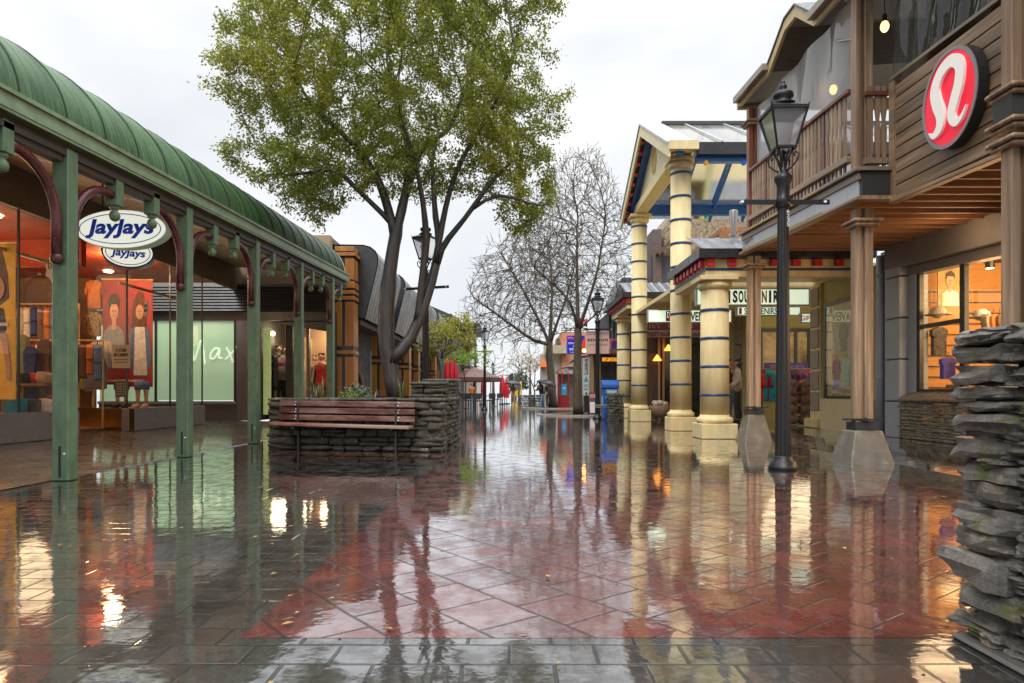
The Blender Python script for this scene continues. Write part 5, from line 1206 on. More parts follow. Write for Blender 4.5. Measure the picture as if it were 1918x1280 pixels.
for i, (px, Y, w_, h0, h1, l_) in enumerate(((972, 90, 26, 655, 735, 'thin grey bare tree far down the street near the yellow van'), (925, 95, 30, 662, 738, 'small grey bare tree far behind the pavilion canopy'), (993, 75, 22, 650, 745, 'slim bare tree far down the street behind the blossom tree'))):
    marks = []
    bare_tree(px, Y, 745, [(px-w_, h0+45), (px-w_*.8, h0+15), (px, h0), (px+w_*.8, h0+15), (px+w_, h0+45), (px, h0+60)], [([(px, h0+62)], -1, .16, .12, 0), ([(px, h0+25)], 1000, .1, .04, .2)], l_, 260, .014, 1.8, 50+i, 'bare_tree', .15, 'distant bare trees', step=.35, dk=.5, minr=.014, spray=.4)
# ------------------------------------------------------------------ cream portico building (souvenir arcade)
CX_ = 4.09
sa = thing('portico_building', (6.5, 19, 0), 'cream arcade building with blue-ringed columns, glass gable roof and red dentil canopy', 'building')
crm = M('cream_paint', (.70, .57, .30), rough=.55, var=.15, scale=2.5, stretch=(3, 3, .6), bump=.2, bscale=30, c2=(.34, .25, .11), c2lo=.68, c2hi=.9, c2scale=2.5, c2stretch=(5, 5, .7))
crm2 = M('pale_cream_paint', (.66, .56, .34), rough=.5, var=.06, scale=2, bump=.05)
olive_wall = M('yellow_green_wall', (.44, .40, .16), rough=.6, var=.1, scale=1.5, bump=.05)
blu = M('blue_paint', (.015, .11, .40), rough=.35, var=.2, scale=4, bump=.05); blu2 = M('navy_paint', (.02, .055, .16), rough=.35, bump=.05)
red_ = M('red_paint', (.55, .015, .03), rough=.35, var=.15, bump=.05); blk = M('black_gutter', (.02, .02, .022), rough=.3, var=.4, scale=3, bump=.05)
def column(X, Y, top, r, zpl, rings):
    s = r*1.25; o = V((X, Y, 0)); mb = MB(); mb.box(X-s, X+s, Y-s, Y+s, 0, zpl); c_ = mb.build('column_plinth', crm, sa, bevel=.012)
    z = zpl; MB().lathe([(r*1.14, z), (r*1.24, z+.02), (r*1.28, z+.06), (r*1.24, z+.10), (r*1.14, z+.12), (r*1.04, z+.13), (r*1.02, z+.17)], o, 36).build('torus', crm2 if False else crm, c_, True)
    zc = top - .26; MB().lathe([(r, z+.16), (r*.99, z+1.2), (r*.95, zc)], o, 40).build('shaft', crm, c_, True)
    MB().lathe([(r*.95, zc), (r*1.05, zc+.02), (r*1.18, zc+.06), (r*1.2, zc+.1), (r*1.12, zc+.14), (r*1.02, zc+.16), (r*1.02, zc+.17)], o, 36).build('capital', crm, c_, True)
    MB().box(X-r*1.3, X+r*1.3, Y-r*1.3, Y+r*1.3, zc+.17, top).build('abacus', crm, c_, bevel=.01)
    zr_ = zc - rings[0]
    while zr_ > z + .35:
        mb = MB(); mb.lathe([(r*.985, zr_-.028), (r*1.012, zr_-.026), (r*1.012, zr_+.026), (r*.985, zr_+.028)], o, 40); mb.build('ring_band', blu2, c_, True); zr_ -= rings[1]
    return c_
column(4.08, 13.75, 3.22, .285, .30, (.40, .565)); column(4.09, 16.55, 6.56, .255, .33, (.10, .565)); column(4.09, 21.95, 6.60, .255, .36, (.10, .565)); column(4.09, 25.0, 3.72, .25, .36, (.40, .565))
# lower canopies (two, either side of the gable)
def canopy(Y0, Y1, z, X0=3.66, X1=7.1, face=True):
    mb = MB(); mb.box(X0+.16, X1, Y0+.16, Y0+.5, z, z+.12).box(X0+.16, X0+.5, Y0+.5, Y1, z, z+.12); c = mb.build('canopy_beam', crm, sa)
    mb = MB(); mb.box(X0+.145, X1, Y0+.145, Y0+.4, z+.122, z+.17).box(X0+.145, X0+.4, Y0+.4, Y1, z+.122, z+.17); mb.build('blue_trim', blu2, c)
    mb = MB(); mb.box(X0+.15, X1, Y0+.15, Y0+.4, z+.172, z+.34).box(X0+.15, X0+.4, Y0+.4, Y1, z+.172, z+.34); mb.build('frieze', crm, c)
    x = X0+.16
    while x < X1-.2: MB().box(x, x+.155, Y0+.06, Y0+.15, z+.2, z+.33).build('dentil', red_, c); x += .42
    y = Y0+.2
    while y < Y1-.15: MB().box(X0+.06, X0+.15, y, y+.155, z+.2, z+.33).build('dentil', red_, c); y += .30
    mb = MB(); mb.box(X0-.02, X1, Y0-.02, Y0+.3, z+.345, z+.52).box(X0-.02, X0+.3, Y0+.302, Y1, z+.345, z+.52); mb.build('gutter', blk, c)
    MB().box(X0+.3, X1, Y0+.3, Y1, z+.3, z+.35).build('soffit', crm, c)
    rows = []; n = 40
    for j in range(n+1):
        x = X0+.1 + (X1-X0)*j/n; k = .03 if j % 4 == 0 else 0
        rows.append([V((x, Y0+.1, z+.5+k)), V((x, Y0+1.5, z+1.05+k))])
    MB().sheet(rows).build('ribbed_roof', M('grey_roof_sheet', (.22, .23, .26), rough=.25, metal=.5, var=.2), c, recalc=False, solid=.01)
    MB().add([(X0+.1, Y0+.1, z+.5), (X0+.1, Y1, z+.5), (X0+1.2, Y1, z+.95), (X0+1.2, Y0+1.3, z+.95)], [(0, 1, 2, 3)]).build('ribbed_roof', bpy.data.materials['grey_roof_sheet'], c, solid=.01)
canopy(13.3, 16.0, 3.20); canopy(22.5, 26.2, 3.72, X1=6.5)
# upper gable
Yc, z0, za_ = 19.2, 6.62, 8.43; Ya, Yb = 15.75, 22.65; XF = 3.6
mb = MB(); mb.prism([(4.0, 16.2, 6.86), (4.0, 22.3, 6.86), (4.0, Yc, 8.2)], (.12, 0, 0)); pd = mb.build('pediment', crm2, sa)
MB().box(3.92, 4.3, 16.15, 22.3, 6.62, 6.85).build('pediment_beam', crm, pd)
mb = MB(); mb.prism(oval((3.985, Yc, 7.42), UY, UZ, .30, .36, 28), (.02, 0, 0)); mb.build('oval_vent', M('ochre', (.42, .28, .06), bump=0), pd)
for (ya) in (Ya, Yb):
    zl = 6.66; a = V((0, ya, zl)); b = V((0, Yc, za_)); d = (b-a)
    mb = MB(); n_ = V((0, -d.z, d.y)).normalized(); n_ = n_ if n_.z > 0 else -n_
    mb.prism([V((XF, 0, 0))+a, V((XF, 0, 0))+b, V((XF, 0, 0))+b-UZ*.30, V((XF, 0, 0))+a-UZ*.30], (.06, 0, 0)); mb.build('bargeboard', crm2, pd)
    mb = MB(); mb.prism([V((XF-.03, 0, 0))+a+UZ*.005, V((XF-.03, 0, 0))+b+UZ*.005, V((XF-.03, 0, 0))+b+UZ*.06, V((XF-.03, 0, 0))+a+UZ*.06], (.65, 0, 0)); mb.build('roof_flashing', M('grey_flash', (.40, .42, .44), rough=.35, bump=0), pd)
    mb = MB(); mb.prism([V((3.80, 0, 0))+a.lerp(b, .03)-UZ*.12, V((3.80, 0, 0))+b-UZ*.12, V((3.80, 0, 0))+b-UZ*.28, V((3.80, 0, 0))+a.lerp(b, .03)-UZ*.28], (.2, 0, 0)); mb.build('blue_rake', blu, pd)
    for k in range(9):
        p = a.lerp(b, (k+.6)/9.3); mb = MB(); mb.obox(V((3.72, p.y, p.z-.22)), UX, d.normalized(), n_, .13, .15, .13); mb.build('dentil', red_, pd, bevel=.02)
MB().box(3.62, 4.3, Ya-.06, Ya+.18, 6.52, 6.72).build('eave_return', crm, pd)
# glazed roof
poly = glass('polycarbonate', (.86, .89, .90), .10, 1.0, 1.5, dirt=.55)
for ya, nm in ((Ya, 0), (Yb, 1)):
    MB().quad((XF+.6, ya, 6.68), (11, ya, 6.68), (11, Yc, za_+.02), (XF+.6, Yc, za_+.02)).build('roof_pane', poly, sa)
for k in range(7):
    x = 4.35 + k*1.08
    for ya in (Ya+.1, Yb-.1): MB().beam((x, ya, 6.6), (x, Yc, za_-.08), .07, .12).build('rafter', blu, sa)
    for ya in (Ya-.02, Yb+.02): MB().beam((x+.5, ya, 6.71), (x+.5, Yc, za_+.05), .04, .03).build('glazing_bar', bpy.data.materials['grey_flash'], sa)
MB().box(4.2, 11, Yc-.08, Yc+.08, za_+.0, za_+.1).build('ridge', slate_m, sa)
MB().box(4.3, 11, Ya, Ya+.16, 6.42, 6.70).build('roof_gutter', blk, sa); MB().box(4.3, 11, Ya+.16, Ya+.32, 6.30, 6.46).build('eave_beam', blu, sa)
MB().box(4.2, 8.2, 22.0, 22.2, 6.66, 6.98).build('eave_beam', blu, sa)
bulbc = {k: flat(k+'_bulb', c, .2, .3) for k, c in dict(amber=(.6, .3, .03), blue=(.02, .12, .5), green=(.05, .3, .1), yellow=(.5, .4, .05), red=(.5, .03, .03)).items()}
for px, py, Y, k, l_ in ((1322, 305, 15.95, 'amber', 'amber festoon bulb under the near eave of the glass gable'), (1393, 305, 15.95, 'blue', 'blue festoon bulb under the near eave of the glass gable'), (1219, 407, 22.1, 'yellow', 'yellow festoon bulb under the far blue beam next to the far tall column'), (1322, 407, 22.1, 'green', 'green festoon bulb under the far blue beam near the timber railing'), (1258, 392, 21.9, 'red', 'red festoon bulb at the blue beam beside the near tall column')):
    c = P(px, py, Y); t = thing('festoon_bulb', c, l_, 'light bulb', 'coloured festoon bulbs'); MB().ball(c, .06, 10, 8, (1, 1, 1.2)).build('bulb', bulbc[k], t, True); MB().lathe([(.03, .05), (.03, .15)], c, 10).build('socket', blk, t)
# walls behind the columns
MB().box(7.1, 7.3, 13.1, 16.1, .1, 3.4).build('wall', olive_wall, sa)
MB().box(7.1, 10.5, 20.7, 20.9, .1, 3.6).build('wall', olive_wall, sa)
MB().box(7.1, 7.3, 20.9, 26.5, .1, 3.6).build('wall', olive_wall, sa)
MB().box(10.3, 10.5, 16.1, 20.7, .1, 3.6).build('wall', olive_wall, sa)
MB().box(3.95, 10.5, 16.1, 22.4, 3.42, 3.52).build('ceiling', crm, sa)
MB().box(7.1, 10.5, 13.7, 16.1, 3.42, 3.52).build('ceiling', crm, sa)
MB().box(7.31, 7.45, 16.1, 16.25, .1, 3.4).build('return_wall', olive_wall, sa)
MB().box(6.98, 7.1, 13.2, 15.5, .1, .78).build('dado', crm2, sa)
grb = M('grey_block', (.30, .26, .22), rough=.6, var=.15, bump=.2)
for k in range(6): MB().box(7.0, 7.1, 15.62, 16.05, .5+k*.48, .93+k*.48).build('pilaster_block', grb, sa, bevel=.012)
MB().box(7.03, 7.1, 15.58, 16.1, .1, 3.4).build('pilaster', crm, sa); MB().box(6.9, 7.1, 15.5, 16.15, .1, .32).build('pilaster_base', crm, sa, bevel=.02)
for k in range(6): MB().box(7.02, 7.1, 21.1, 21.6, .5+k*.48, .93+k*.48).build('pilaster_block', grb, sa, bevel=.012)
# street-facing window (right of the pilaster)
w0 = M('window_frame_black', (.02, .02, .022), rough=.3, bump=0)
wf = MB(); a, b = 13.75, 15.42
wf.box(7.04, 7.1, a, b, .78, .84).box(7.04, 7.1, a, b, 2.83, 2.9).box(7.04, 7.1, a, a+.07, .84, 2.83).box(7.04, 7.1, b-.07, b, .84, 2.83); wfo = wf.build('window_frame', w0, sa)
disp = M('souvenir_display', (.50, .36, .18), rough=.6, var=.25, scale=1.2, bump=0)
MB().box(7.09, 7.098, a+.07, b-.07, .84, 2.83).build('display_back', disp, wfo)
MB().quad((7.05, a+.07, .84), (7.05, b-.07, .84), (7.05, b-.07, 2.83), (7.05, a+.07, 2.83)).build('pane', sgl, wfo)
# recessed shop front facing the camera
MB().box(7.55, 10.2, 20.6, 20.7, .7, 2.75).build('shop_window_back', M('shop_glow', (.30, .2, .09), rough=.5, var=.8, scale=2.2, bump=0, emis=.25), sa)
for x in (7.5, 8.55, 9.3): MB().box(x-.04, x+.04, 20.54, 20.62, .3, 2.8).build('window_frame', w0, sa)
MB().box(7.45, 10.2, 20.53, 20.62, 2.75, 2.85).build('window_frame', w0, sa); MB().box(8.9, 9.3, 20.56, 20.62, .15, 2.75).build('door', fr_m, sa)
MB().box(7.6, 8.9, 20.5, 20.56, 1.6, 1.82).build('purple_banner', fab['purple'], sa); text('SOUVENIRS & GIFTS', (8.25, 20.495, 1.71), UX, UZ, .09, flat('lilac', (.45, .4, .7)), sa, width=1.0)
light('arcade_lamp', (8.6, 18.3, 2.9), 95, (1, .80, .50), .4); light('canopy_lamp', (5.9, 17.2, 2.9), 50, (1, .85, .55), .5)
# restaurant front further along
MB().box(4.7, 7.1, 24.6, 24.75, 3.05, 3.9).build('gable_panel', crm, sa)
rest = thing('restaurant', (5.9, 24.5, .1), 'dark timber restaurant front under a maroon and pink sign', 'shop')
dkt = wood('dark_stained_timber', (.075, .045, .03), (.16, .09, .055), axis='x', rough=.5)
MB().box(4.4, 7.1, 24.9, 25.05, .1, 3.0).build('wall', dkt, rest)
MB().box(X_(1212, 24.7), X_(1232, 24.7), 24.7, 24.9, .1, 2.35).build('door', wood('brown_door', (.09, .045, .025)), rest); MB().box(X_(1243, 24.7), 7.0, 24.8, 24.9, .3, 2.7).build('window', M('dim_window', (.06, .055, .045), rough=.12, var=.5, scale=1.5, bump=0), rest)
for px in (1233, 1241): MB().box(X_(px, 24.6), X_(px, 24.6)+.08, 24.62, 24.75, .1, 2.9).build('post', wood('tan_post', (.42, .25, .12)), rest)
MB().box(X_(1205, 24.2), X_(1320, 24.2), 24.15, 24.25, Z_(619, 24.2), Z_(603, 24.2)).build('sign_board', M('maroon_board', (.20, .015, .02), rough=.35, bump=0), rest)
MB().box(X_(1205, 24.2), X_(1320, 24.2), 24.14, 24.25, Z_(632, 24.2), Z_(619.3, 24.2)).build('sign_board', M('pink_board', (.5, .33, .30), rough=.4, bump=0), rest)
pk = flat('pink_letter', (.62, .4, .38)); mr = flat('maroon_letter', (.22, .02, .03))
text("kim's", P(1222, 610, 24.14), UX, UZ, .2, pk, rest, width=.5); text('KOREAN', P(1274, 610, 24.14), UX, UZ, .2, pk, rest, width=.85)
text('RESTAURANT & BAR', P(1263, 626, 24.13), UX, UZ, .15, mr, rest, width=1.9, bold=.02)
for px, py in ((1252, 654), (1231, 673)):
    c = P(px, py, 24.4); mb = MB(); mb.lathe([(.02, .16), (.16, -.04), (.15, -.06)], c, 14); mb.build('lamp_shade', flat('amber_shade%d' % px, (.95, .36, .06), .4, 2.2), rest, True)
# stone gable and timber railing above the canopy
sg = thing('stone_building', (7, 28, 0), 'tan stone gable building seen between the tall columns', 'building')
tanst = M('random_stone', (.30, .23, .15), rough=.7, var=.5, scale=9, bump=1, bscale=10, c2=(.10, .08, .055), c2lo=.52, c2hi=.6, c2scale=8)
mb = MB(); mb.prism([P(1237, 560, 27), P(1246, 425, 27), P(1262, 392, 27), P(1400, 392, 27), P(1400, 560, 27)], (0, 3, 0)); mb.build('wall', tanst, sg)
MB().beam(P(1231, 478, 26.6), P(1262, 446, 26.6), .5, .12).build('porch_roof', soff, sg)
MB().box(X_(1221, 27), X_(1237, 27), 26.8, 30, 3.4, Z_(432, 27)).build('chimney_wall', M('plum_render', (.12, .08, .075), bump=.1), sg)
MB().box(X_(1224, 27)-.1, X_(1262, 27), 26.9, 27.0, 3.4, Z_(480, 27)).build('window_bay', gm, sg)
gr_ = thing('greenhouse_gable', (6.9, 24.5, 5.4), 'greenish glazed gable with ochre frame under the glass roof', 'building')
oc = M('ochre_frame', (.50, .28, .05), rough=.45, bump=.05); gg = M('green_white_glass', (.50, .60, .52), rough=.15, var=.08, bump=0)
MB().quad(P(1298, 372, 24.5), P(1400, 372, 24.5), P(1400, 306, 24.5), P(1314, 306, 24.5)).build('pane', gg, gr_, solid=.03)
for a, b in (((1314, 304), (1314, 366)), ((1371, 304), (1371, 370)), ((1298, 376), (1400, 371)), ((1314, 306), (1296, 340))): MB().beam(P(*a, 24.4), P(*b, 24.4), .09, .09, UY).build('frame', oc, gr_)
MB().beam(P(1338, 372, 24.45), P(1369, 315, 24.45), .08, .05, UY).build('brace', M('pale_brace', (.55, .5, .38), bump=0), gr_)
rl = thing('timber_railing', (5.05, 17.5, 3.9), 'orange-brown timber railing on top of the portico canopy', 'railing')
orw = wood('orange_timber', (.34, .15, .05), axis='z', rough=.45)
MB().box(4.98, 5.1, 16.2, 19.5, 4.74, 4.84).build('handrail', orw, rl); MB().box(5.1, 7.6, 16.2, 16.32, 4.74, 4.84).build('handrail', orw, rl); MB().box(5.0, 5.08, 16.2, 19.5, 4.0, 4.06).build('bottom_rail', orw, rl)
for k in range(20): MB().box(5.02, 5.06, 16.5+k*.15, 16.54+k*.15, 4.06, 4.74).build('baluster', orw, rl)
MB().box(4.95, 5.13, 16.16, 16.36, 3.95, 4.74).build('post', orw, rl)
for k in range(12): MB().box(5.3+k*.18, 5.34+k*.18, 16.24, 16.28, 4.0, 4.74).build('baluster', orw, rl)
tor = thing('wall_torch', P(1374, 440, 15.2), 'tapered metal garden torch standing by the orange timber railing', 'torch'); c = P(1374, 440, 15.2); c.z = 4.0
MB().lathe([(.05, .2), (.055, .45), (.10, .95), (.09, .97)], c, 14).build('bowl', steel, tor, True); MB().lathe([(.02, -.2), (.02, .2)], c, 8).build('stem', steel, tor)
# --- signs under the canopy
def lightbox(name, px0, px1, py0, py1, Y, label, d=.14, m=None, parent=None):
    x0, x1, za2, zb2 = X_(px0, Y), X_(px1, Y), Z_(py1, Y), Z_(py0, Y); t = thing(name, ((x0+x1)/2, Y, za2), label, 'sign')
    MB().box(x0, x1, Y, Y+d, za2, zb2).build('case', M('grey_case', (.3, .32, .3), rough=.4, bump=0), t, bevel=.008)
    MB().box(x0+.03, x1-.03, Y-.006, Y, za2+.03, zb2-.03).build('face', m or lit_g, t); return t
lit_g = flat('lit_pale_green', (.76, .93, .74), .3, .52); redl = flat('red_letter', (.55, .02, .02), .4, .1); gold_l = flat('gold_letter', (.35, .16, .03))
s1_ = lightbox('shop_sign', 1304, 1517, 540, 573, 14.35, 'wide lit sign reading SOUVENIRS under the portico canopy')
for i, ch_ in enumerate('SOUVENIRS'): text(ch_, P(1377 + i*10.9, 556, 14.34), UX, UZ, .26, ink if i != 5 else gold_l, s1_, width=.105 if ch_ != 'I' else .05, bold=.04)
MB().box(X_(1362, 14.3), X_(1369, 14.3), 14.33, 14.343, Z_(568, 14.3), Z_(544, 14.3)).build('logo_panel', ink, s1_); text('E', P(1366, 556, 14.325), UX, UZ, .08, redl, s1_)
s2_ = lightbox('shop_sign', 1380, 1500, 574, 592, 17.6, 'lower lit sign reading SOUVENIRS behind the wide one'); text('SOUVENIRS', P(1425, 583, 17.59), UX, UZ, .17, ink, s2_, width=.85, bold=.02)
MB().box(X_(1384, 17.6), X_(1389, 17.6), 17.58, 17.592, Z_(589, 17.6), Z_(577, 17.6)).build('logo_panel', mr, s2_)
s3_ = lightbox('shop_sign', 1213, 1371, 580, 605, 18.8, 'long lit sign with a red F and black letters behind the tall near column'); text('HAVEN', P(1297, 593, 18.79), UX, UZ, .25, ink, s3_, width=.62, bold=.03)
MB().box(X_(1247, 18.8), X_(1275, 18.8), 18.78, 18.792, Z_(602, 18.8), Z_(583, 18.8)).build('logo_panel', ink, s3_); text('D', P(1252, 590, 18.78), UX, UZ, .16, lit_g, s3_, width=.07); text('F', P(1256, 596, 18.775), UX, UZ, .15, flat('bright_red', (.8, .02, .03), .4, .3), s3_, width=.09, bold=.04)
s4_ = lightbox('shop_sign', 1500, 1524, 586, 606, 16.4, 'small lit sign with red marks beside the grey block pilaster'); text('GIFT', P(1512, 596, 16.39), UX, UZ, .12, redl, s4_, bold=.02)
# --- goods on the footpath
rk = thing('clothes_rack', (7.4, 18.4, .1), 'chrome clothes rack in the souvenir shop recess', 'rack')
MB().tube([(6.55, 18.4, 1.55), (8.35, 18.4, 1.55)], .018, 8).build('rail', steel, rk)
for x in (6.6, 8.3): MB().tube([(x, 18.4, .12), (x, 18.4, 1.55)], .018, 8).build('upright', steel, rk); MB().beam((x, 18.1, .12), (x, 18.7, .12), .04, .03).build('foot', steel, rk)
hood = [('red', 6.62), ('maroon', 6.8), ('teal', 6.9), ('pink', 7.3), ('navy', 7.45), ('maroon', 7.62), ('purple', 7.78), ('red', 7.95), ('mint', 8.12)]
wh = {'teal': 'turquoise hoodie facing out on the clothes rack', 'pink': 'bright pink hoodie beside the street lamp on the clothes rack', 'navy': 'navy hoodie on the clothes rack', 'purple': 'purple hoodie on the clothes rack', 'mint': 'mint hoodie at the right end of the clothes rack'}
tealb = cloth('turquoise_cloth', (.01, .33, .38))
for k, (c_, x) in enumerate(hood):
    lab = wh.get(c_) or '%s hoodie on the rack, %s' % (c_, {0: 'at its left end next to the white-jacketed woman', 1: 'just left of the turquoise one', 5: 'right of the street lamp', 7: 'near its right end next to the mint one'}[k])
    ang = V((1, -.15, 0)) if c_ == 'teal' else V((.55, -.83, 0))
    garment('hoodie', V((x, 18.4 - (.1 if c_ == 'teal' else 0), 1.08)), ang, UZ, .52, .78, tealb if c_ == 'teal' else fab[c_], lab, 'hoodie', hood=True, group='hoodies on the souvenir rack', depth=.13)
wool = M('brown_sheepskin', (.28, .17, .11), rough=.9, var=.6, scale=18, bump=1, bscale=30)
bk = thing('wire_basket', (6.95, 16.7, .1), 'wire basket of rolled brown sheepskins beside the pilaster', 'basket')
mb = MB()
for z in (.14, .4, .65, .9): ring(mb, (6.95, 16.7, z), UX, UY, .30, .26, .012, UZ, .012, 20)
for k in range(14): a = k*6.2832/14; mb.tube([(6.95+.29*math.cos(a), 16.7+.25*math.sin(a), .12), (6.95+.29*math.cos(a), 16.7+.25*math.sin(a), .9)], .006, 4)
mb.build('wire', steel, bk)
n = 0
for z in (.26, .5, .74, .97, 1.12):
    for dx in ((-.15, .13) if z < 1.1 else (-.12, .14)):
        mb = MB(); add_stone(mb, T_MD, V((6.95+dx, 16.6, z)), UX, UY, UZ, .26, .4, .24, .03, rq_, 9, 2.6); n += 1
        tag(mb.build('sheepskin_roll', wool, smooth=True), 'rolled brown sheepskin stacked in the wire basket', 'sheepskin', 'rolled sheepskins')
bs_ = thing('wicker_basket', P(1236, 768, 22.2) * 1, 'round wicker basket of woolly goods behind the columns', 'basket'); bc = P(1236, 771, 22.5); bc.z = .1
wick = M('wicker', (.30, .2, .11), rough=.7, var=.5, scale=4, stretch=(1, 1, 12), bump=.6)
bs_.location = bc; MB().lathe([(.24, 0), (.30, .2), (.34, .40), (.31, .40), (.27, .1)], bc, 20).build('basket', wick, bs_, True)
for k in range(7):
    mb = MB(); a = k*.9; add_stone(mb, T_MD, bc + V((.16*math.cos(a), .16*math.sin(a), .44+.05*(k % 2))), UX, UY, UZ, .2, .2, .16, .02, rq_, 8, 2.5); tag(mb.build('wool_toy', fab['cream'], smooth=True), 'cream woolly bundle heaped in the wicker basket', 'soft toy', 'woolly bundles in the basket')
st_ = thing('pushchair', (5.55, 23.6, .1), 'dark pushchair with magenta lining parked by the restaurant window', 'pushchair'); c = V((5.55, 23.6, .1))
mb = MB(); mb.prism([c + V((-.25, -.2, .35)), c + V((.2, -.2, .3)), c + V((.32, -.2, .9)), c + V((.22, -.2, .92)), c + V((.1, -.2, .48)), c + V((-.25, -.2, .45))], (0, .4, 0)); mb.build('seat', M('magenta_cloth', (.35, .02, .12), rough=.8), st_, bevel=.02)
MB().beam(c + V((-.32, 0, .15)), c + V((.42, 0, 1.1)), .03, .03).build('frame', fr_m, st_); MB().beam(c + V((.3, 0, .1)), c + V((-.1, 0, .6)), .03, .03).build('frame', fr_m, st_)
mb = MB(); mb.sheet([[c + V((.05+.35*math.cos(a), y, .75+.35*math.sin(a))) for a in [j*.2+.4 for j in range(8)]] for y in (-.22, .22)]); mb.build('hood', fr_m, st_, solid=.02)
for x in (-.32, .3):
    for y in (-.2, .2): mb = MB(); mb.tube([c + V((x, y-.02, .09)), c + V((x, y+.02, .09))], .09, 14); mb.build('wheel', fr_m, st_)
# woman in a pale jacket and the person beside her
figure('person', (X_(1381, 19.0), 19.0, .1), R(-105), 'woman with long dark hair in a pale jacket and dark jeans under the portico', 'person', 1.76, skin_tone, M('pale_jacket', (.55, .45, .38), rough=.8, var=.15, scale=8, bump=.2), 1.0, fab['black'], fab['black'], 'long',
       elbows=((-.23, .0, 1.12), (.235, .03, 1.12)), wrists=((-.14, -.2, .95), (.20, -.14, .93)), step=.05, bulk=1.08, toplen=.86)
figure('person', (X_(1366, 19.5), 19.5, .1), R(60), 'person in dark clothes half hidden behind the pale-jacketed woman by a column', 'person', 1.80, skin_tone, fab['black'], 1.0, fab['denim'], fab['brown'], 'short')
# ------------------------------------------------------------------ timber balcony building on the right
BX = 4.585
def bz(Y, z): return z + .045*(Y-8.65)
bb_ = thing('timber_balcony_building', (6, 9.5, 0), 'weathered timber balcony building with grey shop front and lit window', 'building')
wg = wood('weathered_timber', (.23, .14, .08), (.50, .35, .23), 'z', rough=.5, scale=.8, bump=.5, stain=(.15, .09, .05))
wr = wood('red_brown_timber', (.16, .045, .02), (.28, .09, .045), 'z', rough=.4, scale=.8, bump=.3, stain=(.08, .03, .02))
wo_ = wood('oiled_timber', (.20, .11, .055), (.40, .26, .15), 'y', rough=.4, scale=.7, bump=.4, stain=(.16, .13, .10))
wjoist = wood('deck_joist', (.20, .085, .035), (.36, .17, .07), 'x', rough=.55, scale=.6, bump=.3)
conc = M('wet_concrete', (.13, .115, .095), rough=.38, var=.3, scale=5, bump=.5, bscale=30, c2=(.22, .20, .165), c2lo=.55, c2hi=.7, c2scale=4)
def post(Y, z0, z1, X=BX, m=None):
    mb = MB(); mb.box(X-.115, X-.035, Y-.07, Y+.07, z0, z1).box(X+.0, X+.11, Y-.08, Y+.06, z0, z1).box(X-.04, X+.01, Y-.035, Y+.035, z0, z1-.01)
    return mb.build('post', m or wg, bb_, bevel=.008)
def collar(Y, z, X=BX, s=.19):
    mb = MB(); mb.box(X-s, X+s, Y-s, Y+s, z, z+.045).box(X-s*.84, X+s*.84, Y-s*.84, Y+s*.84, z-.05, z-.002); mb.build('collar', wg, bb_, bevel=.015)
def footing(Y, zt, rb, rt, X=BX):
    mb = MB(); mb.add([(X-rb, Y-rb, 0), (X+rb, Y-rb, 0), (X+rb, Y+rb, 0), (X-rb, Y+rb, 0), (X-rt, Y-rt, zt), (X+rt, Y-rt, zt), (X+rt, Y+rt, zt), (X-rt, Y+rt, zt)], [(0, 1, 5, 4), (1, 2, 6, 5), (2, 3, 7, 6), (3, 0, 4, 7), (4, 5, 6, 7)])
    f = mb.build('footing', conc, bb_, bevel=.02, seg=2)
    mb = MB(); mb.beam((X-.25, Y-.03, zt+.14), (X+.25, Y-.03, zt+.14), .1, .025).beam((X, Y-.26, zt+.12), (X, Y+.2, zt+.12), .09, .025).box(X-.15, X+.15, Y-.13, Y+.12, zt, zt+.11); mb.build('bracket', iron, f, bevel=.006)
    mb = MB(); mb.tube([(X-.06, Y-.22, zt+.13), (X-.06, Y-.22, zt+.17)], .018, 6); mb.build('bolt', iron, f)
footing(8.95, .42, .285, .18); footing(12.95, .50, .265, .15); footing(6.2, .42, .285, .18)
for Y in (8.95, 12.95): post(Y, .45, bz(Y, 3.30)); collar(Y, bz(Y, 3.10))
post(6.2, .42, 3.2, 4.6); collar(6.2, 3.16, 4.6); collar(6.2, 3.62, 4.6); collar(6.2, 3.32, 4.6)
MB().box(4.45, 4.76, 6.08, 6.32, 3.37, 3.60).build('bracket_block', fr_m, bb_)
post(6.2, 3.68, 6.4, 4.6)
# deck
mb = MB()
mb.add([(x, Y, bz(Y, z)) for Y in (8.68, 13.1) for z in (3.62, 3.70) for x in (4.40, 7.3)], [(0, 1, 3, 2), (4, 6, 7, 5), (0, 4, 5, 1), (2, 3, 7, 6), (0, 2, 6, 4), (1, 5, 7, 3)])
mb.add([(x, Y, bz(Y, z)) for Y in (5.2, 8.68) for z in (3.62, 3.70) for x in (4.86, 7.3)], [(0, 1, 3, 2), (4, 6, 7, 5), (0, 4, 5, 1), (2, 3, 7, 6), (0, 2, 6, 4), (1, 5, 7, 3)]); mb.build('deck', wo_, bb_)
Y = 5.3
while Y < 13.1:
    MB().box(4.5 if Y > 8.8 else 4.92, 7.2, Y, Y+.05, bz(Y, 3.40), bz(Y, 3.615)).build('joist', wjoist, bb_); Y += .36
grey_f = M('grey_fascia_panel', (.33, .35, .39), rough=.3, var=.06, scale=2, bump=0)
def slab(x0, x1, Y0, Y1, z0, z1, m, name, **k):
    mb = MB(); mb.add([(x, Y, bz(Y, z)) for Y in (Y0, Y1) for z in (z0, z1) for x in (x0, x1)], [(0, 1, 3, 2), (4, 6, 7, 5), (0, 4, 5, 1), (2, 3, 7, 6), (0, 2, 6, 4), (1, 5, 7, 3)]); return mb.build(name, m, bb_, **k)
slab(4.42, 4.46, 8.72, 13.1, 3.40, 3.72, grey_f, 'fascia_panel')
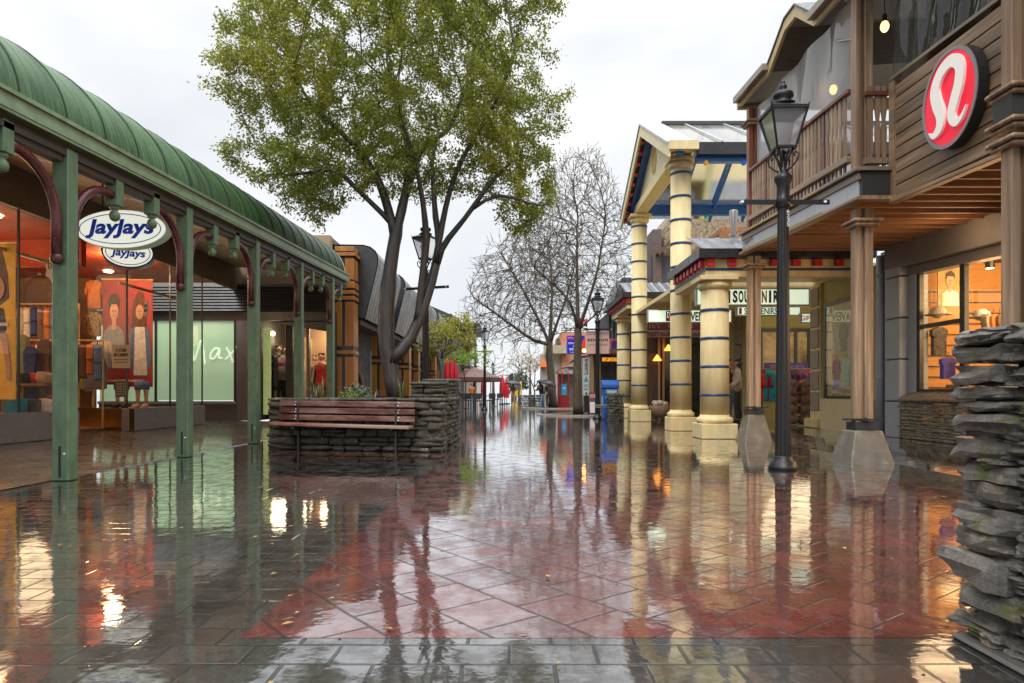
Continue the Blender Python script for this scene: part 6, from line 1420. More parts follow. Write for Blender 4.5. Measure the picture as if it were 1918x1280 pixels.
slab(4.36, 4.5, 8.66, 13.15, 3.35, 3.40, wo_, 'fascia_trim', bevel=.01); slab(4.35, 4.52, 8.66, 13.15, 3.72, 3.77, wo_, 'fascia_trim', bevel=.01)
yel_l = M('yellow_edge', (.42, .34, .03), rough=.5, var=.3, bump=0)
slab(4.355, 4.365, 9.6, 12.9, 3.405, 3.42, yel_l, 'yellow_line'); slab(4.345, 4.352, 9.8, 12.6, 3.725, 3.74, yel_l, 'yellow_line')
MB().box(4.44, 4.88, 8.66, 8.72, 3.40, 3.72).build('end_panel', fr_m, bb_)
MB().box(4.40, 4.9, 8.62, 8.74, 3.35, 3.40).build('fascia_trim', wo_, bb_); MB().box(4.40, 4.86, 8.62, 8.74, 3.72, 3.77).build('fascia_trim', wo_, bb_)
scrw = flat('faint_scribble', (.22, .23, .26))
script([[(0, 0), (.1, .12), (.16, -.02), (.24, .12), (.3, 0), (.42, .1), (.5, .02), (.6, .12), (.7, 0)]], (4.415, 12.95, bz(12.95, 3.52)), -UY, UZ, .6, .006, scrw, bb_)
# slatted timber wall with the round sign
mb = MB(); z = 3.36; Wx = 4.82; n = 9
for k in range(n):
    h = 1.42/n; a, b = 5.0, 8.66; za2, zb2 = z+k*h, z+(k+1)*h-.014
    mb.add([(x, Y, zz + .02*(Y-8.65)) for Y in (a, b) for zz in (za2, zb2) for x in (Wx, Wx+.05)], [(0, 1, 3, 2), (4, 6, 7, 5), (0, 4, 5, 1), (2, 3, 7, 6), (0, 2, 6, 4), (1, 5, 7, 3)])
wgs = wood('grey_brown_slats', (.14, .08, .042), (.36, .235, .14), 'y', rough=.45, scale=.9, bump=.5, stain=(.12, .085, .055))
mb.build('slatted_wall', wgs, bb_, bevel=.004)
MB().box(Wx+.05, Wx+.09, 5.0, 8.62, 3.3, 4.7).build('wall_backing', dark, bb_)
MB().box(Wx-.02, Wx+.08, 8.58, 8.70, 3.34, 4.84).build('corner_post', wo_, bb_)
slab(Wx-.03, Wx+.12, 5.0, 8.66, 4.86, 4.90, wo_, 'wall_cap'); slab(Wx-.05, Wx+.06, 5.0, 8.66, 3.30, 3.355, wo_, 'wall_sill', bevel=.01)
# balustrade
slab(4.44, 4.53, 9.05, 12.85, 4.86, 4.92, wr, 'handrail', bevel=.008); slab(4.42, 4.52, 9.05, 12.85, 3.94, 4.03, wo_, 'bottom_rail', bevel=.008)
def baluster(x, Y, ax, m):
    z0, z1 = bz(Y, 3.80), bz(Y, 4.86); o = V((x, Y, 0)); w_ = .036; pr = [(-w_*.5, z0), (w_*.5, z0), (w_*.9, z0+.25), (w_, z0+.5), (w_*.55, z0+.62), (w_, z0+.75), (w_*.9, z1), (-w_*.9, z1), (-w_, z0+.75), (-w_*.55, z0+.62), (-w_, z0+.5), (-w_*.9, z0+.25)]
    n_ = ax.cross(UZ); mb = MB(); mb.prism([o + ax*s + UZ*z - n_*.012 for s, z in pr], n_*.024); return mb.build('baluster', m, bb_)
k = 0; Y = 9.2
while Y < 12.8: baluster(4.485, Y, UY, wr if k % 9 == 5 else wg); Y += .125; k += 1
MB().box(4.55, 4.86, 8.78, 8.85, bz(8.65, 4.74), bz(8.65, 4.79)).build('handrail', wr, bb_); MB().box(4.55, 4.86, 8.78, 8.86, bz(8.65, 3.86), bz(8.65, 3.94)).build('bottom_rail', wo_, bb_)
for x in (4.62, 4.72, 4.80): baluster(x, 8.82, UX, wg)
post(8.95, bz(8.95, 3.78), 6.6); post(12.95, bz(12.95, 3.78), 6.3, BX, wr); collar(12.95, 6.0)
collar(8.95, 6.16)
# eaves: a level gutter, a small gable, then gutter again
ez = lambda Y: 6.28 + .035*(Y-12.7)
fasc = M('cream_bargeboard', (.50, .36, .17), rough=.45, var=.15, bump=.1); und = wood('dark_eave_lining', (.07, .05, .038), axis='x', rough=.6)
gut = M('taupe_gutter', (.24, .20, .16), rough=.35, var=.15, bump=0)
ed = [(13.2, 6.56), (11.65, 6.48), (10.95, 6.86), (10.55, 6.86), (9.9, 6.36), (5.0, 6.12)]
X0 = 4.37
for i in range(len(ed)-1):
    (ya, za2), (yb, zb2) = ed[i], ed[i+1]
    mb = MB(); mb.prism([(X0, ya, za2-.14), (X0, yb, zb2-.14), (X0, yb, zb2+.04), (X0, ya, za2+.04)], (.05, 0, 0)); mb.build('bargeboard', fasc, bb_)
    mb = MB(); mb.quad((X0+.05, ya, za2-.10), (X0+.05, yb, zb2-.10), (8.0, yb, zb2+.15), (8.0, ya, za2+.15)); mb.build('eave_lining', und, bb_)
    mb = MB(); mb.quad((X0-.02, ya, za2+.05), (X0-.02, yb, zb2+.05), (8.0, yb, zb2+.32), (8.0, ya, za2+.32)); mb.build('roof', slate_m, bb_, solid=.03)
    if i in (0, 4): mb = MB(); mb.prism([(X0-.10, ya, za2-.06), (X0-.10, yb, zb2-.06), (X0-.10, yb, zb2+.05), (X0-.10, ya, za2+.05)], (.098, 0, 0)); mb.build('gutter', gut, bb_)
MB().box(X0, 8, 13.2, 13.27, 6.40, 6.62).build('end_board', fasc, bb_)
# clear blinds
blind = glass('clear_plastic_blind', (.9, .92, .95), .06, .9, 1.45, wave=.5, dirt=.6); blind2 = glass('wavy_plastic_blind', (.75, .78, .8), .05, 1.3, 1.5, wave=1.0, dirt=.06)
rows = [[V((4.62 + .03*math.sin(j*.9+i*.3), 9.1 + (12.8-9.1)*j/24, 4.2 + 2.05*i/8)) for j in range(25)] for i in range(9)]; MB().sheet(rows).build('plastic_blind', blind, bb_, True)
rows = [[V((4.93 + .05*math.sin(j*1.3+i*.4) + .03*noise.noise(V((j*.4, i*.5, 2))), 6.95 + (8.9-6.95)*j/24, 4.3 + 2.0*i/10)) for j in range(25)] for i in range(11)]; MB().sheet(rows).build('plastic_blind', blind2, bb_, True)
rows = [[V((4.90 + .02*math.sin(j*.9), 5.0 + (6.9-5.0)*j/12, 4.3 + 2.0*i/8)) for j in range(13)] for i in range(9)]; MB().sheet(rows).build('plastic_blind', blind, bb_, True)
MB().box(7.3, 7.5, 5.0, 9.4, 3.6, 6.6).build('upper_wall', dark, bb_)
MB().box(4.88, 5.0, 6.82, 6.96, 4.7, 6.4).build('mullion_post', und, bb_); MB().box(5.2, 5.6, 6.98, 7.1, 3.7, 6.4).build('dark_screen', dark, bb_); MB().box(5.1, 5.5, 7.9, 8.4, 3.7, 6.4).build('dark_screen', dark, bb_)
mb = MB(); mb.tube([(4.55, 9.08, 5.62), (4.55, 9.6, 5.85)], .02, 6); mb.build('blind_strut', steel, bb_)
edb = flat('edison_glow', (1, .55, .18), .3, 3.0)
for p, l_ in ((P(1657, 50, 9.2), 'glowing amber bulb hung on the balcony behind the wavy blind'), (P(1534, 168, 10.2), 'glowing warm bulb seen through the pale balcony blind')):
    p.x = max(p.x, 4.8); t = thing('pendant_bulb', p, l_, 'light bulb', 'warm bulbs on the balcony'); MB().ball(p, .055, 12, 8, (1, 1, 1.4)).build('bulb', edb, t, True); MB().lathe([(.03, .06), (.03, .16)], p, 10).build('socket', fr_m, t); MB().tube([p + UZ*.16, V((p.x, p.y, 6.45))], .006, 4).build('cord', fr_m, t)
# ground floor: pilaster, pipe, beam, window
bgy = M('blue_grey_render', (.34, .37, .42), rough=.5, var=.06, scale=2, bump=.15, bscale=60); tpe = M('taupe_shopfront', (.19, .17, .165), rough=.5, var=.1, scale=2, bump=.12, bscale=60)
for k, (z0_, z1_) in enumerate(((.1, .74), (.765, 1.50), (1.525, 2.24), (2.265, 2.99), (3.015, 3.6))): MB().box(6.92, 7.3, 12.2, 12.68, z0_, z1_).build('pilaster', bgy, bb_, bevel=.012)
MB().box(6.95, 7.3, 12.22, 12.66, .1, 3.6).build('pilaster_core', fr_m, bb_)
mb = MB(); mb.tube([(6.97, 12.92, .1), (6.97, 12.92, 3.5)], .075, 14); dp = mb.build('downpipe', bgy, bb_, True)
for z in (1.2, 2.2, 3.1): MB().lathe([(.085, 0), (.085, .04)], (6.97, 12.92, z), 14).build('pipe_collar', bgy, dp)
MB().box(7.1, 7.3, 12.7, 13.15, .1, 3.6).build('wall', bgy, bb_)
slab(6.9, 7.3, 5.0, 12.66, 3.0, 3.44, tpe, 'shopfront_beam', bevel=.01)
slab(7.06, 7.3, 5.0, 12.2, 2.84, 3.0, tpe, 'shopfront_header', bevel=.01)
MB().box(7.08, 7.3, 11.98, 12.2, .88, 3.05).build('jamb', bgy, bb_)
sill = M('wet_stone_sill', (.16, .13, .11), rough=.3, var=.5, scale=7, stretch=(1, 5, 1), bump=.4)
mb = MB(); stone_face(mb, V((6.92, 12.16, .1)), V((0, -1, 0)), UZ, UX, 6.5, .68, .2, (.035, .09), (.1, .32), T_LO, .01, rnd, 9, .01); mb.build('stone_base', sch_tan, bb_, smooth=True, recalc=False)
mb = MB(); stone_face(mb, V((6.92, 12.18, .1)), UX, UZ, UY, .3, .68, .1, (.04, .09), (.1, .2), T_LO, .01, rnd, 9, .01); mb.build('stone_base', sch_tan, bb_, smooth=True, recalc=False)
mb = MB(); Y = 12.15
while Y > 5.7: mb.add([(x, y, z) for (x, z) in ((6.86, .76), (6.86, .80), (7.12, .94), (7.12, .84)) for y in (Y, Y-.20)], [(0, 1, 3, 2), (2, 3, 5, 4), (4, 5, 7, 6), (0, 2, 4, 6), (1, 7, 5, 3), (0, 6, 7, 1)]); Y -= .215
mb.build('sill', sill, bb_, bevel=.008)
wf = MB(); wf.box(7.1, 7.18, 5.4, 11.98, .90, .97).box(7.1, 7.18, 11.90, 11.98, .97, 2.98).box(7.1, 7.18, 10.72, 10.84, .97, 2.98).box(7.1, 7.18, 9.2, 9.3, .97, 2.98).box(7.1, 7.18, 5.4, 11.98, 2.98, 3.06); wfo = wf.build('window_frame', w0, bb_, bevel=.006)
MB().box(7.1, 7.18, 10.84, 11.90, 2.02, 2.09).build('transom', w0, wfo)
MB().quad((7.14, 5.4, .97), (7.14, 11.9, .97), (7.14, 11.9, 2.98), (7.14, 5.4, 2.98)).build('pane', glass('boutique_glass', (.95, .95, .94), .02, .12, 1.45), wfo)
amb = M('amber_wall', (.52, .26, .08), rough=.6, var=.15, scale=1, bump=0)
MB().box(10.4, 10.5, 5, 13, .1, 3.4).build('room_wall', amb, bb_); MB().box(7.3, 10.4, 12.9, 13.0, .1, 3.4).build('room_wall', amb, bb_)
MB().box(7.3, 10.4, 5, 12.9, 3.36, 3.42).build('room_ceiling', dark, bb_); MB().box(7.3, 10.4, 5, 12.9, .1, .16).build('room_floor', wo_, bb_)
for k in range(13): MB().box(7.4, 9.4, 12.86, 12.9, .4+k*.2, .41+k*.2+.008).build('slat_line', fr_m, bb_)
for (x, Y) in ((8.3, 10.6), (8.6, 9.0), (8.4, 12.0), (8.4, 7.4)):
    t = MB(); t.lathe([(.07, 0), (.08, .12)], (x, Y, 3.1), 12); t.build('track_spot', w0, bb_); MB().lathe([(.0, 0), (.062, 0.0)], (x, Y, 3.095), 12, cap=False).build('spot_face', flat('spot_warm%d' % int(Y), (1, .7, .4), .4, 18), bb_)
for Y in (11.0, 8.6, 6.4): light('boutique_lamp', (8.5, Y, 2.6), 260, (1, .62, .28), .24)
light('joist_lamp', (6.4, 10.0, 3.2), 16, (1, .66, .36), .1)
# goods behind the boutique window
def px_at_x(px, py, X): Y = YX(px, X); return V((X, Y, Z_(py, Y)))
pt = thing('portrait_picture', px_at_x(1778, 545, 8.6), 'framed portrait of a smiling person in a white vest inside the boutique', 'picture')
c = V((X_(1778, 12.2), 12.2, Z_(545, 12.2)))
mb = MB(); mb.obox(c, UX, UY, UZ, .42, .02, 1.0); mb.build('frame', M('picture_ochre', (.40, .26, .08), bump=0), pt)
for i, (nm, pts, m) in enumerate((('vest', [(-.65, -.55), (-.6, -.1), (-.2, .02), (.3, .02), (.75, -.1), (.8, -.55)], fab['white']), ('neck', [(-.14, -.05), (.2, -.05), (.2, .2), (-.14, .2)], pr_skin), ('face', ell(.03, .36, .34, .24), pr_skin), ('hair', [(-.34, .38), (-.3, .62), (.1, .72), (.4, .6), (.4, .38), (.28, .5), (-.2, .52)], pr_hair), *feats(.03, .34, .28, .75))):
    mb = MB(); mb.prism([c + UX*(x*.21) + UZ*(y*.5) - UY*(.012+.003*i) for x, y in pts], -UY*.002); mb.build(nm, m, pt)
garment('checked_backpack', V((X_(1758, 11.9), 11.9, Z_(640, 11.9))), UX, UZ, .34, .5, M('check_cloth', (.10, .08, .06), rough=.8, var=1.0, scale=30, bump=0), 'black and white checked backpack hanging in the boutique window', 'backpack', sleeves=False)
for (px, py, c_, l_) in ((1757, 585, 'cream', 'cream peaked cap hung above the checked backpack'), (1838, 590, 'white', 'white hat with green lining on the boutique display')):
    c = V((X_(px, 11.6), 11.6, Z_(py, 11.6))); t = thing('hat', c, l_, 'hat'); MB().ball(c, .13, 14, 8, (1, 1, .8)).build('crown', fab[c_], t, True); MB().lathe([(.13, -.03), (.20, -.05), (.20, -.035)], c, 18).build('brim', fab[c_], t, True)
    if c_ == 'white': MB().ball(c + V((-.03, -.1, -.06)), .07, 10, 6).build('lining', flat('lime', (.25, .6, .05)), t, True)
for i, (px, c_) in enumerate(((1860, 'orange'), (1872, 'brown'), (1884, 'cream'), (1850, 'sand'))): garment('top', V((X_(px, 11.2), 11.2, Z_(620, 11.2))), UX + UY*.5, UZ, .3, .55, fab[c_], '%s top on the boutique hanging rail' % c_, 'top', group='tops on the boutique rail', sleeves=False)
tb2 = thing('display_table', (8.1, 11.6, .16), 'low timber display table inside the boutique window', 'table'); MB().box(7.5, 9.6, 11.3, 11.8, 1.0, 1.05).build('tabletop', wo_, tb2); [MB().box(x-.03, x+.03, Y-.03, Y+.03, .16, 1.0).build('leg', wo_, tb2) for x in (7.6, 9.5) for Y in (11.35, 11.75)]
for k in range(8):
    mb = MB(); cc_ = ['purple', 'white', 'orange', 'black', 'sand', 'mint', 'navy', 'cream'][k]; add_stone(mb, T_LO, V((7.6+k*.25, 11.5, 1.1+.03)), UX, UY, UZ, .24, .3, .14, .015, rq_, 6); tag(mb.build('folded_jumper', fab[cc_], smooth=True), '%s folded top on the boutique display table' % cc_, 'top', 'folded tops on the boutique table')
garment('bag', V((X_(1775, 11.0), 11.0, Z_(690, 11.0))), UX, UZ, .3, .35, fab['purple'], 'violet shopping bag low behind the boutique window', 'bag', sleeves=False)
# goods behind the souvenir window
for (Y, z, c_, l_) in ((14.9, 1.35, 'maroon', 'maroon sweatshirt low in the souvenir window'), (14.45, 1.35, 'mint', 'mint sweatshirt low in the souvenir window'), (14.1, 1.3, 'teal', 'teal sweatshirt low in the souvenir window by the post'), (14.6, 2.1, 'olive', 'olive top high in the souvenir window')):
    garment('sweatshirt', V((7.075, Y, z)), -UY, UZ, .36, .6, fab[c_], l_, 'sweatshirt', depth=.02)
# round logo sign
ls = thing('round_sign', (4.78, 7.3, 3.5), 'round red sign with a white looped emblem on the slatted timber wall', 'sign')
c = V((4.70, 7.34, 4.07)); rt, nl = V((0, -1, 0)), V((-1, 0, 0)); rr_ = .525; rx_ = .465
mb = MB(); mb.prism(oval(c, rt, UZ, rx_, rr_), -nl*.11); mb.build('case', flat('black_case', (.02, .018, .02), .35), ls)
mb = MB(); ring(mb, c + nl*.001, rt, UZ, rx_, rr_, .04, nl, .012); mb.build('rim', flat('grey_rim', (.22, .21, .22), .35), ls)
mb = MB(); mb.prism(oval(c + nl*.001, rt, UZ, rx_-.042, rr_-.042), nl*.004); mb.build('face', flat('sign_red', (.72, .006, .035), .35, .35), ls)
ctr = [(-.74, -.56, .015), (-.54, -.68, .10), (-.30, -.56, .19), (-.25, -.28, .235), (-.42, .06, .25), (-.48, .38, .245), (-.24, .68, .215), (.18, .78, .19), (.50, .56, .22), (.48, .18, .235), (.30, -.16, .235), (.19, -.44, .20), (.34, -.66, .13), (.58, -.62, .07), (.76, -.42, .012)]
sm = []
for i in range(len(ctr)-1):
    p0, p1, p2, p3 = [V(ctr[min(max(j, 0), len(ctr)-1)]) for j in (i-1, i, i+1, i+2)]
    for k in range(6): t = k/6; sm.append(.5*((2*p1) + (p2-p0)*t + (2*p0-5*p1+4*p2-p3)*t*t + (3*p1-p0-3*p2+p3)*t**3))
sm.append(V(ctr[-1])); lft, rgt = [], []
for i, p in enumerate(sm):
    d = (sm[min(i+1, len(sm)-1)] - sm[max(i-1, 0)]); d = V((d.x, d.y)).normalized(); nn2 = V((-d.y, d.x)); lft.append((p.x + nn2.x*p.z*.72, p.y + nn2.y*p.z*.72)); rgt.append((p.x - nn2.x*p.z*.72, p.y - nn2.y*p.z*.72))
S = rr_*.90; W3 = lambda q, d: c + nl*d + rt*(q[0]*S*rx_/rr_) + UZ*(q[1]*S)
def ribbon(d0, d1, m, name, grow=0):
    mb = MB(); vs = []
    for a, b in zip(lft, rgt): vs += [W3(a, d1), W3(b, d1), W3(b, d0), W3(a, d0)]
    n = len(lft); fs = [(4*i+j, 4*i+(j+1) % 4, 4*i+4+(j+1) % 4, 4*i+4+j) for i in range(n-1) for j in range(4)]; mb.add(vs, fs); return mb.build(name, m, ls)
ribbon(.006, .035, flat('emblem_white', (.82, .78, .72), .35, .12), 'emblem')
# ------------------------------------------------------------------ right side further down, street furniture, people
def building(name, loc, label): return thing(name, loc, label, 'building')
tb_ = building('timber_shop', (5.2, 31, 0), 'brown timber shopfront under an orange lit sign'); Yt = 31
twd = wood('brown_shopfront', (.15, .085, .045), (.28, .17, .09), axis='z', rough=.5)
MB().box(X_(1108, Yt), 8, Yt, Yt+6, .05, Z_(664, Yt)).build('wall', twd, tb_)
MB().box(X_(1130, Yt), X_(1175, Yt), Yt-.05, Yt, .5, Z_(686, Yt)).build('window', M('dim_shop_window', (.07, .065, .055), rough=.12, var=.6, scale=2, bump=0), tb_)
for px in (1130, 1140, 1151, 1163): MB().box(X_(px, Yt)-.04, X_(px, Yt)+.04, Yt-.1, Yt-.05, .3, Z_(683, Yt)).build('mullion', fr_m, tb_)
for px, w_ in ((1106, .12), (1117, .16)): MB().box(X_(px, Yt), X_(px, Yt)+w_, Yt-.25, Yt-.1, .05, Z_(664, Yt)).build('post', wood('tan_upright%d' % px, (.42, .27, .13)), tb_)
MB().box(X_(1104, Yt), 8, Yt-1.0, Yt+1, Z_(664, Yt), Z_(656, Yt)).build('awning', twd, tb_)
MB().box(X_(1140, Yt), 8, Yt, Yt+4, Z_(656, Yt), Z_(585, Yt)).build('upper_wall', gm, tb_)
for k in range(4):
    a = X_(1146+k*9, Yt); f = MB(); f.box(a, a+.18, Yt-.03, Yt, Z_(640, Yt), Z_(600, Yt)); f_ = f.build('upper_window', wht, tb_); MB().box(a+.02, a+.16, Yt-.04, Yt-.03, Z_(638, Yt), Z_(602, Yt)).build('pane', pane, f_)
mb = MB(); mb.prism([P(1146, 572, 29), P(1165, 520, 29), P(1200, 520, 29), P(1215, 572, 29)], (0, 3, 0)); mb.build('dormer_roof', M('grey_dormer', (.16, .17, .19), rough=.35, var=.2, bump=.1), tb_)
osn = lightbox('shop_sign', 1127, 1172, 669, 678, 30.6, 'orange lit sign reading UP DOWN on the brown timber shopfront', m=flat('lit_orange', (.95, .36, .02), .4, .9)); text('UP DOWN', P(1149, 673.5, 30.59), UX, UZ, .13, flat('dark_red_ink', (.2, .02, .01)), osn, width=.85, bold=.02)
rs_ = lightbox('shop_sign', 1142, 1170, 635, 665, 30.2, 'red sign with a blue notched panel and red emblem beside the pink lingerie sign', m=flat('sign_red2', (.68, .02, .02), .4, .15))
c = P(1158, 650, 30.18); mb = MB(); mb.prism([c + UX*x + UZ*z for x, z in ((-.3, -.2), (-.24, -.2), (-.24, -.27), (.24, -.27), (.24, -.2), (.3, -.2), (.3, .2), (.24, .2), (.24, .27), (-.24, .27), (-.24, .2), (-.3, .2))], -UY*.012); mb.build('panel', flat('sign_navy', (.03, .04, .22), .4, .1), rs_)
ring(mb := MB(), c - UY*.014, UX, UZ, .1, .08, .08, -UY, .004, 16); mb.build('emblem', flat('emblem_red', (.7, .03, .02)), rs_); text('Wine', c - UZ*.13 - UY*.014, UX, UZ, .09, flat('sign_white', (.75, .75, .75)), rs_, shear=.2)
# the pink sign hung from the street lamp's ladder bar
ps = thing('hanging_sign', (3.0, 24.1, 2.3), 'pale pink square sign reading BENDON LINGERIE hung on a street lamp', 'sign'); pinkm = M('sign_pink', (.56, .36, .33), rough=.45, var=.04, bump=0)
MB().box(X_(1098, 24.33), X_(1141, 24.33), 24.31, 24.35, Z_(663, 24.33), Z_(620, 24.33)).build('board', pinkm, ps)
text('BENDON', P(1119.5, 637, 24.31), UX, UZ, .10, flat('charcoal_ink', (.03, .02, .02)), ps, width=.72, bold=.035, spacing=1.2); text('LINGERIE', P(1119.5, 646, 24.31), UX, UZ, .075, flat('rose_ink', (.28, .13, .13)), ps, width=.70)
for s in (1101, 1138): MB().tube([P(s, 620, 24.33), V((X_(s, 24.33), 24.25, 3.15))], .01, 5).build('hanger', fr_m, ps)
# blue sign
b5 = lightbox('shop_sign', 1061, 1096, 628, 664, 34, 'blue projecting sign with red script, UPSTAIRS lettering and a red corner', d=.2, m=flat('sign_blue', (.015, .02, .45), .4, .25)); w5 = flat('white_ink5', (.8, .8, .85), .4, .15)
text("Winnie's", P(1075, 634, 33.98), UX, UZ, .17, flat('red_script', (.75, .1, .08), .4, .2), b5, width=.62, bold=.03, shear=.2); text('RESTAURANT', P(1074, 643.5, 33.98), UX, UZ, .09, w5, b5, width=.5, bold=.02); text('&', P(1075, 649, 33.98), UX, UZ, .1, w5, b5); text('UPSTAIRS', P(1076, 655, 33.98), UX, UZ, .11, w5, b5, width=.5, bold=.02); text('OPEN LATE', P(1077, 660.5, 33.98), UX, UZ, .05, w5, b5, width=.5)
mb = MB(); mb.prism([P(1087, 660, 33.97), P(1096, 660, 33.97), P(1096, 631, 33.97), P(1091, 640, 33.97)], (0, -.02, 0)); mb.build('red_corner', flat('corner_red', (.72, .05, .02), .4, .2), b5)
mb = MB(); c = P(1094, 657, 33.3); mb.ball(c, .09, 10, 8); bl = thing('flood_lamp', c, 'glowing amber lamp at the corner of the blue projecting sign', 'lamp'); mb.build('lamp', flat('amber_glow', (1, .5, .1), .4, 9), bl, True); MB().tube([c, c + V((.3, .4, .1))], .02, 6).build('arm', fr_m, bl)
# RHINO'S vertical sign, post and sandwich board
rh = thing('vertical_sign', P(1098, 740, 29.6), "tall white vertical sign reading RHINO'S with teal mountain and arrow", 'sign'); Y = 29.6
MB().box(X_(1092, Y), X_(1104, Y), Y, Y+.08, Z_(741, Y), Z_(671, Y)).build('board', flat('sign_white6', (.72, .72, .70), .4), rh)
text("RHINO'S", P(1098.5, 687.5, Y), -UZ, UX, .17, ink, rh, width=.68, bold=.02, off=.006)
tl = flat('sign_teal', (.08, .42, .45)); mb = MB(); mb.prism([P(1093.5, 715, Y-.01), P(1095.5, 707, Y-.01), P(1097, 710, Y-.01), P(1098.5, 704, Y-.01), P(1101, 710, Y-.01), P(1103, 715, Y-.01)], (0, -.006, 0)); mb.build('mountain', tl, rh)
text('SKI', P(1098, 722, Y), UX, UZ, .12, tl, rh, width=.2, bold=.02); text('HIRE', P(1098, 729, Y), UX, UZ, .1, tl, rh, width=.2, bold=.02); mb = MB(); mb.prism([P(1097.4, 734, Y-.01), P(1099, 734, Y-.01), P(1099, 737, Y-.01), P(1101, 737, Y-.01), P(1098.2, 740.5, Y-.01), P(1095.5, 737, Y-.01), P(1097.4, 737, Y-.01)], (0, -.006, 0)); mb.build('arrow', ink, rh)
MB().box(X_(1088, 29.7), X_(1092, 29.7), 29.66, 29.76, 0, Z_(671, 29.6)).build('post', M('pale_post', (.42, .38, .33), bump=.1), rh)
MB().box(X_(1094, 29.7), X_(1103, 29.7), 29.66, 29.76, 0, Z_(741, 29.6)).build('stand', fr_m, rh)
sb_ = thing('sandwich_board', (X_(1110, 27.5), 27.5, 0), 'dark-framed sandwich board with a pink poster beside the black lamp post', 'sign'); Y = 27.5
mb = MB(); mb.prism([(X_(1103, Y), Y-.25, .02), (X_(1118, Y), Y-.25, .02), (X_(1118, Y), Y, Z_(735, Y)), (X_(1103, Y), Y, Z_(735, Y))], (0, .03, 0)); mb.build('front_board', M('dark_board', (.04, .04, .06), bump=0), sb_)
mb = MB(); mb.prism([(X_(1103, Y), Y+.3, .02), (X_(1118, Y), Y+.3, .02), (X_(1118, Y), Y+.04, Z_(735, Y)), (X_(1103, Y), Y+.04, Z_(735, Y))], (0, .03, 0)); mb.build('back_board', bpy.data.materials['dark_board'], sb_)
mb = MB(); mb.prism([(X_(1104, Y), Y-.235, .12), (X_(1117, Y), Y-.235, .12), (X_(1117, Y), Y-.12, .55), (X_(1104, Y), Y-.12, .55)], (0, -.006, 0)); mb.build('poster', flat('poster_pink', (.62, .48, .46)), sb_)
mb = MB(); mb.prism([(X_(1104, Y), Y-.06, .72), (X_(1117, Y), Y-.06, .72), (X_(1117, Y), Y-.02, .86), (X_(1104, Y), Y-.02, .86)], (0, -.012, 0)); mb.build('header', flat('poster_red3', (.5, .12, .12)), sb_)
# blue litter bin
bn = thing('litter_bin', (X_(1141, 23.2), 23.2, 0), 'blue street litter bin with a domed lid behind the squat stone pillar', 'bin'); Y0 = 22.95; bl_ = M('bin_blue', (.012, .085, .36), rough=.3, var=.15, bump=.05)
x0, x1 = X_(1130, Y0), X_(1158, Y0); zt = Z_(712, Y0)
MB().box(x0, x1, Y0, Y0+.5, .03, zt-.28).build('body', bl_, bn, bevel=.02); mb = MB(); mb.prism([(x0-.03, Y0-.04, zt-.28), (x0-.03, Y0-.04, zt-.16), (x0-.03, Y0+.03, zt-.06), (x0-.03, Y0+.15, zt), (x0-.03, Y0+.4, zt), (x0-.03, Y0+.52, zt-.08), (x0-.03, Y0+.54, zt-.28)], (x1-x0+.06, 0, 0)); mb.build('lid', bl_, bn, bevel=.02)
MB().box(x0+.1, x1-.04, Y0-.012, Y0, zt-.5, zt-.32).build('label_plate', M('grey_plate', (.2, .28, .38), bump=0), bn); text('BINM', (x0+.3, Y0-.014, zt-.42), UX, UZ, .09, flat('pale_blue_ink', (.55, .62, .7)), bn, width=.3, bold=.02)
MB().box(x0+.08, x1-.05, Y0-.012, Y0, zt-.64, zt-.54).build('label_plate', flat('sky_label', (.25, .45, .6)), bn); MB().box(x0-.008, x0, Y0+.1, Y0+.4, .5, .8).build('side_label', flat('aqua_label', (.15, .5, .6)), bn)
mb = MB(); mb.tube([(x0-.35, Y0-.3, .50), (x0+.05, Y0-.3, .50), (x0+.35, Y0-.25, .47)], .02, 8).tube([(x0-.3, Y0-.3, .44), (x0+.3, Y0-.25, .42)], .02, 8); tag(mb.build('barrier_rail', steel, loc=(x0, Y0-.3, .42)), 'short twin steel rail between the lamp post and the stone pillar', 'rail')
# red phone box
ph = thing('phone_box', (X_(1060, 42), 42, 0), 'red phone box with a curved canopy and blue panel between the bare trees', 'phone box'); Y = 42; pr_ = M('phone_red', (.36, .025, .03), rough=.35, var=.2, bump=.05)
x0, x1 = X_(1046, Y), X_(1080, Y); zt = Z_(688, Y)
for x in (x0, x0+.22, x0+.62, x1): MB().box(x-.05, x+.05, Y-.05, Y+.05, 0, zt-.35).build('post', pr_, ph)
MB().box(x0, x0+.62, Y+.0, Y+.04, .05, .75).build('lower_panel', pr_, ph); MB().box(x0, x1, Y+.9, Y+.94, .05, zt-.4).build('back_panel', M('phone_glass', (.25, .24, .2), rough=.15, bump=0), ph)
mb = MB(); n = 12; arc_ = [(x0-.1 + (x1-x0+.3)*min(1, max(0, (1-math.cos(math.pi*k/n/2*1.0))*.55)), zt-.38+.38*math.sin(math.pi*k/n/2)) for k in range(n+1)] + [(x1+.2, zt)]
rows = [[V((x, Y-.15, z)) for x, z in arc_], [V((x, Y+1.0, z)) for x, z in arc_]]; MB().sheet(rows).build('canopy', pr_, ph, True, solid=.06)
MB().box(x0+.6, x1+.2, Y-.02, Y+.02, zt-.38, zt-.06).build('canopy_glass', M('pale_glass', (.55, .6, .6), rough=.15, bump=0), ph)
MB().box(X_(1052, Y), X_(1061, Y), Y-.08, Y-.05, Z_(740, Y), Z_(720, Y)).build('blue_panel', flat('phone_blue', (.03, .36, .62), .4), ph); text('tel', P(1056.5, 727, Y-.08), UX, UZ, .12, w5, ph)
MB().box(X_(1074, Y), X_(1079, Y), Y-.05, Y, Z_(702, Y), Z_(690, Y)).build('red_plate', redl, ph)
